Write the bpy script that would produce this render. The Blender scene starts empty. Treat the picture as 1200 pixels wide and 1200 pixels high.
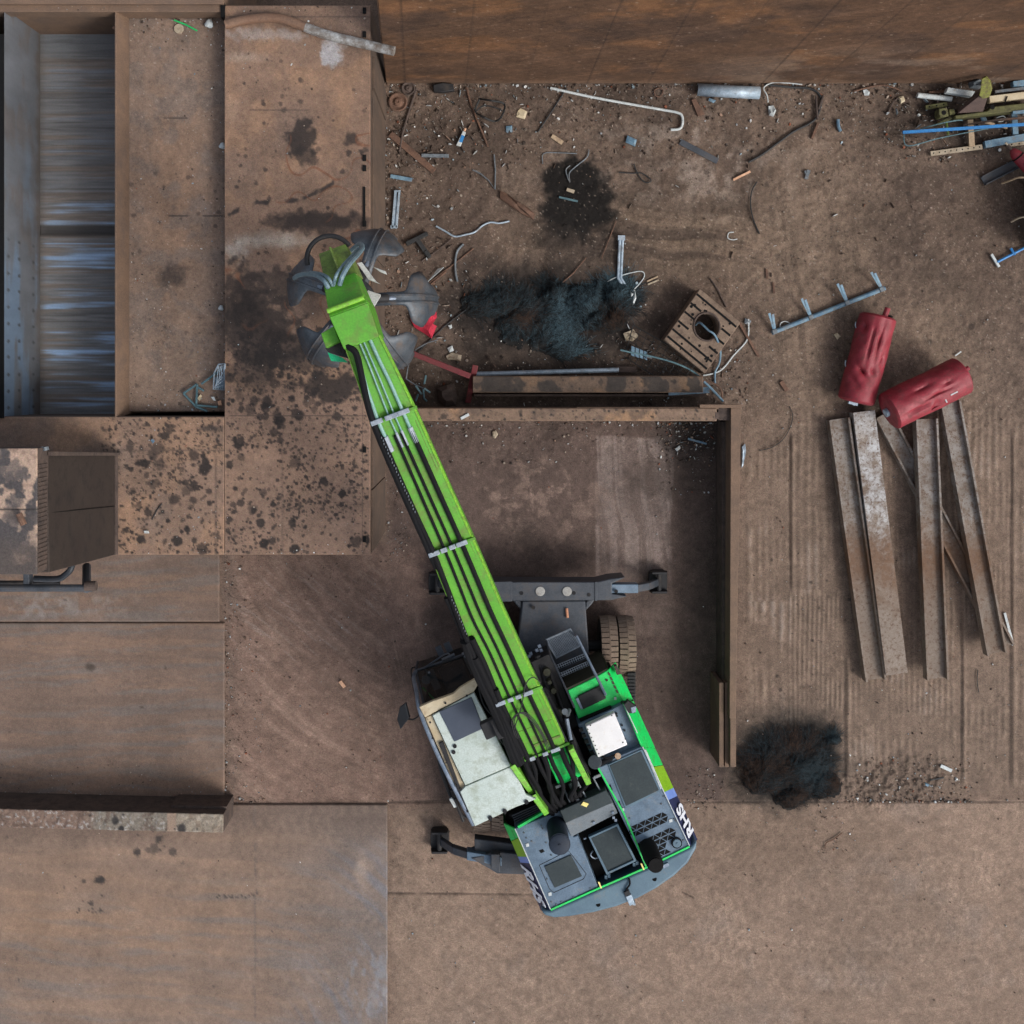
import bpy, math, random
import numpy as np
from mathutils import Vector
random.seed(7); rng = np.random.default_rng(7)
scene = bpy.context.scene
COL = scene.collection
# ---- plan measurements: site grid in units of 18 mm at ground level, viewed from 26.1 m ----
S, CX, CY, H = .018, 564., 445., 26.1
def W(px, py, h=0.):
    k = S*(1-h/H)
    return Vector(((px-CX)*k, -(py-CY)*k, h))
L0 = .90
def lin(c):
    c = np.asarray(c, float)/255.
    return np.where(c <= .04045, c/12.92, ((c+.055)/1.055)**2.4)
TONE = (1.0, 1.0, 1.0)
def alb(r, g, b):
    v = np.clip(lin((r, g, b))/L0, 0.004, .85)
    return (float(v[0]), float(v[1]), float(v[2]), 1.)
# ---------------------------------------------------------------- materials
MATS = {}
def _nodes(name):
    m = bpy.data.materials.new(name); m.use_nodes = True
    nt = m.node_tree; b = nt.nodes['Principled BSDF']
    return m, nt, b
def _noise(nt, vec, scale, detail=5, rough=.6):
    n = nt.nodes.new('ShaderNodeTexNoise'); n.inputs['Scale'].default_value = scale
    n.inputs['Detail'].default_value = detail; n.inputs['Roughness'].default_value = rough
    nt.links.new(vec, n.inputs['Vector']); return n
def _ramp(nt, fac, a, b):
    n = nt.nodes.new('ShaderNodeMapRange'); n.inputs['From Min'].default_value = a; n.inputs['From Max'].default_value = b
    nt.links.new(fac, n.inputs['Value']); return n.outputs[0]
def _mix(nt, fac, a, b, mode='MIX'):
    n = nt.nodes.new('ShaderNodeMix'); n.data_type = 'RGBA'; n.blend_type = mode
    for s, v in (('Factor', fac), ('A', a), ('B', b)):
        idx = {'Factor': 0, 'A': 6, 'B': 7}[s]
        if hasattr(v, 'is_linked'): nt.links.new(v, n.inputs[idx])
        else: n.inputs[idx].default_value = v
    return n.outputs[2]
def pmat(name, a, b=None, scale=3., rough=.6, metal=0., bump=.15, dirt=None, dirt_amt=.35, dirt_scale=1.3, stretch=(1, 1, 1), fine=.25, rough2=None, bscale=None, spec=.5):
    """weathered surface: two tones, fine grain, patches of dust"""
    if name in MATS: return MATS[name]
    m, nt, bs = _nodes(name)
    geo = nt.nodes.new('ShaderNodeNewGeometry')
    mp = nt.nodes.new('ShaderNodeMapping'); mp.inputs['Scale'].default_value = stretch
    nt.links.new(geo.outputs['Position'], mp.inputs['Vector']); v = mp.outputs[0]
    b = b or tuple(min(255, x*1.12) for x in a)
    n1 = _noise(nt, v, scale, 6, .65)
    f1 = _ramp(nt, n1.outputs['Fac'], .35, .65)
    col = _mix(nt, f1, alb(*a), alb(*b))
    n2 = _noise(nt, geo.outputs['Position'], 38, 4, .7)
    g = nt.nodes.new('ShaderNodeMapRange'); g.inputs['From Min'].default_value = .3; g.inputs['From Max'].default_value = .7
    g.inputs['To Min'].default_value = 1-fine; g.inputs['To Max'].default_value = 1+fine
    nt.links.new(n2.outputs['Fac'], g.inputs['Value'])
    vm = nt.nodes.new('ShaderNodeVectorMath'); vm.operation = 'SCALE'
    nt.links.new(col, vm.inputs[0]); nt.links.new(g.outputs[0], vm.inputs['Scale']); col = vm.outputs[0]
    if dirt:
        n3 = _noise(nt, geo.outputs['Position'], dirt_scale, 8, .72)
        f3 = _ramp(nt, n3.outputs['Fac'], .62-.4*dirt_amt, .80-.2*dirt_amt)
        col = _mix(nt, f3, col, alb(*dirt))
        rr = nt.nodes.new('ShaderNodeMapRange'); rr.inputs['To Min'].default_value = rough; rr.inputs['To Max'].default_value = min(1, rough+.3)
        nt.links.new(f3, rr.inputs['Value']); nt.links.new(rr.outputs[0], bs.inputs['Roughness'])
        if metal > 0:
            mm = nt.nodes.new('ShaderNodeMapRange'); mm.inputs['To Min'].default_value = metal; mm.inputs['To Max'].default_value = 0
            nt.links.new(f3, mm.inputs['Value']); nt.links.new(mm.outputs[0], bs.inputs['Metallic'])
    else:
        bs.inputs['Metallic'].default_value = metal
        r2 = rough2 if rough2 is not None else min(1, rough+.12)
        rr = nt.nodes.new('ShaderNodeMapRange'); rr.inputs['To Min'].default_value = rough; rr.inputs['To Max'].default_value = r2
        nt.links.new(f1, rr.inputs['Value']); nt.links.new(rr.outputs[0], bs.inputs['Roughness'])
    nt.links.new(col, bs.inputs['Base Color'])
    bs.inputs['Specular IOR Level'].default_value = spec
    if bump:
        nb = _noise(nt, v, bscale or scale*7, 5, .65)
        bp = nt.nodes.new('ShaderNodeBump'); bp.inputs['Strength'].default_value = bump; bp.inputs['Distance'].default_value = .02
        nt.links.new(nb.outputs['Fac'], bp.inputs['Height']); nt.links.new(bp.outputs[0], bs.inputs['Normal'])
    MATS[name] = m; return m
def attr_mat(name, rough=.9, fine=.3, fscale=45, bump=.4, bscale=30, metal_attr=False, spec=.25):
    """colour taken from the mesh's own dirt / rust / painted shade map, plus grain"""
    if name in MATS: return MATS[name]
    m, nt, bs = _nodes(name)
    geo = nt.nodes.new('ShaderNodeNewGeometry')
    at = nt.nodes.new('ShaderNodeAttribute'); at.attribute_name = 'Col'
    n2 = _noise(nt, geo.outputs['Position'], fscale, 6, .75)
    g = nt.nodes.new('ShaderNodeMapRange'); g.inputs['From Min'].default_value = .28; g.inputs['From Max'].default_value = .72
    g.inputs['To Min'].default_value = 1-fine; g.inputs['To Max'].default_value = 1+fine
    nt.links.new(n2.outputs['Fac'], g.inputs['Value'])
    vm = nt.nodes.new('ShaderNodeVectorMath'); vm.operation = 'SCALE'
    nt.links.new(at.outputs['Color'], vm.inputs[0]); nt.links.new(g.outputs[0], vm.inputs['Scale'])
    n6 = _noise(nt, geo.outputs['Position'], fscale*.42, 7, .82); g6 = nt.nodes.new('ShaderNodeMapRange'); g6.inputs['From Min'].default_value = .32; g6.inputs['From Max'].default_value = .68; g6.inputs['To Min'].default_value = 1-fine*.55; g6.inputs['To Max'].default_value = 1+fine*.55
    nt.links.new(n6.outputs['Fac'], g6.inputs['Value']); gm = nt.nodes.new('ShaderNodeMath'); gm.operation = 'MULTIPLY'; nt.links.new(g.outputs[0], gm.inputs[0]); nt.links.new(g6.outputs[0], gm.inputs[1]); nt.links.new(gm.outputs[0], vm.inputs['Scale'])
    n5 = _noise(nt, geo.outputs['Position'], fscale*1.4, 3, .7); tint = nt.nodes.new('ShaderNodeVectorMath'); tint.operation = 'MULTIPLY_ADD'
    nt.links.new(n5.outputs['Color'], tint.inputs[0]); tint.inputs[1].default_value = (.5, .5, .5); tint.inputs[2].default_value = (.75, .75, .75)
    mul = nt.nodes.new('ShaderNodeVectorMath'); mul.operation = 'MULTIPLY'; nt.links.new(vm.outputs[0], mul.inputs[0]); nt.links.new(tint.outputs[0], mul.inputs[1])
    nt.links.new(mul.outputs[0], bs.inputs['Base Color'])
    bs.inputs['Roughness'].default_value = rough; bs.inputs['Specular IOR Level'].default_value = spec
    if metal_attr:
        nt.links.new(at.outputs['Alpha'], bs.inputs['Metallic'])
        rr = nt.nodes.new('ShaderNodeMapRange'); rr.inputs['To Min'].default_value = rough; rr.inputs['To Max'].default_value = .38
        nt.links.new(at.outputs['Alpha'], rr.inputs['Value']); nt.links.new(rr.outputs[0], bs.inputs['Roughness'])
    if bump:
        nb = _noise(nt, geo.outputs['Position'], bscale, 6, .7)
        bp = nt.nodes.new('ShaderNodeBump'); bp.inputs['Strength'].default_value = bump; bp.inputs['Distance'].default_value = .02
        nt.links.new(nb.outputs['Fac'], bp.inputs['Height']); nt.links.new(bp.outputs[0], bs.inputs['Normal'])
    MATS[name] = m; return m
DUST = (118, 100, 86)
def band_mat(name, a, b, worn):
    m = pmat(name, a, b, 1.3, .7, 0, .35, (92, 74, 60), .4, 1.8, fine=.4); nt = m.node_tree; bs = nt.nodes['Principled BSDF']
    src = bs.inputs['Base Color'].links[0].from_socket; geo = nt.nodes.new('ShaderNodeNewGeometry'); sp = nt.nodes.new('ShaderNodeSeparateXYZ'); nt.links.new(geo.outputs['Position'], sp.inputs[0])
    n = _noise(nt, geo.outputs['Position'], 4.5, 6, .75); ad = nt.nodes.new('ShaderNodeMath'); ad.operation = 'MULTIPLY_ADD'; nt.links.new(n.outputs['Fac'], ad.inputs[0]); ad.inputs[1].default_value = 2.6; nt.links.new(sp.outputs['Y'], ad.inputs[2])
    up = _ramp(nt, ad.outputs[0], -2.5, -1.5); lo_ = _ramp(nt, ad.outputs[0], -3.6, -2.5)
    col = _mix(nt, up, src, alb(*worn)); n2 = _noise(nt, geo.outputs['Position'], 3.2, 7, .68); f2 = _ramp(nt, n2.outputs['Fac'], .40, .66)
    col2 = _mix(nt, f2, src, col); inv = nt.nodes.new('ShaderNodeMath'); inv.operation = 'SUBTRACT'; nt.links.new(lo_, inv.inputs[0]); nt.links.new(up, inv.inputs[1])
    col3 = _mix(nt, inv.outputs[0], col2, alb(98, 72, 52)); dust = _mix(nt, lo_, alb(118, 104, 92), col3); fin0 = _mix(nt, .45, dust, col3); nf = _noise(nt, geo.outputs['Position'], 14, 7, .8); fin = _mix(nt, _ramp(nt, nf.outputs['Fac'], .50, .62), fin0, alb(84, 62, 47))
    nt.links.new(fin, bs.inputs['Base Color']); return m
M = dict(
 lime=pmat('lime_paint', (68, 134, 29), (80, 145, 34), 2, .55, 0, .08, (92, 98, 52), .34, 3.4, fine=.2),
 green=pmat('green_paint', (14, 186, 84), (24, 200, 93), 2, .45, 0, .06, (70, 116, 62), .26, 5, fine=.18),
 moss=pmat('yellow_green_paint', (88, 112, 42), (102, 122, 52), 3, .6, 0, .1, (70, 66, 52), .35, 5),
 slate=pmat('slate_paint', (66, 86, 104), (92, 112, 130), 3.2, .5, 0, .05, (108, 110, 110), .16, 5, fine=.2),
 weight=pmat('blue_grey_paint', (66, 90, 106), (82, 106, 120), 2, .5, 0, .05, (112, 110, 104), .12, 3, fine=.12),
 lid=pmat('rubber_lid', (46, 54, 57), (54, 62, 64), 3, .8, 0, .08, (78, 78, 74), .1, 6, fine=.15, spec=.3),
 black=pmat('black_steel', (30, 30, 32), (40, 40, 42), 4, .6, 0, .1, (66, 60, 55), .22, 3, spec=.3),
 frame=pmat('grimy_chassis', (50, 55, 62), (66, 72, 80), 2.5, .55, .1, .15, (78, 70, 64), .34, 2.5),
 hose=pmat('hose_rubber', (9, 10, 14), (15, 16, 20), 8, .8, 0, .05, spec=.2),
 pipe=pmat('plated_pipe', (96, 136, 128), (122, 154, 146), 6, .55, .1, .03),
 clamp=pmat('zinc_clamp', (128, 138, 148), (152, 160, 168), 9, .45, .4, .05),
 roof=pmat('cab_roof_paint', (166, 178, 172), (180, 190, 185), 1.6, .55, 0, .05, (128, 136, 116), .34, 4.5, fine=.18),
 cream=pmat('cream_paint', (172, 156, 126), (184, 172, 146), 4, .55, 0, .05, (150, 130, 104), .2, 6, fine=.08),
 window=pmat('dark_roof_window', (54, 62, 76), (62, 70, 84), 2, .32, 0, .02, fine=.06),
 white=pmat('white_box_paint', (204, 202, 204), (214, 212, 213), 3, .5, 0, .03, (196, 186, 176), .14, 9, fine=.04),
 chrome=pmat('rail_metal', (100, 114, 130), (130, 140, 154), 6, .35, .5, .03),
 navy=pmat('navy_decal', (30, 38, 70), (36, 44, 82), 3, .45, 0, .03, fine=.08),
 peri=pmat('periwinkle_decal', (104, 132, 196), (116, 142, 204), 3, .45, 0, .02, fine=.05),
 letter=pmat('white_lettering', (206, 212, 222), (216, 220, 228), 3, .5, 0, 0, fine=.05),
 tine=pmat('worn_tine_steel', (52, 60, 68), (80, 86, 92), 3.5, .45, .2, .2, (88, 74, 63), .34, 3.2),
 rust=pmat('rust', (84, 64, 53), (108, 80, 64), 5, .85, 0, .4, (70, 52, 44), .4, 4),
 rustd=pmat('dark_rust', (66, 56, 51), (82, 68, 61), 5, .85, 0, .4, (50, 42, 40), .4, 4),
 wall=pmat('rusty_sheet_wall', (80, 59, 45), (104, 78, 58), .8, .85, 0, .35, (98, 80, 66), .3, .6, fine=.42, stretch=(.6, 1, 1)),
 wallside=pmat('platform_side_rust', (72, 59, 50), (92, 75, 62), 2.2, .85, 0, .35, (70, 60, 54), .4, 1.2, stretch=(1, 1, .25)),
 chute=pmat('brown_chute_steel', (48, 41, 38), (53, 46, 42), 1.2, .8, 0, .12, (38, 34, 33), .3, 3, spec=.25),
 beamtop=pmat('retaining_steel', (94, 76, 63), (110, 88, 71), 1.8, .8, 0, .3, (90, 76, 68), .34, 2.4),
 ibeam_=pmat('weathered_beam', (98, 91, 84), (142, 137, 131), 1.1, .65, 0, .3, (96, 76, 60), .46, 1.6, fine=.35),
 ibeamw_=pmat('worn_bright_beam', (118, 112, 106), (178, 180, 180), 1.3, .55, .1, .35, (110, 82, 60), .48, 1.9, fine=.35),
 red=pmat('red_tank_paint', (116, 28, 40), (136, 40, 52), 3, .55, 0, .3, (98, 50, 50), .34, 5, fine=.25),
 redr=pmat('red_rusty_paint', (92, 32, 38), (106, 40, 44), 5, .7, 0, .2, (74, 50, 46), .4, 5),
 galv=pmat('galvanised', (126, 144, 158), (160, 174, 186), 8, .5, .3, .12, (112, 104, 98), .24, 5),
 galvd=pmat('dull_galvanised', (84, 92, 98), (112, 120, 126), 7, .5, .3, .2, (96, 82, 72), .32, 5),
 blue=pmat('blue_steel', (76, 106, 128), (106, 134, 150), 6, .5, .1, .1, (110, 104, 98), .3, 7),
 bluebr=pmat('bright_blue_bar', (28, 104, 164), (40, 118, 178), 6, .5, 0, .1, (40, 84, 124), .25, 9),
 wood=pmat('weathered_wood', (146, 126, 104), (168, 148, 122), 9, .85, 0, .3, (110, 90, 72), .25, 8),
 pale=pmat('pale_plastic', (160, 168, 170), (182, 188, 188), 7, .6, 0, .1, (150, 140, 128), .2, 12),
 tan=pmat('tan_slotted_steel', (144, 132, 112), (160, 148, 130), 6, .7, 0, .2, (120, 100, 80), .3, 9),
 wire=pmat('thin_dark_wire', (32, 34, 36), (46, 46, 46), 6, .6, .2, .1),
 teal=pmat('teal_wire', (62, 88, 96), (84, 112, 118), 6, .55, .2, .1),
 slab=pmat('cast_machine_block', (104, 88, 75), (124, 106, 90), 4, .85, 0, .5, (76, 62, 54), .4, 5),
 conc=pmat('debris_covered_wall_top', (132, 122, 112), (152, 142, 132), 12, .9, 0, .6, (98, 84, 76), .38, 7, fine=.4),
 dark=pmat('dark_recess', (12, 12, 13), (18, 18, 18), 3, .8, 0, .1, spec=.2),
 tyre=pmat('dusty_tyre', (104, 89, 77), (117, 101, 88), 5, .95, 0, .25, (92, 78, 68), .3, 4),
 tyregap=pmat('tyre_black', (44, 42, 42), (54, 51, 49), 5, .9, 0, .2),
 orange=pmat('orange_plastic', (186, 142, 112), (196, 158, 130), 6, .6),
 olive=pmat('dull_olive', (78, 80, 46), (94, 92, 54), 8, .75, 0, .25, (58, 52, 42), .42, 7),
 frontdark=pmat('dark_olive_panel', (34, 36, 22), (42, 44, 27), 3, .7, 0, .1, (52, 46, 36), .3, 4),
 glassb=pmat('tank_black_rubber', (38, 42, 48), (52, 58, 66), 2, .38, 0, .1, (66, 62, 58), .2, 3),
)
M['ibeam'] = band_mat('banded_beam', (92, 82, 73), (124, 114, 104), (132, 128, 124)); M['ibeamw'] = band_mat('bright_banded_beam', (102, 92, 83), (136, 126, 116), (176, 178, 180))
def glass():
    m, nt, bs = _nodes('cab_glass')
    bs.inputs['Base Color'].default_value = (.02, .024, .026, 1); bs.inputs['Roughness'].default_value = .08
    tr = nt.nodes.new('ShaderNodeBsdfTransparent'); tr.inputs[0].default_value = (.55, .58, .58, 1)
    mx = nt.nodes.new('ShaderNodeMixShader'); mx.inputs[0].default_value = .38
    nt.links.new(tr.outputs[0], mx.inputs[1]); nt.links.new(bs.outputs[0], mx.inputs[2])
    nt.links.new(mx.outputs[0], nt.nodes['Material Output'].inputs['Surface']); return m
M['glass'] = glass()
# ---------------------------------------------------------------- objects
def tag(o, label, cat, group=None):
    o['label'] = label; o['category'] = cat
    if group: o['group'] = group
    return o
def thing(name, label, cat, loc, group=None):
    o = bpy.data.objects.new(name, None); COL.objects.link(o); o.location = loc
    o.empty_display_size = .2
    return tag(o, label, cat, group)
def world_loc(o):
    v = Vector((0, 0, 0))
    while o: v += o.location; o = o.parent
    return v
class MB:
    def __init__(s): s.v = []; s.f = []; s.sm = []; s.cut = [0]
    def add(s, vs, fs, smooth=False):
        n = len(s.v); s.v += [tuple(p) for p in vs]
        for f in fs: s.f.append([i+n for i in f]); s.sm.append(smooth)
        s.cut.append(len(s.f)); return s
    def loft(s, a, b):
        """a, b: same-length top and bottom rings (top counter-clockwise or not, normals fixed later)"""
        n = len(a)
        s.add(list(a)+list(b), [list(range(n)), list(range(2*n-1, n-1, -1))] + [[i, n+i, n+(i+1) % n, (i+1) % n] for i in range(n)])
        return s
    def prism(s, poly, zt, zb, hpx=None):
        """vertical walls: plan outline measured at height hpx (default the top)"""
        h = zt if hpx is None else hpx
        ps = [W(x, y, h) for x, y in poly]
        return s.loft([(p.x, p.y, zt) for p in ps], [(p.x, p.y, zb) for p in ps])
    def rect(s, x0, y0, x1, y1, zt, zb, hpx=None): return s.prism([(x0, y0), (x1, y0), (x1, y1), (x0, y1)], zt, zb, hpx)
    def slab(s, pts, t=.02):
        pts = [Vector(p) for p in pts]; n = (pts[1]-pts[0]).cross(pts[2]-pts[0]).normalized()
        if n.z < 0: n = -n
        return s.loft(pts, [p-n*t for p in pts])
    def box(s, c, u, v, w):
        """centre and three half-axis vectors"""
        c, u, v, w = map(Vector, (c, u, v, w)); r = [(-1, -1), (1, -1), (1, 1), (-1, 1)]
        return s.loft([c+u*a+v*b+w for a, b in r], [c+u*a+v*b-w for a, b in r])
    def tube(s, pts, r, n=8, cap=True, smooth=True):
        pts = [Vector(p) for p in pts]; m = len(pts); rs = r if isinstance(r, (list, tuple)) else [r]*m
        base = len(s.v); up = None
        for i, p in enumerate(pts):
            d = (pts[min(i+1, m-1)]-pts[max(i-1, 0)])
            if d.length < 1e-9: d = Vector((0, 0, 1))
            d.normalize()
            if up is None: up = Vector((0, 0, 1)) if abs(d.z) < .9 else Vector((1, 0, 0))
            x = d.cross(up).normalized(); y = x.cross(d); up = y
            for k in range(n):
                a = 2*math.pi*k/n; s.v.append(tuple(p+(x*math.cos(a)+y*math.sin(a))*rs[i]))
        for i in range(m-1):
            for k in range(n):
                s.f.append([base+i*n+k, base+i*n+(k+1) % n, base+(i+1)*n+(k+1) % n, base+(i+1)*n+k]); s.sm.append(smooth)
        if cap:
            s.f.append([base+k for k in range(n)][::-1]); s.sm.append(False)
            s.f.append([base+(m-1)*n+k for k in range(n)]); s.sm.append(False)
        s.cut.append(len(s.f)); return s
    def pieces(s, name, mat, parent=None, bevel=0., **kw):
        """every shape added becomes a part of its own"""
        out = []
        for a, b in zip(s.cut, s.cut[1:]):
            if b <= a: continue
            q = MB(); ids = sorted({i for f in s.f[a:b] for i in f}); re = {i: k for k, i in enumerate(ids)}
            q.v = [s.v[i] for i in ids]; q.f = [[re[i] for i in f] for f in s.f[a:b]]; q.sm = s.sm[a:b]; out.append(q.build(name, mat, parent, bevel, **kw))
        return out
    def build(s, name, mat, parent=None, bevel=0., origin=None, sharp=35):
        vs = np.array(s.v, float)
        if parent is not None: off = np.array(world_loc(parent))
        elif origin is not None: off = np.array(origin)
        else:
            lo, hi = vs.min(0), vs.max(0); off = np.array(((lo[0]+hi[0])/2, (lo[1]+hi[1])/2, lo[2]))
        me = bpy.data.meshes.new(name)
        me.from_pydata([tuple(v) for v in (vs-off)], [], s.f)
        me.polygons.foreach_set('use_smooth', s.sm)
        import bmesh
        bm = bmesh.new(); bm.from_mesh(me); bmesh.ops.recalc_face_normals(bm, faces=bm.faces); bm.to_mesh(me); bm.free()
        me.set_sharp_from_angle(angle=math.radians(sharp))
        me.materials.append(mat if not isinstance(mat, str) else M[mat])
        o = bpy.data.objects.new(name, me); COL.objects.link(o)
        if parent is not None: o.parent = parent
        else: o.location = off
        if bevel:
            b = o.modifiers.new('bevel', 'BEVEL'); b.width = bevel; b.segments = 2; b.limit_method = 'ANGLE'; b.angle_limit = math.radians(40)
        return o
def spline(pts, n=6):
    """Catmull-Rom through the points"""
    P = [Vector(p) for p in pts]; out = []
    for i in range(len(P)-1):
        a, b, c, d = P[max(i-1, 0)], P[i], P[i+1], P[min(i+2, len(P)-1)]
        for k in range(n):
            t = k/n
            out.append(.5*((2*b)+(c-a)*t+(2*a-5*b+4*c-d)*t*t+(3*b-a-3*c+d)*t**3))
    out.append(P[-1]); return out
# ---------------------------------------------------------------- noise and painted sheets
def _hash(ix, iy, seed):
    h = (ix.astype(np.int64)*374761393 + iy.astype(np.int64)*668265263 + seed*1442695041) & 0x7fffffff
    h = ((h ^ (h >> 13))*1274126177) & 0x7fffffff
    return ((h ^ (h >> 16)) & 0xffff)/65535.
def vnoise(X, Y, seed=0):
    ix = np.floor(X); iy = np.floor(Y); fx = X-ix; fy = Y-iy
    fx = fx*fx*(3-2*fx); fy = fy*fy*(3-2*fy)
    a = _hash(ix, iy, seed); b = _hash(ix+1, iy, seed); c = _hash(ix, iy+1, seed); d = _hash(ix+1, iy+1, seed)
    return (a*(1-fx)+b*fx)*(1-fy)+(c*(1-fx)+d*fx)*fy
def fbm(X, Y, s, o=4, seed=0, g=.55):
    t = 0; amp = 1; tot = 0
    for i in range(o):
        t = t+amp*vnoise(X/s+i*17.3, Y/s-i*9.1, seed+i); tot += amp; amp *= g; s /= 2.03
    return t/tot
def sst(a, b, x):
    t = np.clip((x-a)/(b-a), 0, 1); return t*t*(3-2*t)
def bx(X, Y, x0, y0, x1, y1, soft=6, wob=0, seed=1):
    if wob:
        X = X+(fbm(X, Y, 30, 3, seed)-.5)*2*wob; Y = Y+(fbm(X, Y, 30, 3, seed+5)-.5)*2*wob
    return sst(x0-soft, x0+soft, X)*(1-sst(x1-soft, x1+soft, X))*sst(y0-soft, y0+soft, Y)*(1-sst(y1-soft, y1+soft, Y))
def ell(X, Y, cx, cy, rx, ry, edge=.35, wob=.35, seed=3, s=18):
    d = np.hypot((X-cx)/rx, (Y-cy)/ry)+(fbm(X, Y, s, 4, seed)-.5)*2*wob
    return 1-sst(1-edge, 1+edge, d)
def mixc(C, col, m):
    m = np.asarray(m)[..., None]; return C*(1-m)+np.array(col, float)*m
def streaks(X, Y, ang, ln, wd, seed):
    a = math.radians(ang); u = X*math.cos(a)+Y*math.sin(a); v = -X*math.sin(a)+Y*math.cos(a)
    u = u+(fbm(X, Y, 60, 2, seed+9)-.5)*40; v = v+(fbm(X, Y, 70, 2, seed+7)-.5)*14
    return fbm(u/ln, v/wd, 1., 4, seed)
def drops(X, Y, n, region, rmin, rmax, seed, power=3., wob=.3, gate=False):
    """round splash stains of oil: returns mask"""
    r = np.random.default_rng(seed); m = np.zeros_like(X)
    xs = r.uniform(region[0], region[2], n); ys = r.uniform(region[1], region[3], n); rad = rmin+(rmax-rmin)*r.random(n)**power
    den = .45+.55*r.random(n); x0 = X[0, :]; y0 = Y[:, 0]; dens = fbm(xs[None, :], ys[None, :], 42, 3, seed+77)[0]; keep = r.random(n) < .12+.88*sst(.36, .60, dens) if gate else np.ones(n, bool)
    nz = (fbm(X, Y, 4, 3, seed)-.5)*2*wob
    for x, y, q, dn in zip(xs[keep], ys[keep], rad[keep], den[keep]):
        i0, i1 = np.searchsorted(x0, [x-q*1.6, x+q*1.6]); j0, j1 = np.searchsorted(y0, [y-q*1.6, y+q*1.6])
        if i1 <= i0 or j1 <= j0: continue
        sl = (slice(j0, j1), slice(i0, i1))
        d = np.hypot(X[sl]-x, (Y[sl]-y))/q+nz[sl]
        m[sl] = np.maximum(m[sl], dn*(1-sst(.75, 1.1, d)))
    return m
def grid_obj(name, xs, ys, z, col, mat, alpha=None, parent=None, skirt=0., tilt=None):
    """painted sheet; xs, ys world metres (ys descending as plan rows go down), z height array"""
    nx, ny = len(xs), len(ys); XX, YY = np.meshgrid(xs, ys)
    zz = np.broadcast_to(z, XX.shape)
    co = np.stack([XX, YY, zz], -1).reshape(-1, 3).astype(np.float64)
    if tilt is not None: co = tilt(XX, YY, zz).reshape(-1, 3)
    idx = np.arange(nx*ny).reshape(ny, nx)
    q = np.stack([idx[:-1, :-1], idx[1:, :-1], idx[1:, 1:], idx[:-1, 1:]], -1).reshape(-1, 4)
    C = np.concatenate([np.clip(lin(np.clip(col, 2, 250))/L0, .003, .85), np.ones(col.shape[:2]+(1,)) if alpha is None else alpha[..., None]], -1).reshape(-1, 4)
    if skirt:
        ring = np.concatenate([idx[0, :], idx[1:, -1], idx[-1, -2::-1], idx[-2:0, 0][::1]])
        low = co[ring].copy(); low[:, 2] -= skirt; n0 = len(co); m = len(ring)
        co = np.concatenate([co, low]); C = np.concatenate([C, C[ring]*np.array([.9, .9, .9, 0 if alpha is not None else 1])])
        a = ring; b = np.roll(ring, -1); l = n0+np.arange(m); l2 = np.roll(l, -1)
        q = np.concatenate([q, np.stack([a, b, l2, l], -1)])
    if parent is not None: off = np.array(world_loc(parent))
    else: off = np.array((co[:, 0].mean(), co[:, 1].mean(), co[:, 2].min()))
    me = bpy.data.meshes.new(name); nf = len(q)
    me.vertices.add(len(co)); me.vertices.foreach_set('co', (co-off).astype(np.float32).ravel())
    me.loops.add(nf*4); me.loops.foreach_set('vertex_index', q.astype(np.int32).ravel())
    me.polygons.add(nf); me.polygons.foreach_set('loop_start', np.arange(0, nf*4, 4, dtype=np.int32))
    me.update(calc_edges=True)
    if skirt == 0: me.polygons.foreach_set('use_smooth', np.ones(nf, bool))
    at = me.color_attributes.new('Col', 'FLOAT_COLOR', 'POINT'); at.data.foreach_set('color', C.astype(np.float32).ravel())
    me.materials.append(mat); o = bpy.data.objects.new(name, me); COL.objects.link(o)
    if parent is not None: o.parent = parent
    else: o.location = off
    return o
def px_sheet(name, x0, y0, x1, y1, h, step, paint, mat, parent=None, skirt=.02, tilt=None):
    """a painted plate whose outline is given on the site grid at height h; paint(X, Y) -> colour, dz, metal"""
    nx = max(3, int((x1-x0)/step)); ny = max(3, int((y1-y0)/step))
    gx = np.linspace(x0, x1, nx); gy = np.linspace(y0, y1, ny); X, Y = np.meshgrid(gx, gy)
    C, dz, al = paint(X, Y); k = S*(1-h/H)
    return grid_obj(name, (gx-CX)*k, -(gy-CY)*k, h+dz, C, mat, al, parent, skirt, tilt)
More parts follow.
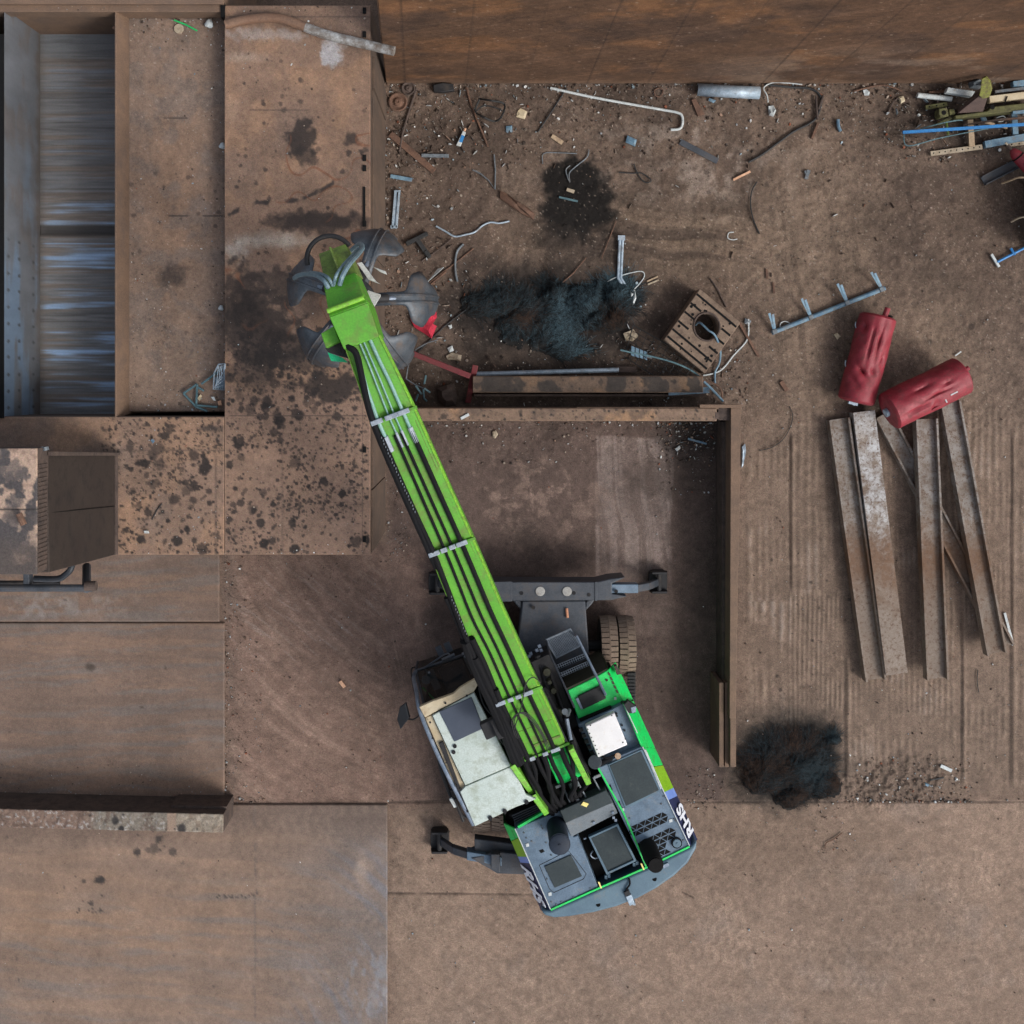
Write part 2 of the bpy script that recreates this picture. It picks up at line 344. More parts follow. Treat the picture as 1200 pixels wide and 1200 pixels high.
# ================================================================ THE GROUND
def ground_paint(X, Y):
    C = np.zeros(X.shape+(3,))+np.array((102, 86, 76.))
    Z = np.zeros_like(X)
    big = fbm(X, Y, 160, 5, 11); mid = fbm(X, Y, 34, 5, 12); fin = fbm(X, Y, 7, 4, 13)
    dirt = bx(X, Y, 440, 60, 1400, 520, 40, 30)                     # loose soil of the yard
    C = mixc(C, (90, 76, 67), dirt)
    C = mixc(C, (77, 65, 58), dirt*(1-sst(470, 720, X+.3*Y-60))*.9)
    C = mixc(C, (101, 86, 76), sst(.45, .62, fbm(X, Y, 90, 4, 21))*dirt*.7)
    C = mixc(C, (70, 59, 53), sst(.5, .68, fbm(X, Y, 55, 5, 22))*dirt*.55)
    C = mixc(C, (122, 110, 102), sst(.54, .68, fbm(X, Y, 26, 5, 23))*ell(X, Y, 800, 185, 150, 60, .8)*.8)
    C = mixc(C, (126, 114, 106), sst(.5, .66, fbm(X, Y, 16, 5, 24))*ell(X, Y, 850, 225, 90, 50, .8)*.7)
    Z += dirt*((mid-.5)*1.2+(fin-.5)*1.4)*.034
    # swept lane left by the grab and by tyres
    sw = streaks(X, Y, 8, 160, 9, 31); ln = ell(X, Y, 800, 285, 170, 45, .7, .25)
    C = mixc(C, (108, 92, 78), ln*.6); C = mixc(C, (70, 59, 52), ln*sst(.5, .66, sw)*.8); Z -= ln*(sw-.5)*.05
    lane = ell(X, Y, 950, 330, 75, 170, .7, .3); C = mixc(C, (118, 101, 88), np.maximum(lane, ell(X, Y, 1090, 440, 50, 110, .8, .3, 34))*.75)
    s2 = streaks(X, Y, 84, 150, 7, 33); C = mixc(C, (92, 78, 68), lane*sst(.5, .64, s2)*.7)
    # track prints: bands of fine parallel ridges
    tr = bx(X, Y, 868, 490, 1500, 932, 10, 14); C = mixc(C, (109, 93, 82), tr*.95)
    ridge = np.zeros_like(X)
    for x0, x1, y0, y1, per, amp in ((872, 884, 500, 842, 12, 1.), (884, 922, 705, 845, 11, 1.3), (922, 988, 480, 700, 9, .8), (922, 988, 690, 845, 5.6, 1.),
        (884, 922, 520, 705, 8, .7), (992, 1030, 700, 930, 6.5, .8), (1030, 1120, 640, 838, 6.6, .7), (1032, 1122, 842, 925, 9, .8), (998, 1030, 845, 925, 9.5, .7),
        (1128, 1182, 480, 640, 8.2, .8), (1128, 1182, 640, 810, 6, .6), (1128, 1182, 815, 905, 8, .9), (1190, 1300, 480, 920, 9, .8), (990, 1060, 500, 700, 7, .6), (1060, 1125, 480, 640, 7.4, .6)):
        w = bx(X, Y, x0, y0, x1, y1, 2.5, 3, 41)
        xx = X+(fbm(X, Y, 70, 2, 42)-.5)*5
        ridge = np.maximum(ridge, w*amp*(.5+.5*np.sin(2*np.pi*xx/per)) * (.12+.88*sst(.38, .62, fbm(X, Y, 34, 5, 43))))
    C = mixc(C, (132, 115, 102), ridge*.46); C = mixc(C, (88, 75, 66), tr*(1-np.clip(ridge*1.6, 0, 1))*.2*sst(.35, .6, mid))
    C = mixc(C, (126, 118, 114), ridge*sst(.55, .7, mid)*.35)
    Z += ridge*.019
    for gx, y0, y1 in ((990, 760, 930), (1030, 640, 760), (1126, 560, 925), (1184, 500, 930), (925, 500, 700)):
        g = np.exp(-((X-gx-(fbm(X, Y, 90, 2, 44)-.5)*5)/1.1)**2)*sst(y0, y0+20, Y)*(1-sst(y1-20, y1, Y))
        Z -= g*.014; C = mixc(C, (88, 76, 69), g*.3)
        g = np.exp(-((X-gx-4)/2.2)**2)*sst(y0, y0+20, Y)*(1-sst(y1-20, y1, Y)); Z += g*.03
    clod = ell(X, Y, 1045, 915, 70, 26, .6, .5); C = mixc(C, (98, 84, 75), clod*.7); Z += clod*sst(.5, .7, fbm(X, Y, 5, 3, 45))*.05
    # hard packed slab in the south
    so = sst(936, 942, Y+(fbm(X, Y, 60, 2, 51)-.5)*3)*sst(440, 480, X)
    C = mixc(C, (118, 102, 91), so)
    rad = np.hypot(X-1010, (Y-560)*1.05); thn = np.arctan2(Y-560, X-1010)
    arc = fbm(thn*260/120, rad/5., 1., 4, 52); chev = .5+.5*np.sin(thn*330+np.sin(rad/3.6)*1.6)
    C = mixc(C, (132, 116, 104), so*sst(.48, .7, arc)*.3); C = mixc(C, (106, 92, 82), so*sst(.5, .8, fbm(X, Y, 120, 4, 53))*.5); C = mixc(C, (106, 92, 82), so*sst(.5, .7, fbm(thn*5, rad/4., 1., 4, 57))*.3)
    trd = so*sst(.46, .6, fbm(thn*3, rad/36., 1., 2, 54))
    trd = trd*sst(.42, .66, fbm(X, Y, 26, 4, 58)); C = mixc(C, (138, 122, 110), trd*chev*.26); Z += trd*chev*.007
    C = mixc(C, (112, 104, 100), so*sst(.56, .8, fbm(X, Y, 60, 4, 55))*.3)
    dk = ell(X, Y, 930, 985, 130, 38, .8, .3); C = mixc(C, (96, 82, 72), dk*.55)
    # drive between the plates (west centre)
    ce = bx(X, Y, 262, 640, 500, 945, 14, 10, 61)
    C = mixc(C, (104, 87, 78), ce)
    st = streaks(X, Y, 38, 150, 6, 62); C = mixc(C, (121, 104, 94), ce*sst(.5, .72, st)*.32); C = mixc(C, (86, 73, 66), ce*sst(.52, .74, streaks(X, Y, 32, 120, 7, 63))*.3)
    C = mixc(C, (124, 114, 108), sst(.6, .76, streaks(X, Y, 40, 60, 2.4, 64))*ell(X, Y, 400, 730, 130, 60, .6)*.7)
    C = mixc(C, (78, 68, 62), (1-sst(262, 292, X))*ce*sst(.35, .6, mid)*.7)
    C = mixc(C, (126, 108, 96), ell(X, Y, 480, 660, 14, 50, .4, .5)*.55)
    r2 = np.hypot(X-560, Y-560); a2 = np.arctan2(Y-560, X-560); sw2 = fbm(r2/7., a2*3.2, 1., 4, 68); C = mixc(C, (126, 109, 98), ce*sst(.5, .68, sw2)*.4); C = mixc(C, (88, 74, 66), ce*sst(.54, .72, fbm(r2/11., a2*2.4, 1., 4, 69))*.35)
    # pen floor
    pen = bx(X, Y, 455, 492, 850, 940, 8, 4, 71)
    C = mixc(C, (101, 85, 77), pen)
    C = mixc(C, (146, 130, 121), pen*bx(X, Y, 699, 512, 788, 745, 1.5, 4, 72)*(.45+.55*sst(.35, .6, streaks(X, Y, 86, 90, 5, 73)))*.9*(1-.8*sst(650, 690, Y)))
    C = mixc(C, (140, 119, 106), pen*ell(X, Y, 620, 580, 95, 60, .7)*sst(.5, .6, fbm(X, Y, 20, 6, 74, .65))*.75)
    C = mixc(C, (84, 72, 65), pen*sst(.55, .7, fbm(X, Y, 70, 4, 75))*.5)
    C = mixc(C, (116, 100, 90), pen*sst(.5, .68, streaks(X, Y, 80, 110, 5, 76))*sst(690, 760, Y)*.5)
    Z += (mid-.5)*.012*(1-dirt)+(fin-.5)*.012*(1-dirt)
    # joints between slabs
    for (xa, ya, xb, yb) in ((455, 1047, 640, 1049), (455, 941, 1400, 940), (800, 1046, 812, 1052), (455, 940, 640, 936)):
        t = np.clip(((X-xa)*(xb-xa)+(Y-ya)*(yb-ya))/((xb-xa)**2+(yb-ya)**2), 0, 1)
        d = np.hypot(X-xa-t*(xb-xa), Y-ya-t*(yb-ya))+(fbm(X, Y, 12, 3, 81)-.5)*2.4
        C = mixc(C, (70, 60, 54), (1-sst(.2, 1.7, d))*.8); Z -= (1-sst(0, 2, d))*.015
    # oil, soot and dirt, with some shade painted in
    oil = np.maximum(ell(X, Y, 674, 226, 36, 40, .22, .5, 91, 14), ell(X, Y, 682, 248, 44, 32, .3, .55, 92, 12))
    oil = np.maximum(oil, .8*ell(X, Y, 660, 268, 34, 16, .7, .7, 93)); C = mixc(C, (20, 18, 17), oil*.95)
    C = mixc(C, (30, 27, 26), ell(X, Y, 640, 370, 118, 56, .55, .5, 94)*.85); C = mixc(C, (52, 45, 42), ell(X, Y, 700, 300, 50, 24, .8, .6, 95)*.5)  # broad dark ground beneath and around the long netting heap
    C = mixc(C, (26, 25, 24), np.maximum(ell(X, Y, 922, 880, 64, 46, .5, .3, 96), ell(X, Y, 915, 905, 56, 40, .5, .5, 97))*.95)  # soot, with the shade north of the black heap painted in
    C = mixc(C, (54, 47, 43), bx(X, Y, 440, 400, 850, 480, 16, 14, 97)*.3)  # dark dirt, deepened by painted shade behind the pen wall
    C = mixc(C, (50, 43, 39), ell(X, Y, 1140, 140, 90, 34, .6, .4, 90)*.75)  # dark soil that also paints in the shade under the corner stack
    C = mixc(C, (46, 42, 40), ell(X, Y, 812, 512, 40, 22, .8, .6, 98)*.6)
    C = mixc(C, (48, 42, 39), drops(X, Y, 260, (460, 100, 1200, 480), .7, 4, 99)*.5)
    C = mixc(C, (48, 42, 39), drops(X, Y, 60, (900, 640, 1000, 860), .7, 2.4, 100)*.8)
    # grit: pale and dark single pixels
    for sd, colr, th in ((101, (150, 138, 128), .972), (102, (60, 51, 46), .966)):
        g = sst(th, 1., _hash(np.floor(X/1.3), np.floor(Y/1.3), sd)); C = mixc(C, colr, g*(.25+.45*dirt))
    C *= (1+(fin-.5)*.30+(mid-.5)*(.26-.20*so-.1*ce)+(big-.5)*.2)[..., None]
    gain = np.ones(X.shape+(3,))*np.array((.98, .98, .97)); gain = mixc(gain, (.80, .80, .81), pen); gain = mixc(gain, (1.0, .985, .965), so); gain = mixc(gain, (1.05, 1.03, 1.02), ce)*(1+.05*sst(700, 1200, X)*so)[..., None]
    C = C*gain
    return C, Z
def build_ground():
    s = S
    inner_x = np.linspace(425, 1250, 690); left = np.linspace(-60, 424, 200)
    xs = np.concatenate([[-16000, -4000, -900, -250], left, inner_x, [1450, 2200, 6000, 18000]])
    ys = np.concatenate([[-16000, -4000, -800, -200, 20], np.linspace(60, 1240, 985), [1500, 2400, 6000, 18000]])
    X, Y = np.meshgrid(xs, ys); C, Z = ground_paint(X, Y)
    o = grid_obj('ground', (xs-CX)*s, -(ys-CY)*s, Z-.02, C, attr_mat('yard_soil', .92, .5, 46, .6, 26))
    o['kind'] = 'structure'; return o
build_ground()

# ================================================================ STEEL PLATES ON THE GROUND
STEEL = attr_mat('painted_steel_map', .72, .3, 40, .18, 14, spec=.35)
def plate_big(X, Y):
    C = np.zeros(X.shape+(3,))+np.array((124, 105, 92.))
    st = streaks(X, Y, 3, 260, 9, 201); C = mixc(C, (142, 118, 100), sst(.48, .7, st)*.55); C = mixc(C, (150, 120, 96), ell(X, Y, 90, 1075, 150, 40, .9, .6, 220, 30)*.45)
    C = mixc(C, (108, 106, 106), sst(.48, .74, streaks(X, Y, 5, 90, 9, 202))*.42*sst(1010, 1090, Y+.2*X-30))
    right = sst(300, 440, X+(fbm(X, Y, 50, 3, 203)-.5)*60)
    C = mixc(C, (114, 104, 99), right*.7); arc = np.hypot(X-250, Y-1250)
    ss = fbm(arc/9., np.arctan2(Y-1250, X-250)*2.5, 1., 4, 204)
    C = mixc(C, (106, 110, 121), right*sst(.48, .72, ss)*.6*sst(960, 1040, Y)); C = mixc(C, (128, 136, 148), ell(X, Y, 436, 1150, 24, 40, .9, .9, 205, 8)*sst(.45, .62, fbm(X/1.2, Y/3, 4, 4, 206))*.6)
    C = mixc(C, (158, 140, 126), ell(X, Y, 425, 1020, 8, 18, .6, .7, 207, 9)*.6)
    C = mixc(C, (96, 82, 74), (1-sst(955, 1000, Y+(fbm(X, Y, 30, 3, 208)-.5)*30))*.65)
    trd = sst(.5, .62, fbm(X/160, Y/22, 1., 2, 209))*(.5+.5*np.sin(X/2.1+np.sin(Y/4.)*1.6)); C = mixc(C, (146, 126, 110), trd*.22)
    C = mixc(C, (44, 40, 39), np.maximum(drops(X, Y, 16, (160, 968, 205, 1000), 1, 6.5, 210, 1.6), drops(X, Y, 22, (85, 1020, 120, 1070), .8, 3, 211))*.85)
    C = mixc(C, (44, 40, 39), np.maximum(ell(X, Y, 117, 1031, 6, 4.5, .3, .4, 212, 5), drops(X, Y, 34, (252, 1046, 302, 1053), .8, 2.2, 213))*.85)
    C = mixc(C, (64, 58, 56), drops(X, Y, 30, (0, 960, 450, 1200), .7, 2, 214)*.7)
    j = 1-sst(.6, 2.2, abs(X-299-(fbm(X, Y, 20, 3, 215)-.5)*5)); C = mixc(C, (98, 88, 82), j*.5*sst(.4, .55, fbm(X, Y, 15, 3, 216)))
    C *= (1+(fbm(X, Y, 40, 5, 217)-.5)*.25+(fbm(X, Y, 5, 3, 218)-.5)*.16)[..., None]
    C = C*np.array((.905, .90, .895))
    return C, (fbm(X, Y, 120, 2, 219)-.5)*.008, None
def plate_small(seed):
    def f(X, Y):
        C = np.zeros(X.shape+(3,))+np.array((114, 96, 85.))
        st = streaks(X, Y, 2, 240, 8, seed); C = mixc(C, (136, 110, 92), sst(.5, .7, st)*.5)
        C = mixc(C, (106, 102, 100), sst(.5, .7, streaks(X, Y, -4, 110, 6, seed+1))*.55); C = mixc(C, (96, 82, 74), sst(.55, .76, streaks(X, Y, 1, 150, 6, seed+2))*.36)
        C = mixc(C, (134, 130, 128), ell(X, Y, 70, 710, 60, 14, .8, .8, seed+3)*sst(.45, .6, fbm(X, Y, 8, 4, seed+4))*.6)
        C = mixc(C, (62, 54, 48), np.maximum(ell(X, Y, 106, 782, 6, 4, .4, .5, seed+5, 6), drops(X, Y, 20, (0, 660, 260, 930), .7, 2, seed+6))*.8)
        C *= (1+(fbm(X, Y, 40, 5, seed+7)-.5)*.25+(fbm(X, Y, 5, 3, seed+8)-.5)*.14)[..., None]
        C = C*np.array((.905, .90, .895))
        return C, (fbm(X, Y, 120, 2, seed+9)-.5)*.008, None
    return f
tag(px_sheet('steel_ground_plate', -80, 943, 454, 1260, .035, 2.2, plate_big, STEEL, None, .06), 'largest brown steel ground plate with blue scuffs, south of the low wall', 'steel plate', 'steel plates laid on the ground')
tag(px_sheet('steel_ground_plate', -80, 645, 257, 728.5, .035, 2.2, plate_small(231), STEEL, None, .06), 'narrow brown steel ground plate next to the stained platform edge', 'steel plate', 'steel plates laid on the ground')
tag(px_sheet('steel_ground_plate', -80, 730, 263, 941, .032, 2.2, plate_small(251), STEEL, None, .06), 'brown steel ground plate swept in streaks, north of the low wall', 'steel plate', 'steel plates laid on the ground')

# ================================================================ PLATFORM OF THE SCRAP SHEAR
BT = 3.3
def spots(X, Y, C, parts):
    for n, reg, a, b, sd, pw, k in parts: C = mixc(C, (34, 30, 29), drops(X, Y, int(n*1.7), reg, a, b, sd, pw, .45, True)*k)
    return C
def deck_a(X, Y):
    C = np.zeros(X.shape+(3,))+np.array((112, 93, 79.))
    C = mixc(C, (130, 106, 86), sst(.47, .64, fbm(X, Y, 44, 5, 301))*.75); C = mixc(C, (96, 82, 73), sst(.5, .68, fbm(X, Y, 70, 5, 302))*.6)
    lower = sst(430, 500, Y); C = mixc(C, (122, 103, 90), lower*.6)
    C = mixc(C, (150, 156, 162), np.maximum(ell(X, Y, 390, 62, 12, 20, .3, .7, 303, 9), ell(X, Y, 310, 40, 46, 7, .6, 1., 304, 7)*.5)*.8)
    C = mixc(C, (152, 148, 138), ell(X, Y, 315, 282, 44, 8, .8, .7, 305, 14)*.75); C = mixc(C, (152, 154, 150), ell(X, Y, 275, 295, 14, 10, .8, .9, 306, 5)*.55)
    C = mixc(C, (150, 128, 108), ell(X, Y, 272, 130, 8, 14, .6, .7, 307, 6)*.5); C = mixc(C, (136, 124, 112), ell(X, Y, 285, 67, 22, 5, .9, .5, 307, 8)*.6)
    for cx, cy, rx, ry, k, sd in ((354, 162, 15, 20, .8, 308), (360, 182, 12, 12, .6, 309), (412, 162, 8, 8, .7, 310), (372, 262, 44, 14, .62, 311), (300, 380, 44, 40, .72, 312), (280, 350, 24, 36, .62, 313), (330, 408, 40, 18, .6, 330),
        (340, 420, 54, 12, .6, 314), (390, 452, 34, 16, .78, 315), (330, 330, 50, 16, .55, 316), (300, 440, 40, 22, .4, 317), (380, 258, 70, 9, .5, 326)):
        C = mixc(C, (34, 30, 29), ell(X, Y, cx, cy, rx, ry, .3, .9, sd, 9)*k)
    t = np.clip((X-268)/162, 0, 1); yl = 252-46*t-5*np.sin(t*9); d = abs(Y-yl)
    C = mixc(C, (46, 41, 39), (1-sst(1.2, 3.8, d+(fbm(X, Y, 6, 3, 318)-.5)*5))*sst(.42, .6, vnoise(X/11, Y*0, 319))*.9)
    C = spots(X, Y, C, [(110, (266, 440, 432, 645), 1.2, 7.2, 320, 5, .92), (1500, (266, 400, 432, 648), .6, 2.6, 321, 2.4, .9), (110, (266, 380, 380, 500), 1.2, 7, 322, 2.6, .88), (60, (266, 480, 330, 648), 1.5, 6, 331, 2.5, .9), (160, (266, 60, 432, 420), .6, 4, 323, 3, .7)])
    for yy, x0, x1 in ((129, 288, 365), (487, 266, 432), (20, 263, 434)): C = mixc(C, (66, 57, 52), (1-sst(.2, 1.1, abs(Y-yy)))*sst(x0, x0+8, X)*(1-sst(x1-8, x1, X))*.7)
    for xx, y0, y1 in ((331, 500, 650), (425, 440, 650)): C = mixc(C, (76, 66, 60), (1-sst(.2, 1.1, abs(X-xx)))*sst(y0, y0+8, Y)*.5)
    wr = (1-sst(.4, 1.5, abs(fbm(X, Y, 36, 2, 324)-.5)*60))*sst(.55, .62, fbm(X, Y, 60, 2, 325))*(1-lower); C = mixc(C, (98, 62, 44), wr*.6)
    C *= (1+(fbm(X, Y, 28, 5, 327)-.5)*.26+(fbm(X, Y, 4, 3, 328)-.5)*.22)[..., None]
    C = C*np.array((1., .97, .96))
    return C, (fbm(X, Y, 90, 2, 329)-.5)*.006, None
def deck_b(X, Y):
    C = np.zeros(X.shape+(3,))+np.array((116, 98, 85.))
    C = mixc(C, (134, 110, 90), sst(.47, .64, fbm(X, Y, 40, 5, 341))*.7); C = mixc(C, (104, 92, 84), sst(.5, .68, fbm(X, Y, 60, 5, 342))*.6)
    C = spots(X, Y, C, [(100, (150, 488, 260, 648), 1.2, 7.6, 343, 3, .92), (800, (120, 486, 260, 648), .6, 2.6, 344, 2.2, .9)])
    C = mixc(C, (74, 64, 58), (1-sst(.3, 1.3, abs(Y-527.5)))*sst(136, 142, X)*.7)
    C = mixc(C, (48, 44, 42), ell(X, Y, 247, 502, 12, 3, .5, .4, 345, 5)*.7); C = mixc(C, (60, 52, 48), (1-sst(.3, 1.3, abs(X-253)))*sst(530, 540, Y)*.6)
    C *= (1+(fbm(X, Y, 28, 5, 346)-.5)*.24+(fbm(X, Y, 4, 3, 347)-.5)*.2)[..., None]
    C = C*np.array((1., .97, .96))
    return C, (fbm(X, Y, 90, 2, 348)-.5)*.006, None
DECK = attr_mat('stained_deck_map', .8, .36, 44, .3, 18, spec=.35)
pf = thing('shear_platform', 'raised L-shaped rusty steel platform spotted with black oil', 'platform', W(350, 330, 0))
MB().prism([(263.5, 6), (434, 6), (434, 650), (263.5, 650)], BT-.03, -.05, BT).build('side_wall', 'wallside', pf, .01)
MB().prism([(-180, 488), (262.6, 488), (262.6, 650), (-180, 650)], BT-.03, -.05, BT).build('side_wall', 'wallside', pf, .01)
px_sheet('deck_plate', 263.5, 6.5, 434, 650, BT, 1.3, deck_a, DECK, pf, .025)
px_sheet('deck_plate', -180, 488.5, 262.8, 650, BT, 1.5, deck_b, DECK, pf, .025)
m = MB()                                                     # cover plates welded on the east side
for y0, y1, z0, z1, d in ((575, 648, .1, 3.2, .03), (478, 572, .4, 3.15, .05), (300, 474, .2, 3.2, .025), (100, 296, .1, 3.0, .03), (60, 98, .1, 2.9, .05)):
    a = W(434, y0, BT); b = W(434, y1, BT); m.loft([(a.x, a.y, z1), (a.x+d, a.y, z1), (b.x+d, b.y, z1), (b.x, b.y, z1)], [(a.x, a.y, z0), (a.x+d, a.y, z0), (b.x+d, b.y, z0), (b.x, b.y, z0)])
m.pieces('side_plate', 'wallside', pf, .006)
m = MB()
for y in (12, 40, 185, 197, 262, 527, 632): m.rect(425, y-3.5, 429, y+3.5, BT+.035, BT)
m.rect(425.5, 219, 428, 262, BT+.03, BT); m.pieces('lug', 'dark', pf, .004)

# ---------------------------------------------------------------- charge box with polished liner
cb = thing('charge_box', 'deep scrap charging box with brushed steel lining tinted with reflected sky blue and brown tray', 'scrap hopper', W(110, 260, 1.5))
def tray(X, Y):
    C = np.zeros(X.shape+(3,))+np.array((108, 92, 81.))
    C = mixc(C, (122, 98, 80), ell(X, Y, 205, 230, 34, 130, .7, .4, 361)*.7); C = mixc(C, (98, 88, 82), sst(.48, .66, fbm(X, Y, 20, 5, 362))*.6)
    rr = np.hypot(X-195, Y-400); C = mixc(C, (124, 106, 92), sst(.5, .66, fbm(rr/4., np.arctan2(Y-400, X-195)*2, 1., 3, 363))*ell(X, Y, 200, 400, 55, 70, .8)*.55)
    C = mixc(C, (56, 48, 44), np.maximum(ell(X, Y, 200, 322, 16, 12, .5, .7, 364, 8)*.8, drops(X, Y, 90, (152, 200, 264, 480), .6, 3, 365, 3)*.7))
    for yy, x0, x1 in ((138, 183, 236), (253, 196, 262)): C = mixc(C, (52, 45, 42), (1-sst(.2, 1.2, abs(Y-yy)))*sst(x0, x0+3, X)*(1-sst(x1-3, x1, X))*sst(.4, .5, vnoise(X/9, Y*0, 366)))
    
    C = mixc(C, (146, 134, 124), sst(.985, 1, _hash(np.floor(X/1.2), np.floor(Y/1.2), 367))*.7)
    C *= (1+(fbm(X, Y, 24, 5, 368)-.5)*.26+(fbm(X, Y, 4, 3, 369)-.5)*.22)[..., None]
    C = C*np.array((1.04, 1.03, 1.02))
    return C, (fbm(X, Y, 60, 2, 370)-.5)*.01, None
px_sheet('tray_floor', 151.5, 21, 264.5, 482, 2.9, 1.5, tray, DECK, cb, .05)
MB().prism([(151, 20), (265, 20), (265, 483), (151, 483)], 2.85, -.05, 2.9).build('tray_base', 'wallside', cb)
def liner(X, Y):
    C = np.zeros(X.shape+(3,))+np.array((104, 104, 105.)); al = np.zeros_like(X)+.2
    yy = Y+(fbm(X, Y, 60, 2, 381)-.5)*2.5
    b = fbm(X/220, yy/3.2, 1., 5, 382); b2 = fbm(X/120, yy/15., 1., 3, 383)
    low = sst(180, 270, Y)*(1-sst(470, 500, Y)*.5); edge = sst(48, 72, X+(b-.5)*60)
    pol = sst(.50, .66, b*.55+b2*.45)*(.25+.75*low)*edge
    C = mixc(C, (142, 166, 194), pol*.95); C = mixc(C, (70, 68, 66), sst(.55, .68, fbm(X/260, yy/2., 1., 4, 386))*.5*(1-pol)); al = al*.4*(1-pol)+.45*pol  # polished streaks, the sky's blue reflection painted into their colour
    br = sst(.52, .66, fbm(X/200, yy/6., 1., 4, 384))*(1-pol); C = mixc(C, (108, 94, 83), br*.6); al = al*(1-br*.8)
    g = np.exp(-((Y-270)/6.5)**4); C = mixc(C, (50, 48, 47), g*.9); al = al*(1-g)
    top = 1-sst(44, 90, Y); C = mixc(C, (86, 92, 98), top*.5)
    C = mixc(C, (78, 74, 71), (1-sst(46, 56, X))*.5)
    C *= (1+(fbm(X/40, yy/1.6, 1., 3, 385)-.5)*.4)[..., None]
    return C, 0*X-.05*np.exp(-((Y-270)/6.)**4), al
LINER = attr_mat('brushed_liner', .72, .12, 40, .12, 20, True, .5)
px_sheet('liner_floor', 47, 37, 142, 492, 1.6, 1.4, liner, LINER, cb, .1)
def wliner(X, Y):
    C = np.zeros(X.shape+(3,))+np.array((98, 101, 106.)); al = np.zeros_like(X)+.3
    p = sst(.42, .62, fbm(X/10., Y/120, 1., 4, 391))*sst(130, 330, Y+(fbm(X, Y, 40, 3, 392)-.5)*120)
    C = mixc(C, (112, 130, 150), p); al = al*.5+(.4-al*.5)*p  # bluish sky reflection painted on the west liner
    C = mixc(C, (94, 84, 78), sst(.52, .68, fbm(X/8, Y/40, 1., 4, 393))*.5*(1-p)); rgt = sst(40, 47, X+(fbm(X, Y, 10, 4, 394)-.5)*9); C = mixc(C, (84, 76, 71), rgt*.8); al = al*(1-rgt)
    for bx_ in (9.5, 22, 38.5):
        for by in np.arange(290, 490, 18.5):
            k = (1-sst(1.0, 2.0, np.hypot(X-bx_, (Y-by-fbm(X, Y, 9, 2, 5)*2)*.8)))*(1 if by > 300 or bx_ == 22 else .6); C = mixc(C, (54, 54, 56), k*.85); al = al*(1-k)
    C *= (1+(fbm(X, Y, 16, 4, 395)-.5)*.25)[..., None]
    return C, 0*X, al
# the west liner leans outwards from the floor to the rim
def lean(XX, YY, ZZ):
    t = np.linspace(0, 1, XX.shape[1])[None, :]; z = 3.3+(1.62-3.3)*t+0*XX
    xa = (5-CX)*S*(1-3.3/H); xb = (47-CX)*S*(1-1.62/H)
    return np.stack([xa+(xb-xa)*t+0*XX, YY, z], -1)
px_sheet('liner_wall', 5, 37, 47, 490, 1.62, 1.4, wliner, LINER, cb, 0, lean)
# rim between the trough and the tray: sloped inner face
m = MB(); a = [W(134.5, y, BT) for y in (13, 492)]; b = [W(152.3, y, 2.9) for y in (21, 484)]
m.loft([(a[0].x, a[0].y, BT), (a[0].x+.03, a[0].y, BT), (a[1].x+.03, a[1].y, BT), (a[1].x, a[1].y, BT)], [(a[0].x, a[0].y, 1.5), (b[0].x, b[0].y, 2.85), (b[1].x, b[1].y, 2.85), (a[1].x, a[1].y, 1.5)])
m.build('rim', 'beamtop', cb, .006)
# north wall with a ledge along its top
MB().prism([(-180, -80), (262, -80), (262, 14), (134, 14), (134, 10), (-180, 10)], BT-.3, -.05, BT).build('end_wall', 'beamtop', cb, .01)
m = MB(); y0 = W(0, 10, BT).y; y1 = W(0, 38.5, 1.6).y; xa = W(-180, 0, BT).x; xb = W(134.5, 0, BT).x
m.loft([(xa, y0+.02, BT), (xb, y0+.02, BT), (xb, y0, BT), (xa, y0, BT)], [(xa, y0+.02, 1.5), (xb, y0+.02, 1.5), (xb, y1, 1.5), (xa, y1, 1.5)]); m.build('sloped_plate', 'beamtop', cb, .006)
MB().rect(-180, -80, 262, 4.5, BT+.12, BT-.3).pieces('ledge', 'beamtop', cb, .01); MB().rect(-180, 5, 262.5, 13.8, BT+.02, BT-.3).pieces('ledge', 'beamtop', cb, .01)
m = MB()
for i in range(8):
    c = W(136+i*2.3, 34-i*1.9, 3.2-.06*i); m.box(c, (.012, .02, 0), (-.05, .03, 0), (0, 0, .03))
m.build('weld_seam', 'rust', cb)
MB().rect(-180, 40, 4, 490, 3.34, 1.5).build('outer_wall', 'dark', cb)
MB().rect(258.5, 4, 263.3, 20, BT+.05, BT-.3).build('gap_filler', 'dark', cb)

# ---------------------------------------------------------------- tall shear head
sh = thing('shear_housing', 'tall brown shear housing with oil-blotched roof and pipe frame', 'shear housing', W(20, 590, BT))
zt = 6.95
m = MB(); m.loft([W(55, 530, zt), W(58, 671, zt), W(-260, 671, zt), W(-260, 530, zt)], [W(136, 532, BT+.01), W(136, 650, BT+.01), W(-260, 650, BT+.01), W(-260, 532, BT+.01)]); m.build('housing', 'chute', sh, .02)
def lerp(a, b, t): return a+(b-a)*t
m = MB()
m.slab([W(56, 529, zt+.02), W(137, 530.5, BT+.04), W(137, 534, BT+.04), W(56, 534, zt+.02)], .06)
m.slab([W(135.4, 531, BT+.12), W(138.5, 531, BT+.03), W(138.5, 650, BT+.03), W(135.4, 650, BT+.12)], .03)
m.pieces('edge_flange', 'rustd', sh, .004)
m = MB(); p, q = lerp(W(55.2, 601, zt), W(136, 595, BT), .02)+Vector((.01, 0, .01)), lerp(W(55, 601, zt), W(136, 593, BT), .98)+Vector((.01, 0, .01)); m.tube([p, q], .007, 5); m.build('seam', 'dark', sh)
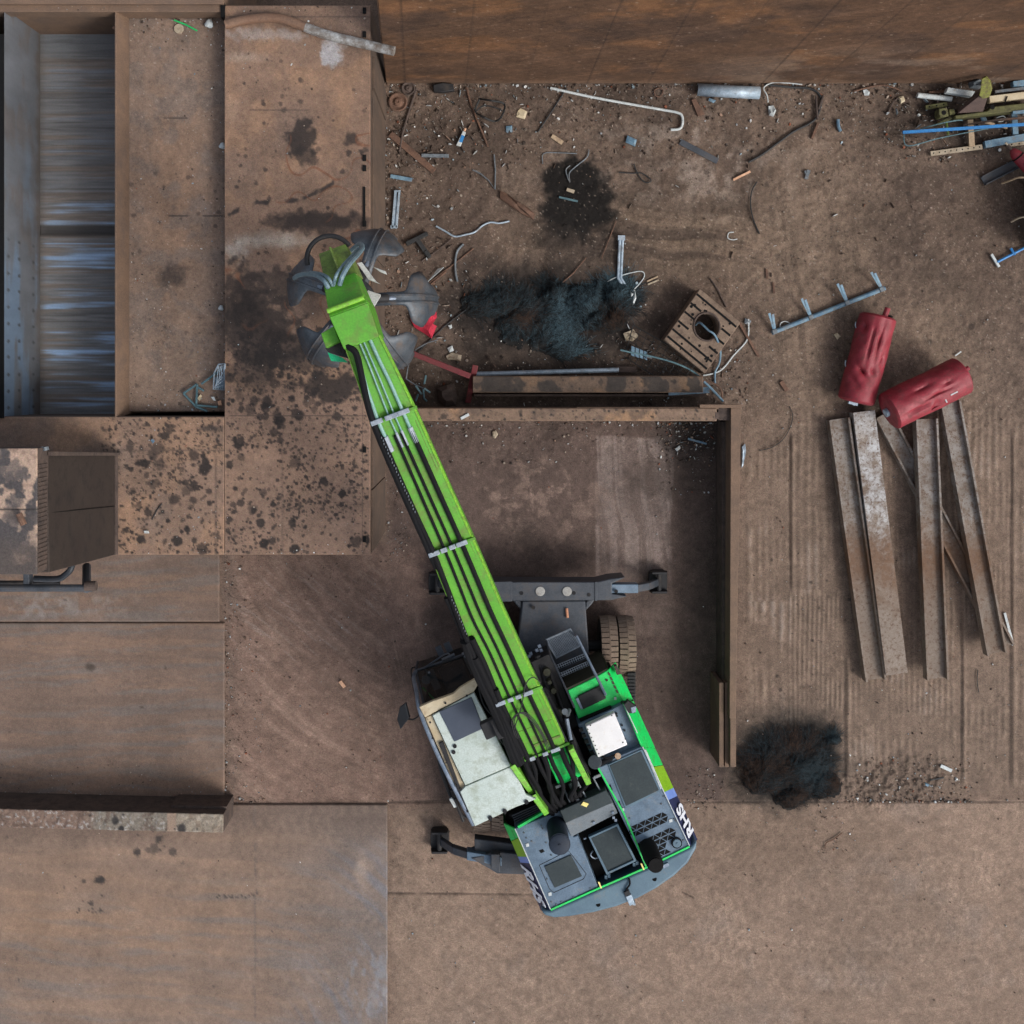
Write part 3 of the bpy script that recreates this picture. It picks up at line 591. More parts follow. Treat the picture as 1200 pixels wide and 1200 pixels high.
def roofp(X, Y):
    C = np.zeros(X.shape+(3,))+np.array((154, 132, 116.))
    C = mixc(C, (122, 102, 90), sst(.5, .66, fbm(X, Y, 18, 5, 401))*.8)
    C = mixc(C, (58, 56, 58), np.maximum(drops(X, Y, 90, (-60, 524, 42, 674), 2, 13, 402, 1.4, .5), sst(.53, .58, fbm(X, Y, 26, 4, 403)))*.9)
    C = mixc(C, (74, 66, 62), sst(620, 650, Y+(fbm(X, Y, 20, 3, 404)-.5)*30)*.75)
    C = mixc(C, (40, 37, 36), (1-sst(.4, 1.8, abs(Y-597)))*.9)
    return C, 0*X, None
px_sheet('roof', -200, 525.5, 43, 673, 7.42, 1.5, roofp, DECK, sh, .04)
MB().rect(-200, 525.5, 42.8, 672.8, 7.39, 6.9, 7.42).build('roof_edge', 'rustd', sh, .01)
m = MB()
for i in range(24): m.rect(42.8, 545+i*5.2, 44.2, 547.6+i*5.2, 7.36, 6.98, 7.4)
m.build('edge_rib', 'rustd', sh)
z = 5.2
MB().tube(spline([W(-120, 689.5, z), W(108, 689, z)], 2), .062, 10).build('pipe_frame', 'frame', sh)
MB().tube(spline([W(40, 678, 4.9), W(66, 678.5, 4.9), W(76, 674, 4.9), W(84, 664, 4.9), W(86, 640, 4.7)], 5), .055, 10).build('pipe_frame', 'frame', sh)
MB().tube([W(101.5, 664, 4.2), W(101.5, 690, z)], .075, 10).build('pipe_frame', 'frame', sh)
MB().tube([W(-120, 683, 4.7), W(70, 683, 4.7)], .04, 8).build('pipe_frame', 'black', sh); MB().rect(27, 672, 34, 690, z, z-.2).pieces('bracket', 'frame', sh, .01)
MB().tube([W(100, 687, z), W(113, 686.5, z)], .085, 12).build('pipe_flange', 'rustd', sh)
for dx in (48, 53): MB().tube([W(dx, 524, 7.1), W(dx+1, 528, 7.1)], .05, 8).pieces('bolt', 'galvd', sh)
m = MB(); m.tube([W(22, 602, 7.5), W(28, 615, 7.5)], .05, 10); tag(m.build('rusty_pipe_stub', 'rust'), 'short rusty pipe stub lying on the blotched housing roof', 'pipe')

# ================================================================ WALLS
m = MB(); x0 = W(452, 97, 0).x; yw = W(0, 97, 0).y; zt = 8.2; xi = x0-6*1.19+.02*1.19
n = 0; x = W(497, 97, 0).x-1.188
while x < 14:
    xa = max(x, x0); d = (n*7 % 5)*.0012; sh_ = .33*zt if x < x0 else 0
    m.loft([(xa+(.42 if x < x0 else 0)+.001, yw-d, zt), (x+1.188-.001, yw-d, zt), (x+1.188-.001, yw+.3, zt), (xa+(.42 if x < x0 else 0)+.001, yw+.3, zt)],
           [(xa+.001, yw-d, -.1), (x+1.188-.001, yw-d, -.1), (x+1.188-.001, yw+.3, -.1), (xa+.001, yw+.3, -.1)])
    x += 1.188; n += 1
rw = thing('retaining_wall', 'high rusty retaining wall of joined steel sheets along the north', 'wall', (0, yw, 0)); m.build('wall_body', 'wall', rw, .0015)
def wallface(X, Y):
    # X metres along the wall, Y metres up, both times 40
    C = np.zeros(X.shape+(3,))+np.array((90, 68, 53.)); z = Y/40.; x = X/40.
    C = mixc(C, (118, 84, 58), sst(.5, .68, fbm(X, Y*1.4, 60, 5, 701))*.75); C = mixc(C, (70, 55, 47), sst(.5, .7, fbm(X, Y, 46, 5, 702))*.7)
    st = streaks(X, Y, 32, 80, 4, 703); C = mixc(C, (112, 89, 72), sst(.53, .75, st)*.28); C = mixc(C, (70, 55, 47), sst(.55, .76, streaks(X, Y, 24, 60, 3, 704))*.25)
    C = mixc(C, (124, 108, 95), sst(.46, .62, fbm(X, Y*2, 70, 5, 705))*sst(3.5, 7, x)*(1-sst(1.2, 3.4, z))*.65); C = mixc(C, (112, 90, 74), (1-sst(.05, .35, z+(fbm(X, Y, 20, 3, 706)-.5)*.2))*.7)
    for k in range(0, 22):
        xs = W(497, 97, 0).x-1.188+1.188*k; wv = .25+.6*((k*37) % 10)/10; d = abs(x-xs)+(fbm(X, Y, 6, 2, 707)-.5)*.02
        C = mixc(C, (50, 40, 35), (1-sst(.004, .03, d))*wv*.6)
    C = mixc(C, (46, 38, 34), drops(X, Y, 160, (X.min(), 0, X.max(), Y.max()), .6, 3.5, 708, 3, .6)*.75)
    C = mixc(C, (156, 140, 126), sst(.986, 1, _hash(np.floor(X/1.4), np.floor(Y/1.4), 709))*.5)
    C *= (1+(fbm(X, Y, 18, 5, 710)-.5)*.34+(fbm(X, Y, 3, 3, 711)-.5)*.3)[..., None]
    return C
gx = np.linspace(x0+.45, 13.6, 620); gz = np.linspace(8.2, .0, 300); XX, ZZ = np.meshgrid(gx*40, gz*40)
xl = x0+.02
def upright(XX_, YY_, ZZ_):
    xx = XX_+0*ZZ_; f = (8.2-YY_)/8.2; xx = np.where(XX_ < 4, xx-(.43*f)*(4-xx)/(4-(x0+.45)), xx); return np.stack([xx, 0*XX_+yw-.012, YY_], -1)
grid_obj('wall_face', gx, gz, 0*XX, wallface(XX, ZZ), attr_mat('rust_wall_map', .85, .34, 40, .4, 24), None, rw, 0, upright)
# pen walls
m = MB(); m.rect(440, 478, 840, 493.5, 1.12, -.05).rect(676, 477, 842, 479.5, 1.1, .9)
pw = thing('pen_wall', 'rusty steel pen wall running west to east behind the machine', 'wall', W(650, 486, 0), 'retaining walls of the pen')
m.build('wall_beam', 'beamtop', pw, .008); MB().rect(820, 474, 869, 478, 1.16, .9).build('cap_strip', 'beamtop', pw, .006)
def walltop(seed, dark=0.):
    def f(X, Y):
        C = np.zeros(X.shape+(3,))+np.array((110, 91, 77.))*(1-dark); C = mixc(C, np.array((138, 108, 82))*(1-dark), sst(.52, .68, fbm(X, Y, 26, 4, seed))*.75); C = mixc(C, (74, 63, 56), sst(.52, .7, fbm(X, Y, 18, 4, seed+1))*.6)
        y0, y1, x0, x1 = Y.min(), Y.max(), X.min(), X.max(); n = int((x1-x0)*.35)
        C = mixc(C, (38, 34, 32), np.maximum(drops(X, Y, n, (x0, y0, x1, y1), .6, 1.8, seed+2), drops(X, Y, n//8+4, (x0, y0, x1, y1), 1.5, 4.2, seed+3))*.88)
        if dark: C = mixc(C, (44, 40, 38), sst(.48, .56, fbm(X, Y, 24, 4, seed+4))*.8)
        C *= (1+(fbm(X, Y, 5, 3, seed+5)-.5)*.3)[..., None]
        return C, 0*X, None
    return f
px_sheet('wall_top', 440.5, 478.5, 839.5, 493, 1.124, 1.2, walltop(431), DECK, pw, .003)
m = MB(); m.rect(838, 483, 842, 491, 1.127, 1.0); m.rect(841.5, 478, 856, 492.5, 1.05, -.05); m.build('corner_block', 'rustd', pw, .006)
m = MB(); m.prism([(856.5, 478), (868.5, 478), (862, 842), (855, 842)], 1.14, -.05)
pw2 = thing('pen_wall', 'rusty steel pen wall running north to south beside the track prints', 'wall', W(858, 690, 0), 'retaining walls of the pen')
m.build('wall_beam', 'beamtop', pw2, .008)
for xa, xb, zz in ((842.8, 848, .98), (849.5, 854, .92), (855.8, 862.5, 1.1)): MB().rect(xa, 838 if zz > 1 else 800, xb, 899, zz, .0).build('rail_end', 'beamtop', pw2, .006)
MB().rect(846, 494, 854, 899, .62, 0.).build('web_plate', 'rustd', pw2, .006)
# low wall in the west
lw = thing('low_wall', 'low wall with rubble-covered top between two steel ground plates', 'wall', W(90, 962, 0))
def lowtop(X, Y):
    C = np.zeros(X.shape+(3,))+np.array((112, 105, 96.)); w = 1-sst(90, 120, X+(fbm(X, Y, 14, 3, 421)-.5)*30)
    C = mixc(C, (108, 88, 78), w*.8); C = mixc(C, (150, 148, 146), sst(.58, .72, fbm(X, Y, 3, 4, 422))*(.7)); C = mixc(C, (84, 70, 62), sst(.56, .68, fbm(X, Y, 7, 4, 423))*.6)
    C = mixc(C, (144, 132, 116), sst(203, 208, X)*.5); strip = sst(195, 196.5, X)*(1-sst(205.5, 207, X)); C = mixc(C, (134, 116, 102), strip*.95)
    C = mixc(C, (48, 46, 46), np.maximum(ell(X, Y, 135, 958, 4, 5, .3, .3, 424, 5), np.maximum(ell(X, Y, 142, 968, 4, 3.6, .3, .3, 425, 5), ell(X, Y, 213, 966, 5, 6, .3, .3, 426, 5)))*.9)
    C = mixc(C, (48, 46, 46), drops(X, Y, 26, (100, 950, 262, 976), .6, 2, 427)*.8)
    return C, (fbm(X, Y, 5, 3, 428)-.5)*.05*(1-strip), None
k = 1.05
def sk(XX, YY, ZZ): return np.stack([XX, YY-(XX-W(0, 0, k).x)*.024, ZZ+0*XX], -1)
px_sheet('wall_top', -80, 948, 261.5, 969.5, k, 1.1, lowtop, attr_mat('rubble_top', .92, .4, 60, .7, 40), lw, .03, sk)
p = [(-80, 946.6), (261.5, 955), (261.5, 975.8), (-80, 968.2)]; MB().prism(p, k-.03, -.05, k).build('wall_body', 'rustd', lw, .01)
m = MB(); a = W(261.5, 955, k); b = W(195, 953.5, k); m.loft([(a.x, a.y+.05, .7), (b.x, b.y+.05, .7), (b.x, b.y, .7), (a.x, a.y, .7)], [(a.x, a.y+.05, 0), (b.x, b.y+.05, 0), (b.x, b.y, 0), (a.x, a.y, 0)]); m.pieces('side_plate', 'rustd', lw)
# ================================================================ THE MATERIAL HANDLER
mh = thing('material_handler', 'green wheeled scrap handler with long boom and open grab', 'material handler', W(668, 850, 0))
# ---- undercarriage
uc = M['frame']
m = MB(); m.prism([(612, 704), (686, 704), (690, 760), (690, 900), (680, 985), (612, 985), (606, 900), (606, 760)], 1.15, .55)
m.prism([(598, 697), (612, 705), (612, 716), (604, 708)], 1.1, .6).prism([(700, 697), (686, 705), (686, 716), (694, 708)], 1.1, .6)
m.build('chassis', uc, mh, .03)
m = MB(); m.prism([(540, 690), (552, 681.5), (600, 682), (700, 682), (716, 678), (733, 676.5), (717, 684), (717, 696), (735, 699), (716, 703.5), (600, 704.5), (560, 704), (540, 699)], 1.22, .55)
m.build('stabilizer_beam', uc, mh, .02)
m = MB()
for x in (633, 664.5): m.tube([W(x, 693, 1.2), W(x, 693, 1.25)], .095, 18)
m.pieces('pin_cap', pmat('dull_cap', (150, 150, 146), (176, 174, 168), 9, .6, .2, .2, (110, 104, 98), .3, 9), mh, .008)
m = MB(); m.prism([(575.5, 682), (600, 681.5), (600, 705), (575.5, 705)], 1.235, 1.1); m.prism([(697, 682), (700, 681.8), (700, 704), (697, 704.6)], 1.235, 1.1); m.pieces('wear_plate', uc, mh, .006)
m = MB()
for (x, y) in ((611, 695), (672.5, 695), (690, 697), (625, 712), (722, 693)): m.tube([W(x, y, 1.2), W(x, y, 1.232)], .04, 10)
m.pieces('bolt', 'black', mh)
def stab(inner, mid, foot, yi, ym, yf, lightc):
    """outrigger: box arm, sloping leg, ground pad"""
    m = MB(); a = W(inner, yi, 1.18); b = W(mid, ym, 1.1); w = .09
    m.loft([a+Vector((0, w, 0)), b+Vector((0, w, 0)), b-Vector((0, w, 0)), a-Vector((0, w, 0))], [p-Vector((0, 0, .28)) for p in (a+Vector((0, w, 0)), b+Vector((0, w, 0)), b-Vector((0, w, 0)), a-Vector((0, w, 0)))])
    arm = m.build('outrigger_arm', lightc, mh, .015)
    m = MB(); b2 = b+Vector((0, 0, -.02)); c = W(foot, yf, .28); w = .075
    mid2 = (b2+c)/2+Vector((0, 0, .12))
    for p, q in ((b2, mid2), (mid2, c)):
        m.loft([p+Vector((0, w, 0)), q+Vector((0, w, 0)), q-Vector((0, w, 0)), p-Vector((0, w, 0))], [r-Vector((0, 0, .22)) for r in (p+Vector((0, w, 0)), q+Vector((0, w, 0)), q-Vector((0, w, 0)), p-Vector((0, w, 0)))])
    m.build('outrigger_leg', 'frame', mh, .015)
    m = MB(); cx, cy = c.x, c.y
    ring = [(cx+.2*math.copysign(abs(math.cos(t))**.45, math.cos(t)), cy+.235*math.copysign(abs(math.sin(t))**.45, math.sin(t))) for t in np.linspace(0, 2*math.pi, 24, endpoint=False)]
    m.loft([(x*.96+cx*.04, y*.96+cy*.04, .14) for x, y in ring], [(x, y, .0) for x, y in ring])
    for sy in (-1, 1): m.loft([(cx-.16, cy+sy*.2-.025, .34), (cx+.16, cy+sy*.2-.025, .34), (cx+.16, cy+sy*.2+.025, .34), (cx-.16, cy+sy*.2+.025, .34)], [(cx-.19, cy+sy*.2-.025, .12), (cx+.19, cy+sy*.2-.025, .12), (cx+.19, cy+sy*.2+.025, .12), (cx-.19, cy+sy*.2+.025, .12)])
    m.tube([(cx, cy-.2, .27), (cx, cy+.2, .27)], .05, 10); m.build('foot_pad', 'black', mh, .012)
stab(714, 748, 772.5, 690, 690, 682.5, 'slate'); stab(582, 545, 512.5, 690, 690, 684, 'frame')
stab(588, 547, 515, 1010, 1003, 987, 'slate'); stab(712, 752, 776, 1010, 1003, 987, 'frame')
m = MB(); m.prism([(552, 1006), (582, 998), (610, 1001), (700, 1001), (745, 1006), (700, 1025), (612, 1025), (583, 1024)], 1.14, .5); m.prism([(575, 1001), (586, 1001), (586, 1023), (575, 1018)], 1.3, 1.1).prism([(556, 983), (612, 990), (612, 1001), (556, 998)], 1.0, .7); m.build('stabilizer_beam', uc, mh, .02)
# ---- wheels: twin tyres with block tread
def wheel(px, py):
    c = W(px, py, .62)
    wh = MB(); R = .63
    hub = MB(); hub.tube([c+Vector((-.3, 0, 0)), c+Vector((.3, 0, 0))], .3, 20)
    hub = hub.build('wheel_hub', 'black', mh)
    for k, off in enumerate((-.182, .182)):
        t = MB(); prof = [(-.17, R-.09), (-.155, R-.045), (0, R-.035), (.155, R-.045), (.17, R-.09), (.15, .3), (-.15, .3)]
        n = 56; base = len(t.v)
        for i in range(n):
            a = 2*math.pi*i/n
            for (dx, r) in prof: t.v.append((c.x+off+dx, c.y+r*math.cos(a), c.z+r*math.sin(a)))
        q = len(prof)
        for i in range(n):
            for j in range(q):
                t.f.append([i*q+j, i*q+(j+1) % q, ((i+1) % n)*q+(j+1) % q, ((i+1) % n)*q+j]); t.sm.append(False)
        ty = t.build('tyre', 'tyregap', mh)
        tr = MB(); nb = 34
        for i in range(nb):
            a0 = 2*math.pi*i/nb; a1 = a0+2*math.pi/nb*.80
            for s_ in (-1, 1):
                xs = (.008*s_, .165*s_) if True else 0
                sh = (0 if s_ < 0 else math.pi/nb)
                ring = []
                for (dx, a, r) in ((xs[0], a0, R), (xs[1], a0, R-.02), (xs[1], a1, R-.02), (xs[0], a1, R)):
                    ring.append((c.x+off+dx, c.y+r*math.cos(a+sh), c.z+r*math.sin(a+sh)))
                low = []
                for (dx, a, r) in ((xs[0], a0, R-.07), (xs[1], a0, R-.09), (xs[1], a1, R-.09), (xs[0], a1, R-.07)):
                    low.append((c.x+off+dx, c.y+r*math.cos(a+sh), c.z+r*math.sin(a+sh)))
                tr.loft(ring, low)
        # continuous rib in the middle joins the blocks
        tr.tube([(c.x+off, c.y+(R-.022)*math.cos(a), c.z+(R-.022)*math.sin(a)) for a in np.linspace(0, 2*math.pi, 57)], .022, 6, False)
        tr.build('tread', 'tyre', ty)
for p in ((722, 757), (575, 757), (722, 937), (575, 937)): wheel(*p)
MB().tube([W(575, 757, .62), W(722, 757, .62)], .12, 10).build('axle', 'black', mh); MB().tube([W(575, 937, .62), W(722, 937, .62)], .12, 10).build('axle', 'black', mh)
MB().tube([W(655, 868, 1.1), W(655, 868, 1.7)], .95, 32).build('slewing_ring', 'black', mh)
# ---- slewing platform
deckpoly = [(592, 960), (640, 945), (588, 830), (612, 800), (660, 800), (715, 780), (740, 820), (800, 985), (645, 1062)]
MB().prism(deckpoly, 2.05, 1.65).build('slew_deck', 'dark', mh, .02)
# left rear housing
def panel(poly, zt, zb, name, mt, bev=.015, par=mh): return MB().prism(poly, zt, zb).build(name, mt, par, bev)
lh = panel([(603, 971), (656, 950), (672, 981), (677, 979), (701, 1039.5), (645, 1065)], 2.9, 2.0, 'rear_housing', 'slate')
panel([(638, 1015.6), (669, 1002), (682, 1027), (650, 1040.6)], 2.925, 2.89, 'lid', 'lid', .006, lh)
m = MB(); fr = [(632, 1014), (666, 997), (671, 1003), (687, 1024), (684, 1030), (649, 1046), (644, 1042)]
m.tube([W(x, y, 2.902) for x, y in fr+fr[:1]], .006, 4); m.build('lid_seam', 'black', lh)
panel([(631.5, 997), (636, 995), (638.5, 998), (634, 1000)], 2.906, 2.88, 'lift_slot', 'dark', .002, lh)
m = MB()
for x, y in ((618, 990.5), (644.5, 1048)): m.prism([(x-2, y-1.6), (x+1.6, y-2.4), (x+2.2, y+1.4), (x-1.4, y+2.2)], 2.912, 2.89)
m.pieces('sticker', 'pale', lh)
m = MB()
for x, y in ((614, 976), (617, 982), (634.5, 968), (636, 971), (640, 987.5), (646, 1002), (692, 1041), (672, 1051), (646, 1057), (652, 1060), (658, 1057), (641, 1030), (623, 986)): m.tube([W(x, y, 2.9), W(x, y, 2.915)], .016, 8)
m.pieces('bolt', 'galvd', lh)
# air cleaner
m = MB(); b = W(653.5, 967, 2.9); t = W(656, 990.5, 3.86)
t = Vector((b.x+.0, b.y-.0, 3.86)); c0 = W(656, 990.5, 3.86)
m.tube([(c0.x, c0.y, 2.9), (c0.x, c0.y, 3.78), (c0.x, c0.y, 3.83), (c0.x, c0.y, 3.85)], [.185, .185, .178, .12], 28); m.tube([(c0.x, c0.y, 3.79), (c0.x, c0.y, 3.815)], .196, 28); m.tube([(c0.x, c0.y, 3.84), (c0.x, c0.y, 3.87)], .02, 8)
m.build('air_cleaner', pmat('air_cleaner_plastic', (26, 34, 46), (34, 43, 56), 5, .55, 0, .04, spec=.3), mh)
# centre: engine bay
m = MB(); m.slab([W(656, 950, 3.1), W(710, 926, 3.1), W(717.5, 941, 3.1), W(662.5, 964.5, 3.1)], .9); br = m.build('valve_cover', 'lid', mh, .012)
m = MB(); m.slab([W(662.5, 964.5, 3.09), W(717.7, 941, 3.09), W(724, 953, 2.9), W(669.5, 981, 2.9)], .3); m.build('valve_cover', pmat('grey_cover', (84, 92, 98), (94, 102, 108), 3, .55, 0, .05, (110, 106, 98), .2, 5), mh, .012)
m = MB(); c = W(705.5, 943, 3.13); m.box(W(685.5, 942.5, 3.12), (.022, .03, 0), (-.05, .02, 0), (0, 0, .012)); m.build('yellow_tag', pmat('yellow_label', (214, 190, 116), None, 4, .6), br)
m = MB()
for x, y in ((696, 964), (719, 958), (721.5, 961), (718, 952)): m.box(W(x, y, 2.98), (.022, 0, 0), (0, .022, 0), (0, 0, .02))
m.pieces('latch', 'chrome', br)
m = MB(); m.prism([(677, 979), (723, 957), (751, 1015), (701, 1038)], 2.5, 2.0, 2.9); m.build('engine_bay', 'dark', mh)
fo = [(689.6, 981), (724, 965.6), (746, 1009), (711, 1025.5)]; fi = [(692.4, 982.4), (722.6, 968.6), (742.6, 1008), (712.4, 1022)]
rf = MB(); n = 4; a = [W(x, y, 2.86) for x, y in fo]; b = [W(x, y, 2.86) for x, y in fi]; lo = [p-Vector((0, 0, .12)) for p in a]; li = [p-Vector((0, 0, .12)) for p in b]
rf.add(a+b+lo+li, [[i, (i+1) % 4, 4+(i+1) % 4, 4+i] for i in range(4)]+[[i, (i+1) % 4, 8+(i+1) % 4, 8+i][::-1] for i in range(4)]+[[4+i, 4+(i+1) % 4, 12+(i+1) % 4, 12+i] for i in range(4)]+[[8+i, 8+(i+1) % 4, 12+(i+1) % 4, 12+i][::-1] for i in range(4)])
cooler = rf.build('cooler_frame', 'weight', mh, .006)
MB().prism([(692.6, 982.6), (722.4, 968.8), (742.4, 1007.9), (712.5, 1021.8)], 2.83, 2.78, 2.83).build('cooler_lid', 'lid', cooler)
m = MB()
for x, y in ((710, 1026), (713.5, 1024.5), (743, 1011), (746.5, 1009.5)): m.box(W(x, y+1.5, 2.8), (.025, 0, 0), (0, .035, 0), (0, 0, .03))
m.pieces('bracket', 'weight', cooler, .004)
m = MB(); m.tube(spline([W(695, 997, 2.7), W(692, 1002, 2.74), W(697, 1006, 2.72), W(703, 1004, 2.7)], 4), .014, 6); m.tube([W(684, 983, 2.7), W(687, 982, 2.7)], .02, 6); m.build('bay_hose', 'chrome', mh)
# right housing, rear deck
rh = panel([(700, 900), (716, 893), (718, 889), (753, 874.5), (808, 991), (757, 1016)], 2.9, 2.0, 'engine_housing', 'slate')
panel([(712.5, 896), (752.5, 878), (775, 927), (733, 948)], 2.93, 2.89, 'radiator_cover', 'weight', .006, rh)
panel([(714.5, 897.2), (751.3, 880.6), (772.2, 926), (733.8, 944.6)], 2.94, 2.9, 'radiator_mesh', 'lid', .004, rh)
panel([(754.4, 879), (757.2, 878.5), (776.5, 923.5), (774, 925)], 2.925, 2.89, 'louvre', 'pale', .003, rh)
m = MB()
for x, y, dx, dy in ((714, 920, 2.5, 6), (724.5, 939, 3, 8)): m.prism([(x, y), (x+1.5, y-.5), (x+1.5+dx, y+dy), (x+dx, y+dy+.5)], 2.908, 2.88)
m.pieces('lift_slot', 'dark', rh)
m = MB()
def tri_rows(o, ex, ey, cols, rows, skip=()):
    o = Vector(o); ex = Vector(ex); ey = Vector(ey)
    for r in range(rows):
        for c in range(cols*2-1):
            if (r, c) in skip: continue
            a = o+ex*(c*.5)+ey*r; g = .13
            if (c+r) % 2 == 0: t = [a+ex*.5+ey*.1, a+ex*.90+ey*.9, a+ex*.10+ey*.9]
            else: t = [a+ex*.10+ey*.1, a+ex*.90+ey*.1, a+ex*.5+ey*.9]
            m.prism([(p.x, p.y) for p in t], 2.9045, 2.895)
tri_rows((733.5, 971), (9.4, -4.37), (2.9, 6.2), 5, 2)
sk = {(r, c) for r in (2, 3) for c in range(6, 12)} | {(r, c) for r in (0, 1, 2, 3) for c in range(0, 4) if r > 1 and c < 1}
tri_rows((743, 989), (9.4, -4.37), (2.9, 6.2), 5, 4, sk)
m.build('triangle_grille', 'dark', rh)
m = MB(); c = W(792.7, 987, 2.9); m.tube([c, c+Vector((0, 0, .05))], .1, 24); m.build('filler_ring', 'dark', rh)
m = MB(); m.tube([c+Vector((0, 0, .02)), c+Vector((0, 0, .065))], .078, 24); m.tube([c+Vector((0, 0, .06)), c+Vector((0, 0, .075))], .02, 10); m.build('filler_cap', 'weight', rh, .006)
m = MB()
for x, y in ((729.5, 949), (786, 962)): m.prism([(x-2, y-1.2), (x+1.8, y-2.4), (x+2.2, y+1), (x-1.4, y+2)], 2.915, 2.89)
m.pieces('sticker', 'pale', rh)
m = MB()
for x, y in ((735, 964), (738, 959), (775, 942), (778, 933.5), (790, 960), (801, 985), (792, 962), (764, 1010), (770, 1006)): m.tube([W(x, y, 2.9), W(x, y, 2.916)], .018, 8)
m.pieces('bolt', 'galvd', rh)
# exhaust pipe
e0 = W(757.5, 990, 2.9); e1 = W(768, 1013, 3.7)
m = MB(); m.tube([e0+Vector((.03, -.04, 0)), e0*.35+e1*.65, e1], [.165, .165, .15], 22); m.tube([e1+Vector((0, 0, -.02)), e1+Vector((0.005, -.005, .05))], .135, 22); m.build('exhaust_pipe', pmat('sooty_exhaust', (12, 12, 12), (20, 19, 19), 6, .85, 0, .15, spec=.2), mh)
# green edge trims
m = MB()
for p, q in (((645.5, 1066), (700, 1041.5)), ((700, 1041.5), (757.5, 1016.5)), ((757.5, 1016.5), (808, 992)), ((700, 898), (731, 953)), ((731, 953), (757, 1015))):
    a, b = W(*p, 2.915), W(*q, 2.915); d = (b-a).normalized(); n = Vector((-d.y, d.x, 0))*.016; m.box((a+b)/2, (b-a)/2, n, (0, 0, .014))
for p, q in (((607, 968.5), (640, 949.5)), ((640, 949.5), (627, 927))):
    a, b = W(*p, 2.95), W(*q, 2.95); d = (b-a).normalized(); n = Vector((-d.y, d.x, 0))*.022; m.box((a+b)/2, (b-a)/2, n, (0, 0, .05))
m.pieces('edge_trim', 'green', mh)
m = MB()
for p, q in (((603.5, 971), (645, 1065.3)), ((753, 875), (808, 991)), ((731, 825), (747, 859))):
    a, b = W(*p, 2.925), W(*q, 2.925); d = (b-a).normalized(); n = Vector((-d.y, d.x, 0))*.008; m.box((a+b)/2, (b-a)/2, n, (0, 0, .01))
m.pieces('edge_strip', 'pale', mh)
# chamfered side panels with decals
def band(pin, pout, zi, zo, name, mt, d=.0):
    m = MB(); a = [W(x, y, zi) for x, y in pin]; b = [W(x, y, zo) for x, y in pout]
    nrm = (a[1]-a[0]).cross(b[0]-a[0]); nrm.normalize(); nrm = nrm if nrm.z > 0 else -nrm
    up = nrm*d
    m.loft([a[0]+up, a[1]+up, b[1]+up, b[0]+up], [a[0]+up-nrm*.03, a[1]+up-nrm*.03, b[1]+up-nrm*.03, b[0]+up-nrm*.03])
    m.add([b[0], b[1], b[1]-Vector((0, 0, .75)), b[0]-Vector((0, 0, .75))], [[0, 1, 2, 3]])
    return m.build(name, mt, mh, .004)
def lp(a, b, t): return (a[0]+(b[0]-a[0])*t, a[1]+(b[1]-a[1])*t)
LI, LO = ((603, 971), (645, 1066)), ((590, 965), (634, 1067))
def side(I, O, cuts, zi=2.9, zo=2.35):
    for t0, t1, s0, s1, nm, mt in cuts: band((lp(*I, t0), lp(*I, t1)), (lp(*O, s0), lp(*O, s1)), zi, zo, nm, mt)
side(LI, LO, ((0, .11, 0, .2, 'side_panel', 'green'), (.115, .35, .205, .38, 'side_panel', pmat('panel_lime', (112, 160, 24), (124, 170, 32), 3, .45, 0, .04)), (.35, .43, .38, .45, 'decal_band', 'peri'), (.43, 1, .45, 1, 'decal_panel', 'navy')))
RI, RO = ((753, 875), (808, 991.5)), ((768, 877), (817.5, 984))
side(RI, RO, ((0, .20, 0, .18, 'side_panel', 'green'), (.205, .46, .185, .43, 'side_panel', pmat('panel_lime', None)), (.46, .54, .43, .52, 'decal_band', 'peri'), (.54, 1, .52, 1, 'decal_panel', 'navy')))
side(((731, 823), (753, 874.6)), ((742.5, 821.5), (768, 876.5)), ((0, 1, 0, 1, 'side_panel', 'green'),))
side(((713, 785), (731, 822.6)), ((721.5, 776), (742.5, 821)), ((0, 1, 0, 1, 'side_panel', 'green'),), 2.56, 2.2)
def lettering(txt, O, U, V, size, run):
    """white letters lying on a panel: O origin, U reading direction, V up"""
    cu = bpy.data.curves.new('lettering', 'FONT'); cu.body = txt; cu.size = size; cu.extrude = .004; cu.shear = .25; cu.offset = .02
    tmp = bpy.data.objects.new('lettering', cu); COL.objects.link(tmp); bpy.context.view_layer.update()
    me = bpy.data.meshes.new_from_object(tmp.evaluated_get(bpy.context.evaluated_depsgraph_get()))
    bpy.data.objects.remove(tmp); U = Vector(U).normalized(); N = U.cross(Vector(V)).normalized(); Vv = N.cross(U)
    xs = [v.co.x for v in me.vertices]; x0, x1 = min(xs), max(xs); off = world_loc(mh); kx = run/(x1-x0)
    for v in me.vertices: v.co = O+U*((v.co.x-x0)*kx)+Vv*(v.co.y)+N*(v.co.z+.03)-off
    me.materials.clear(); me.materials.append(M['letter']); o = bpy.data.objects.new('lettering', me); COL.objects.link(o); o.parent = mh
    return (x1-x0)
def side_text(I, O, t0, t1, zi=2.9, zo=2.35, rev=False):
    a0, a1 = W(*lp(*I, t0), zi), W(*lp(*I, t1), zi); b0, b1 = W(*lp(*O, t0), zo), W(*lp(*O, t1), zo)
    if rev: a0, a1, b0, b1 = a1, a0, b1, b0
    U = b1-b0; V = (a0+a1)/2-(b0+b1)/2
    O_ = b0+V*.14
    lettering('RHS', O_, U, V, .58, U.length*.96)
side_text(LI, LO, .46, .92); side_text(RI, RO, .55, .90, rev=True)
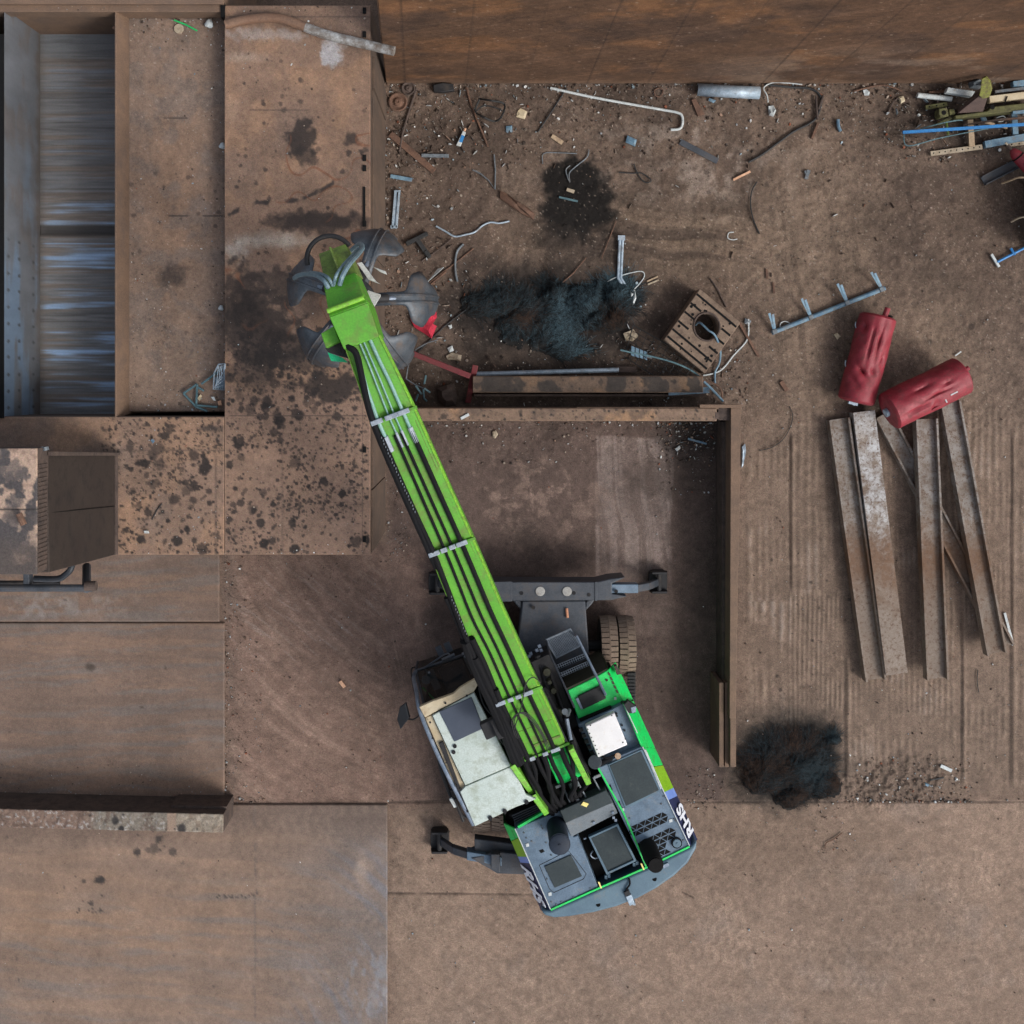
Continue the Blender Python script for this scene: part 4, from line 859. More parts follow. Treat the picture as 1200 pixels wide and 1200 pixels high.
# counterweight
cw = [(638, 1073), (634, 1067), (645.5, 1067.5), (757.5, 1018), (808.5, 993), (817, 985), (816, 995), (806, 1012), (790, 1027), (770, 1041), (748, 1053), (722, 1063), (695, 1070), (668, 1074.5), (650, 1076)]
def inset(poly, d):
    cx = sum(p[0] for p in poly)/len(poly); cy = sum(p[1] for p in poly)/len(poly)
    return [(x+(cx-x)*d, y+(cy-y)*d) for x, y in poly]
m = MB(); top = [W(x, y, 2.84) for x, y in cw]; m.loft([(p.x, p.y, 2.84) for p in top], [(p.x, p.y, 1.3) for p in top]); cwo = m.build('counterweight', 'weight', mh, .09); cwo.modifiers['bevel'].segments = 4
m = MB()
for x, y in ((701, 1060), (767, 1030)): m.tube([W(x, y, 2.83), W(x, y, 2.846)], .042, 14)
m.pieces('lifting_hole', 'dark', cwo)
m = MB(); m.prism([(733, 1051), (740, 1048), (744, 1059), (738, 1062)], 2.88, 2.84); m.box(W(742, 1056, 2.7), (.03, 0, 0), (0, .02, 0), (0, 0, .15)); cam = m.build('rear_camera', 'galv', cwo, .01)
MB().tube(spline([W(737, 1029, 2.86), W(738, 1036, 2.88), W(734, 1043, 2.88), W(735, 1050, 2.88)], 5), .018, 8).build('cable', 'hose', cwo)
MB().prism([(731, 1046), (737, 1043), (739, 1048), (733, 1051)], 2.9, 2.84).build('plug', 'black', cwo, .006)
m = MB(); m.prism([(776, 1014), (783, 1011), (784.5, 1014.5), (778, 1018)], 2.87, 2.84); m.pieces('hinge', 'chrome', cwo, .004)
for x, y in ((703, 1037), (753, 1015.5)):
    MB().box(W(x, y, 2.93), (.014, 0, 0), (-.025, .06, 0), (0, 0, .012)).build('grab_strap', pmat('yellow_label', (214, 190, 116)), mh)
# front right: green tool box, steps
fb = MB().prism([(665.5, 809), (697, 794), (713, 785), (731, 823), (716, 828), (678, 843)], 2.55, .9).build('front_box', 'green', mh, .015)
panel([(677, 816), (704, 803), (710.5, 818.5), (683.6, 831.5)], 2.6, 2.54, 'hatch', 'black', .012, fb)
m = MB(); m.prism([(674.5, 819), (677.5, 817.5), (683.5, 830), (681, 831.5)], 2.59, 2.54); m.pieces('hinge', 'chrome', fb)
m = MB()
for i in range(5): m.box(W(714+i*2.3, 790+i*5.1, 2.56), (.018, 0, 0), (-.012, .03, 0), (0, 0, .006))
m.tube([W(711, 797, 2.55), W(711, 797, 2.57)], .025, 8); m.pieces('vent_slot', 'rustd', fb)
panel([(719.5, 781), (723, 780), (728, 790), (723, 791)], 2.57, 2.4, 'lamp_recess', 'rustd', .003, fb)
m = MB(); m.box(W(721, 818.5, 2.58), (.02, 0, 0), (0, .025, 0), (0, 0, .01)); m.pieces('sticker', 'pale', fb)
m = MB()
for x0 in (669, 674, 679, 684, 690, 696): m.box(W(x0-3, 800-(x0-669)*.5, 1.7), (.012, 0, 0), (0, .02, 0), (0, 0, .6))
m.pieces('front_rib', 'frontdark', fb)
MB().prism([(663.2, 807.2), (696.3, 791.6), (711.6, 783.6), (713, 785.3), (697, 794.2), (665.5, 809.3)], 2.53, .92, 2.55).build('front_panel', 'frontdark', fb, .004)
MB().prism([(712.8, 783.8), (714.4, 785), (732.2, 822.5), (731, 823.2)], 2.3, .92, 2.55).build('side_skirt', 'frontdark', fb, .004)
m = MB()
pl = [(639.5, 750), (668.5, 737), (679.5, 757), (652, 771)]; z = 1.55
ring = pl+pl[:1]; m.tube([W(x, y, z) for x, y in ring], .022, 6)
P0, P1, P2, P3 = [W(x, y, z) for x, y in pl]
for i in range(1, 17):
    t = i/17; m.tube([P0+(P1-P0)*t, P3+(P2-P3)*t], .006, 4); 
for i in range(1, 15): t = i/15; m.tube([P0+(P3-P0)*t, P1+(P2-P1)*t], .006, 4)
st = m.build('step_platform', 'clamp', mh)
for (a, b, zz) in (((652.5, 782), (685, 768.5), 1.85), ((656.5, 791.5), (689, 777.5), 2.1)):
    m = MB(); A, B = W(*a, zz), W(*b, zz); d = (B-A); n = Vector((-d.y, d.x, 0)).normalized()*.045; m.box((A+B)/2, d/2, n, (0, 0, .015))
    tr = m.build('step_tread', 'clamp', mh, .004)
    m = MB()
    for i in range(13):
        c = A+d*((i+.5)/13)
        for s_ in (-.5, .5): m.box(c+n*s_+Vector((0, 0, .017)), d.normalized()*.014, n*.32, (0, 0, .004))
    m.pieces('tread_hole', 'dark', tr)
m = MB(); m.tube([W(671, 742, 1.6), W(676, 746, 2.5), W(709.5, 814, 2.95), W(709.5, 814, 2.6)], .028, 8); m.build('handrail', 'chrome', mh)
m = MB(); m.tube([W(640, 751, 1.6), W(645, 768, 2.3), W(673, 829, 2.85), W(673, 829, 2.55)], .022, 8); m.build('handrail', 'frame', mh)
m = MB(); m.prism([(735.5, 788), (745, 788), (744.5, 822), (735.5, 816)], 1.1, 1.05)
for i in range(8): m.rect(736, 789+i*4, 744.5, 790+i*4, 1.13, 1.1)
m.build('side_step', 'black', mh)
# white box on grey deck
panel([(677, 849), (718, 830.7), (731, 823.5), (753, 874), (716, 893), (700, 898), (690, 880)], 2.72, 2.0, 'mid_deck', 'slate')
panel([(679, 843.5), (716, 828), (720, 835), (684, 851)], 2.66, 2.5, 'deck_gap', 'dark', .004)
wb = panel([(686, 851), (720, 835.5), (735.4, 873), (700.8, 888)], 3.1, 2.92, 'battery_box', 'white', .02)
m = MB()
for i in range(7):
    t = (i+.5)/7
    for a, b in (((686.8, 852.8), (701.6, 886)),): x, y = lp(a, b, t); m.tube([W(x+1.2, y-.5, 3.1), W(x+1.2, y-.5, 3.108)], .012, 6)
for x, y in ((692, 850), (717, 838.5), (730, 870), (733, 866)): m.tube([W(x, y, 3.1), W(x, y, 3.108)], .014, 6)
m.pieces('rivet', 'black', wb)
m = MB()
for i in range(6):
    x, y = lp((681, 855), (697, 889), i/5); m.box(W(x, y, 2.76), (.035, .01, 0), (-.01, .03, 0), (0, 0, .03))
for x, y in ((722.5, 836), (729, 850), (732, 856), (723, 839)): m.tube([W(x, y, 2.72), W(x, y, 2.75)], .02, 8)
m.pieces('bolt', 'black', mh)
m = MB(); m.tube(spline([W(697, 893, 2.95), W(703, 895, 2.95), W(710, 891, 2.95), W(716, 889, 2.9)], 4), .05, 10); m.tube(spline([W(704, 886, 2.95), W(712, 888, 3), W(722, 884, 2.9)], 4), .02, 6); m.pieces('coolant_hose', 'hose', mh)
m = MB(); m.tube([W(724, 886, 2.72), W(724, 886, 2.98)], .06, 12); m.pieces('fitting', pmat('brown_fitting', (150, 112, 84), (178, 160, 140), 14, .6), mh, .006)
m = MB(); m.tube([W(697, 893, 2.7), W(697, 893, 3.02)], .13, 16); m.build('reservoir', 'frame', mh, .01)
m = MB(); m.tube([W(729, 823, 2.7), W(733, 823, 2.98), W(738, 829, 3.0)], .035, 8); m.prism([(731, 826), (736, 821), (746, 828), (744, 836), (737, 836)], 3.05, 2.9); mr = m.build('mirror_bracket', 'black', mh, .01)
panel([(739, 829), (745.5, 827.5), (745.5, 834.5), (740.5, 836)], 3.06, 3.0, 'mirror', 'chrome', .006, mr)
# ---- cab
zr = 4.0
zc = 3.96
roofout = [(497.5, 829.5), (561, 795), (600, 872), (629, 930), (556, 968)]
g = [W(x, y, zr) for x, y in roofout]
cab = MB(); body = [W(498, 831, zc), W(560.5, 796.5, zc), W(628, 930.5, zc), W(556.5, 967, zc)]
low = [Vector((p.x, p.y, 1.7)) for p in body]
cab.add(body+low, [[1, 2, 6, 5], [2, 3, 7, 6], [4, 5, 6, 7]])
cb_ = cab.build('cab_shell', 'black', mh)
# front: raked windscreen down to the toe, side glass in the door
toeL, toeR = W(487, 786, 2.5), W(553, 764, 2.5); toeL2, toeR2 = Vector((toeL.x, toeL.y, 1.75)), Vector((toeR.x, toeR.y, 1.75))
wl, wr_ = body[0], body[1]
MB().add([wl, wr_, toeR, toeL], [[0, 1, 2, 3]]).build('windscreen', 'glass', cb_)
MB().add([toeL, toeR, toeR2, toeL2], [[0, 1, 2, 3]]).build('lower_windscreen', 'glass', cb_)
m = MB(); m.add([wl, toeL, toeL2, low[0]], [[0, 1, 2, 3]]); m.add([wr_, toeR, toeR2, low[1]], [[0, 1, 2, 3]]); m.pieces('side_window', 'glass', cb_)
m = MB(); m.slab([body[0]+Vector((-.004, 0, -.2)), body[3]+Vector((-.004, 0, -.2)), low[3]+Vector((-.004, 0, 0)), low[0]+Vector((-.004, 0, 0))], .03); m.build('door', 'black', cb_)
m = MB(); m.add([low[0]+Vector((0, 0, .12)), low[1]+Vector((0, 0, .12)), toeR2+Vector((0, 0, .05)), toeL2+Vector((0, 0, .05))], [[0, 1, 2, 3]]); m.build('cab_floor', 'black', cb_)
for p, q in ((wl, toeL), (wr_, toeR), (toeL, toeR), (toeL, toeL2)): MB().tube([p, q], .026, 8).build('pillar', 'frame', cb_)
MB().tube([W(549, 766, 2.55), W(500, 785, 2.55)], .02, 8).build('wiper_rail', 'black', cb_)
# seat, console and pedals seen through the glass
c = W(538, 800, 2.5); fwd = Vector((-.407, .914, 0)); rt = Vector((.914, .407, 0))
def obx(mb, c, f, r, u, hf, hr, hu): return mb.box(c, fwd*hf, rt*hr, Vector((0, 0, hu)))
m = MB(); c0 = (low[0]+low[1])/2; sc = Vector((c0.x, c0.y, 2.35))+fwd*-.05
m.box(sc, fwd*.25, rt*.25, (0, 0, .07)); m.box(sc+fwd*-.25+Vector((0, 0, .35)), fwd*.07, rt*.24, (0, 0, .36)); m.build('seat', pmat('seat_cloth', (70, 70, 74), (82, 82, 86), 6, .9), cb_, .03)
m = MB()
for s_ in (-1, 1):
    m.box(sc+rt*(.38*s_)+fwd*.15+Vector((0, 0, .16)), fwd*.22, rt*.07, (0, 0, .05)); m.tube([sc+rt*(.38*s_)+fwd*.3+Vector((0, 0, .2)), sc+rt*(.37*s_)+fwd*.33+Vector((0, 0, .42))], .025, 8)
m.build('joystick_console', pmat('console_grey', (92, 96, 100), (104, 108, 112), 6, .6), cb_, .01)
m = MB(); q = sc+fwd*.5+Vector((0, 0, -.25)); m.box(q+rt*-.1, fwd*.1, rt*.06, (0, 0, .02)); m.box(q+rt*.08, fwd*.1, rt*.06, (0, 0, .02)); m.box(q+rt*.0+fwd*-.3+Vector((0, 0, .2)), fwd*.04, rt*.16, (0, 0, .11)); m.pieces('pedal', 'frame', cb_, .006)
m = MB(); q = W(500, 795, 2.5); m.tube([q, q+Vector((0, 0, .12))], .09, 16); m.build('work_lamp', 'galvd', cb_, .01)
MB().tube([W(496, 806, 2.4), W(507, 818, 2.9), W(516, 828, 3.4)], .02, 6).build('cab_cable', 'green', cb_)
# roof panels
m = MB(); m.prism([(507, 838), (556.5, 811.5), (577, 850), (593.5, 884), (600, 897), (606, 908), (545, 921)], zr+.045, zr-.05)
m = MB(); m.prism([(506.5, 838.5), (555.5, 812), (570, 840), (598.5, 897.5), (545, 920.5)], zr+.05, zr-.06); rp = m.build('roof_panel', 'roof', mh, .012)
m = MB(); m.prism([(545.3, 921.6), (599, 898.4), (609, 916), (616, 931), (628.5, 936.5), (603, 946.5), (556.5, 968.5), (539, 928)], zr+.03, zr-.06); m.build('roof_panel', 'roof', mh, .012)
m = MB(); fr = [(491, 828.5), (507, 821.5), (523, 816), (531, 813), (539, 806), (548, 800.5), (558, 795), (561, 801.5), (555, 811), (531, 823.5), (507, 836), (498, 841)]
m.prism(fr, zr+.02, zr-.1); m.build('visor', 'cream', mh, .012)
m = MB(); m.prism([(498, 841.5), (505.8, 838), (520, 868), (546, 924), (553, 957), (550, 960), (536, 928)], zr-.04, zr-.12); m.build('gutter', 'cream', mh, .008)
m = MB(); m.prism([(514, 871), (519, 869), (550, 952), (547, 952)], zr+.015, zr-.1); m.build('roof_seal', 'black', mh, .01)
panel([(514.6, 834), (552.5, 817), (567, 853.5), (532.5, 869.5)], zr+.072, zr+.03, 'roof_window', 'window', .01, rp)
m = MB()
for x, y in ((533, 874.5), (531.5, 881.5)): m.tube([W(x, y, zr+.05), W(x, y, zr+.075)], .036, 14)
m.pieces('roof_plug', 'black', rp)
m = MB()
for x, y in ((504, 846.5), (522, 824), (547, 815.5), (507, 865), (523, 893.5), (535, 921), (540, 925), (548, 951), (575, 961), (592, 953)): m.tube([W(x, y, zr+.02), W(x, y, zr+.045)], .02, 8)
for x, y in ((574.5, 958.5), (591.5, 950.5), (617, 940)): m.tube([W(x, y, zr), W(x, y, zr+.06)], .04, 10)
m.pieces('bolt', 'black', rp)
m = MB(); m.tube(spline([W(487, 787, 2.55), W(484.5, 793, 2.9), W(488, 810, 3.6), W(493, 836, 3.98), W(517, 893, 4.0), W(555, 967, 3.98)], 6), .038, 10); m.build('guard_rail', 'chrome', mh)
m = MB(); m.tube(spline([W(486, 782, 2.5), W(482, 785, 2.7), W(484, 803, 3.2), W(491, 832, 3.8), W(496, 843, 3.95)], 5), .015, 6); m.build('side_rail', 'black', mh)
m = MB(); m.tube(spline([W(513, 872, 3.4), W(516, 897, 3.4), W(524, 922, 3.3), W(531, 938, 3.3)], 5), .04, 8); m.tube(spline([W(529, 925, 3.4), W(536, 945, 3.2), W(543, 962, 3.1)], 5), .03, 8); m.tube([W(533, 936, 3.5), W(541, 955, 3.4), W(546, 958, 3.4)], .025, 6); m.build('door_handle_rail', 'black', mh)
m = MB(); m.slab([W(526.5, 937, 3.5), W(530, 935.5, 3.5), W(536, 945.5, 3.4), W(532, 946.5, 3.4)], .03); m.build('lamp', 'pale', mh)
# mirrors
m = MB(); m.slab([W(468, 829, 3.3), W(474.5, 824.5, 3.45), W(479, 842, 3.3), W(469, 855, 3.1), W(465, 843, 3.1)], .06); mi = m.build('mirror', pmat('mirror_shell', (24, 29, 34), (32, 37, 42), 4, .5, 0, .05), mh, .015)
MB().tube(spline([W(478.5, 842.5, 3.25), W(485, 843, 3.4), W(491.5, 838, 3.7)], 4), .018, 6).build('mirror_arm', 'black', mi)
m = MB(); m.tube(spline([W(497, 783, 2.65), W(510, 774, 2.8), W(523, 766, 2.9), W(527, 768, 2.9), W(526, 771, 2.9)], 5), .018, 6); m.slab([W(518, 774, 2.95), W(533, 767.5, 2.95), W(533.5, 770, 2.9), W(519, 776.5, 2.9)], .05); m.build('front_mirror', 'frame', mh)
# ---- boom
ST = [(634, 884, 4.05, .47, .6), (619, 850, 4.75, .45, .7), (604, 817, 5.35, .425, .78), (566, 730, 6.7, .37, .85), (529, 641, 7.75, .335, .82), (494, 563, 8.5, .32, .72), (460, 487, 9.0, .315, .62), (440, 437, 9.25, .27, .55), (420, 390, 9.4, .235, .5)]
def bst(t):
    t = min(max(t, 0), len(ST)-1.0001); i = int(t); f = t-i
    return [a+(b-a)*f for a, b in zip(ST[i], ST[i+1])]
bp0, bp1 = W(634, 884, 4.05), W(420, 390, 9.4); bd = Vector((bp1.x-bp0.x, bp1.y-bp0.y, 0)).normalized(); br_ = Vector((bd.y, -bd.x, 0))
def B(t, f, dz=0.):
    x, y, z, w, d = bst(t); p = W(x, y, z); return p+br_*(w*f)+Vector((0, 0, dz))
def bt(ty):
    """station parameter from the plan row"""
    for i in range(len(ST)-1):
        if ST[i][1] >= ty >= ST[i+1][1]: return i+(ST[i][1]-ty)/(ST[i][1]-ST[i+1][1])
    return 0 if ty > ST[0][1] else len(ST)-1.0001
m = MB(); rows = []
for i in range(len(ST)):
    d = ST[i][4]; rows.append([B(i, -1), B(i, 1), B(i, 1, -d), B(i, -1, -d)])
base = sum(rows, []); fs = [[0, 1, 2, 3], [len(base)-1, len(base)-2, len(base)-3, len(base)-4]]
for i in range(len(ST)-1):
    for k in range(4): fs.append([i*4+k, i*4+(k+1) % 4, (i+1)*4+(k+1) % 4, (i+1)*4+k])
m.add(base, fs); boom = m.build('boom', 'lime', mh, .02, sharp=20)
m = MB()
for s_ in (-1, 1):
    pts = [B(t, s_*.99, .006) for t in np.linspace(bt(880), bt(392), 24)]; m.tube(pts, .011, 5)
    pts = [B(t, s_*1.02, -.10) for t in np.linspace(bt(880), bt(400), 24)]; m.tube(pts, .012, 5)
m.pieces('edge_bead', pmat('bright_lime_edge', (112, 168, 48), (100, 150, 44), 9, .5, 0, .1, (104, 100, 60), .3, 9), boom)
m = MB()
for y, k in ((846, 0), (845, 0)): pass
a, b = B(bt(853), -.55, .004), B(bt(853), .92, .004); m.tube([a, b], .007, 4)
for f0, f1 in ((-.2, .95),): m.tube([B(bt(872), f0, .01), B(bt(872), f1, .01)], .03, 6)
m.pieces('weld_seam', 'moss', boom)
# boom foot brackets
m = MB()
for s_, (xa, ya), (xb, yb) in ((1, (668, 874), (689, 915)), (-1, (600, 893), (640, 950))):
    A, Bq = W(xa, ya, 4.05), W(xb, yb, 3.3); d = (Bq-A); n = Vector((-d.y, d.x, 0)).normalized()*.05; m.box((A+Bq)/2, d/2, n, (0, 0, .22))
m.pieces('boom_foot', pmat('lime_bright', (104, 172, 50), (92, 152, 42), 4, .5, 0, .06, (100, 96, 54), .3, 8), mh, .012)
m = MB(); m.slab([W(640, 890, 3.6), W(668, 880, 3.6), W(684, 908, 3.0), W(655, 921, 3.0)], .2); m.build('foot_plate', 'green', mh, .01)
# hoses on the boom, clamps
def hose(pts, r, mt='hose', nm='hydraulic_hose', n=8, seg=5): return MB().tube(spline(pts, seg), r, n).build(nm, mt, mh)
for f0, f1, f2, r in ((-.14, -.34, -.26, .022), (.17, .06, .04, .022), (.56, .50, .50, .036)):
    pts = [B(t, f0+(f1-f0)*u if u < .5 else f1+(f2-f1)*(2*u-1), r+.02) for u, t in zip(np.linspace(0, 1, 14), np.linspace(bt(888), bt(508), 14))]
    hose(pts, r)
hose([B(bt(y), f, .07) for y, f in ((885, -.75), (850, -.72), (815, -.76), (780, -.86), (730, -.88), (680, -.84), (640, -.82), (600, -.84), (540, -.84), (505, -.8))], .042)
for y0, y1, f, r, dz in ((884, 740, -.98, .085, .05), (876, 740, -.66, .05, .08), (884, 760, -.82, .055, .1), (884, 800, -.55, .045, .08), (884, 690, -1.05, .035, .03)):
    hose([B(bt(y), f+.04*math.sin(y*.05+f*9), dz-.06*math.sin((y-y1)/(y0-y1)*3.14)) for y in np.linspace(y0, y1, 9)], r)
hose([B(bt(y), f, dz) for y, f, dz in ((660, -.98, -.1), (640, -.97, .05), (560, -.97, .06), (500, -.92, .06), (470, -.86, .1), (440, -.70, .14), (412, -.5, .16), (402, -.72, .14), (396, -1.0, .05), (402, -1.2, -.1))], .045)
m = MB()
for i in range(48):
    y = 600+i*3.6 if i > 24 else 505+i*3.6
    m.box(B(bt(min(y, 735)), -.80+.02*math.sin(i*2.1), .13), (.006, 0, 0), (0, .014, 0), (0, 0, .006))
m.pieces('frayed_sleeve', 'galvd', boom)
for f, r, y1 in ((-.66, .027, 394), (-.15, .013, 388), (.10, .013, 385), (.50, .025, 384)):
    g_ = f*1.0; pts = [B(bt(y), g_*(1 if y > 430 else .92), r+.03) for y in (508, 488, 470, 450, 430, 410, y1)]
    hose(pts, r, 'pipe', 'steel_pipe')
    MB().tube([B(bt(522), f if f != .10 else .1, r+.03), B(bt(505), f, r+.03)], r*1.5, 10).build('hose_coupling', 'clamp', boom)
for y, fs_ in ((487.5, (-.72, -.18, .10, .52)), (640.5, (-.8, -.34, .06, .50)), (816, (-.62, -.2, .13, .53)), (883, (-.35, .17, .58))):
    m = MB(); d = br_*.035
    A, Bq = B(bt(y), -1.05, .02), B(bt(y), 1.14, .02); m.box((A+Bq)/2, (Bq-A)/2, bd*.022, (0, 0, .03)); bar = m.build('clamp_bar', 'lime', boom, .006)
    m = MB()
    for f in fs_: m.box(B(bt(y), f, .10), br_*(.085 if abs(f) > .4 else .05), bd*.035, (0, 0, .03))
    m.pieces('hose_clamp', 'clamp', bar, .008)
m = MB(); m.tube([B(t, .83, .001) for t in np.linspace(bt(878), bt(500), 16)], .006, 4); m.build('fold_line', 'moss', boom)
for k, (o, r) in enumerate(((.0, .009), (.06, .008), (.12, .008))):
    hose([B(bt(858), -.62+o, .08), B(bt(838), -.5+o, .12), B(bt(832), -.1+o, .14), B(bt(842), .18+o, .14), B(bt(862), .34+o*.6, .12), B(bt(880), .30+o, .1)], r, 'wire', 'thin_hose', 5)
hose([B(bt(846), -.5, .08), B(bt(826), .1, .12), B(bt(806), .6, .14), B(bt(802), .98, .1), B(bt(812), 1.15, 0)], .010, 'wire', 'thin_hose', 5)
# hoses running from the boom foot to the valve block
for i in range(9):
    x0 = 606+i*7.2; a = W(x0+6, 886-i*2.2, 4.0); f = i/8
    if i in (5,): continue
    hose([a, W(x0+14, 905-i*2, 3.9), W(x0+20+(-4 if i % 2 else 5), 925-i*1.2, 3.5), W(637+i*5.2, 945-i*2.0, 3.2), W(650+i*4.2, 955-i*2.6, 2.8)], .04 if i % 3 else .05)
m = MB(); m.prism([(632, 925), (652, 917), (660, 938), (641, 948)], 2.9, 2.1); m.prism([(659, 916), (690, 905), (700, 928), (668, 938)], 2.75, 2.1); m.pieces('valve_block', 'dark', mh, .01)
m = MB()
for a, b, r in (((668, 918), (677, 938), .04), ((676, 915), (688, 937), .018), ((695, 911), (703, 926), .016), ((660, 922), (668, 940), .018)): m.tube([W(*a, 3.0), W(*b, 3.0)], r, 8)
for p in ((674, 921), (673, 913), (700, 909.5), (655, 921)): m.box(W(*p, 3.05), (.06, .025, 0), (-.01, .022, 0), (0, 0, .02))
m.pieces('valve_fitting', 'galvd', mh)
m = MB(); m.box(W(574, 853, 4.6), fwd*.15, rt*.13, (0, 0, .1)); m.box(W(584, 852, 4.75), fwd*.19, rt*.09, (0, 0, .08)); m.build('work_lamp', 'black', mh, .02)
hose([W(581, 861, 4.2), W(590, 872, 4.2), W(597, 878, 4.1), W(604, 885, 4.0)], .012, 'wire', 'thin_hose', 5)
hose([W(561, 806, 4.1), W(566, 824, 4.2), W(576, 838, 4.3)], .012, 'wire', 'thin_hose', 5)
# boom cylinders beneath and right of the boom
for sx, mt in ((1, 'black'), (-1, 'black')):
    p0 = W(668+(0 if sx > 0 else -50), 895 if sx > 0 else 910, 2.5); p1 = B(bt(700), .6*sx, -.8); d = p1-p0
    MB().tube([p0, p0+d*.55], .14, 18).build('boom_cylinder', mt, mh, .01); MB().tube([p0+d*.5, p1], .075, 14).build('cylinder_rod', 'chrome', mh)
m = MB()
for a, b, r, z0, z1 in (((630, 768), (656, 848), .08, 2.0, 2.2), ((638, 770), (664, 842), .04, 2.0, 2.3), ((637, 806), (661, 852), .05, 2.3, 2.5), ((662, 845), (690, 908), .05, 2.7, 2.7)): m.tube([W(*a, z0), W(*b, z1)], r, 10)
m.prism([(622, 776), (644, 766), (678, 850), (662, 860)], 2.1, 1.3); m.build('swing_frame', 'black', mh, .01)
m = MB()
for x, y, r, z0 in ((638, 782, .08, 2.2), (646, 804, .06, 2.3), (641, 794, .045, 2.3), (639, 812, .05, 2.4), (652, 830, .08, 2.4)): m.tube([W(x, y, z0-.3), W(x+3, y+6, z0)], r, 12)
m.pieces('hydraulic_fitting', 'frontdark', mh, .01)
MB().tube([W(664, 842, 2.9), W(671, 878, 2.9)], .04, 10).build('damper', 'chrome', mh); m = MB(); m.tube([W(662, 834, 2.8), W(662, 834, 2.95)], .06, 10); m.tube([W(667, 832, 2.8), W(665, 838, 2.95)], .04, 10); m.pieces('fitting', 'galvd', mh)
m = MB()
for x, y in ((620, 769), (629, 762), (632, 757), (622, 766), (634, 762)): m.box(W(x, y, 1.9), (.03, .012, 0), (-.012, .03, 0), (0, 0, .03))
m.pieces('lamp_bracket', 'chrome', mh, .006)
m = MB(); m.tube([W(664, 713, 1.18), W(665, 724, 1.2)], .028, 8); m.build('rag', pmat('orange_rag', (168, 112, 84), (190, 140, 112), 12, .9), mh)
m = MB(); m.prism([(596, 955), (632, 940), (640, 949), (607, 966)], 2.6, 2.1); m.build('tool_recess', 'dark', mh); 
m = MB(); 
for i in range(4): m.tube([W(600+i, 956+i*2.6, 2.65), W(634+i*.8, 941+i*2.2, 2.65)], .015, 6)
m.pieces('recess_rail', 'frame', mh)
# ---- stick head
def Sx(u, f, z, dz=0):
    """u metres ahead of the boom tip in plan, f metres across"""
    p = B(len(ST)-1, 0); return Vector((p.x, p.y, 0))+bd*u+br_*f+Vector((0, 0, z+dz))
m = MB(); secs = [(-.15, .25, 9.52, 8.6), (.32, .275, 9.6, 8.5), (.42, .26, 9.55, 8.45), (.80, .225, 9.25, 8.3)]
for (u0, w0, t0, b0), (u1, w1, t1, b1) in zip(secs, secs[1:]):
    m.loft([Sx(u0, -w0, t0), Sx(u1, -w1, t1), Sx(u1, w1, t1), Sx(u0, w0, t0)], [Sx(u0, -w0, b0), Sx(u1, -w1, b1), Sx(u1, w1, b1), Sx(u0, w0, b0)])
hd = m.build('stick_head', 'lime', mh, .012)
MB().tube([Sx(.40, -.27, 9.62), Sx(.40, .25, 9.62)], .035, 12).build('head_pin', pmat('bright_lime_edge', (150, 206, 70), None), hd)
m = MB(); m.loft([Sx(.80, -.24, 8.9), Sx(1.3, -.2, 8.6), Sx(1.3, .2, 8.6), Sx(.80, .24, 8.9)], [Sx(.80, -.24, 8.1), Sx(1.3, -.2, 8.1), Sx(1.3, .2, 8.1), Sx(.80, .24, 8.1)]); m.box(Sx(1.05, .0, 8.78), bd*.25, br_*.015, (0, 0, .1)); m.build('stick_end', 'moss', hd, .01)
ctr = Sx(1.18, -.08, 8.55); MB().tube([ctr+Vector((.33*math.cos(a), .33*math.sin(a), 0)) for a in np.linspace(.6, 3.4, 18)], .035, 8).build('guard_ring', 'black', hd)
m = MB(); m.prism([(376, 391), (391, 382), (398, 400), (382, 408)], 9.2, 8.7); m.build('side_lug', 'lime', hd, .01)
m = MB(); m.prism([(384, 413), (401, 419), (408, 425), (388, 423)], 8.95, 8.9); m.build('side_flap', pmat('sea_green_paint', (14, 158, 106), None, 3, .5), hd)
m = MB(); m.prism([(381, 408), (400, 400), (408, 420), (400, 418), (385, 413)], 9.0, 8.96); m.build('lug_plate', 'black', hd)
# stick: hangs from the head down to the grab
hub = W(418, 352, 5.3)
m = MB(); t0 = Sx(.5, 0, 8.6); 
def ring(c, hw, hd_): return [c+bd*hd_+br_*hw, c-bd*hd_+br_*hw, c-bd*hd_-br_*hw, c+bd*hd_-br_*hw]
m.loft(ring(t0, .2, .3), ring(Vector((hub.x, hub.y, 6.2)), .15, .16)); m.build('stick', 'moss', mh, .015)
m = MB()
for p in ([(436, 312), (452, 318), (453.5, 322), (446, 319)], [(431, 340), (446, 345), (446, 347), (433, 369), (427, 352)], [(418, 308), (424, 307), (441, 330), (446, 333), (432, 328)]): m.prism(p, 8.0, 7.95)
m.pieces('guard_plate', pmat('pale_guard', (150, 152, 150), (166, 168, 166), 5, .6, 0, .1, (110, 100, 90), .3, 6), mh, .006)
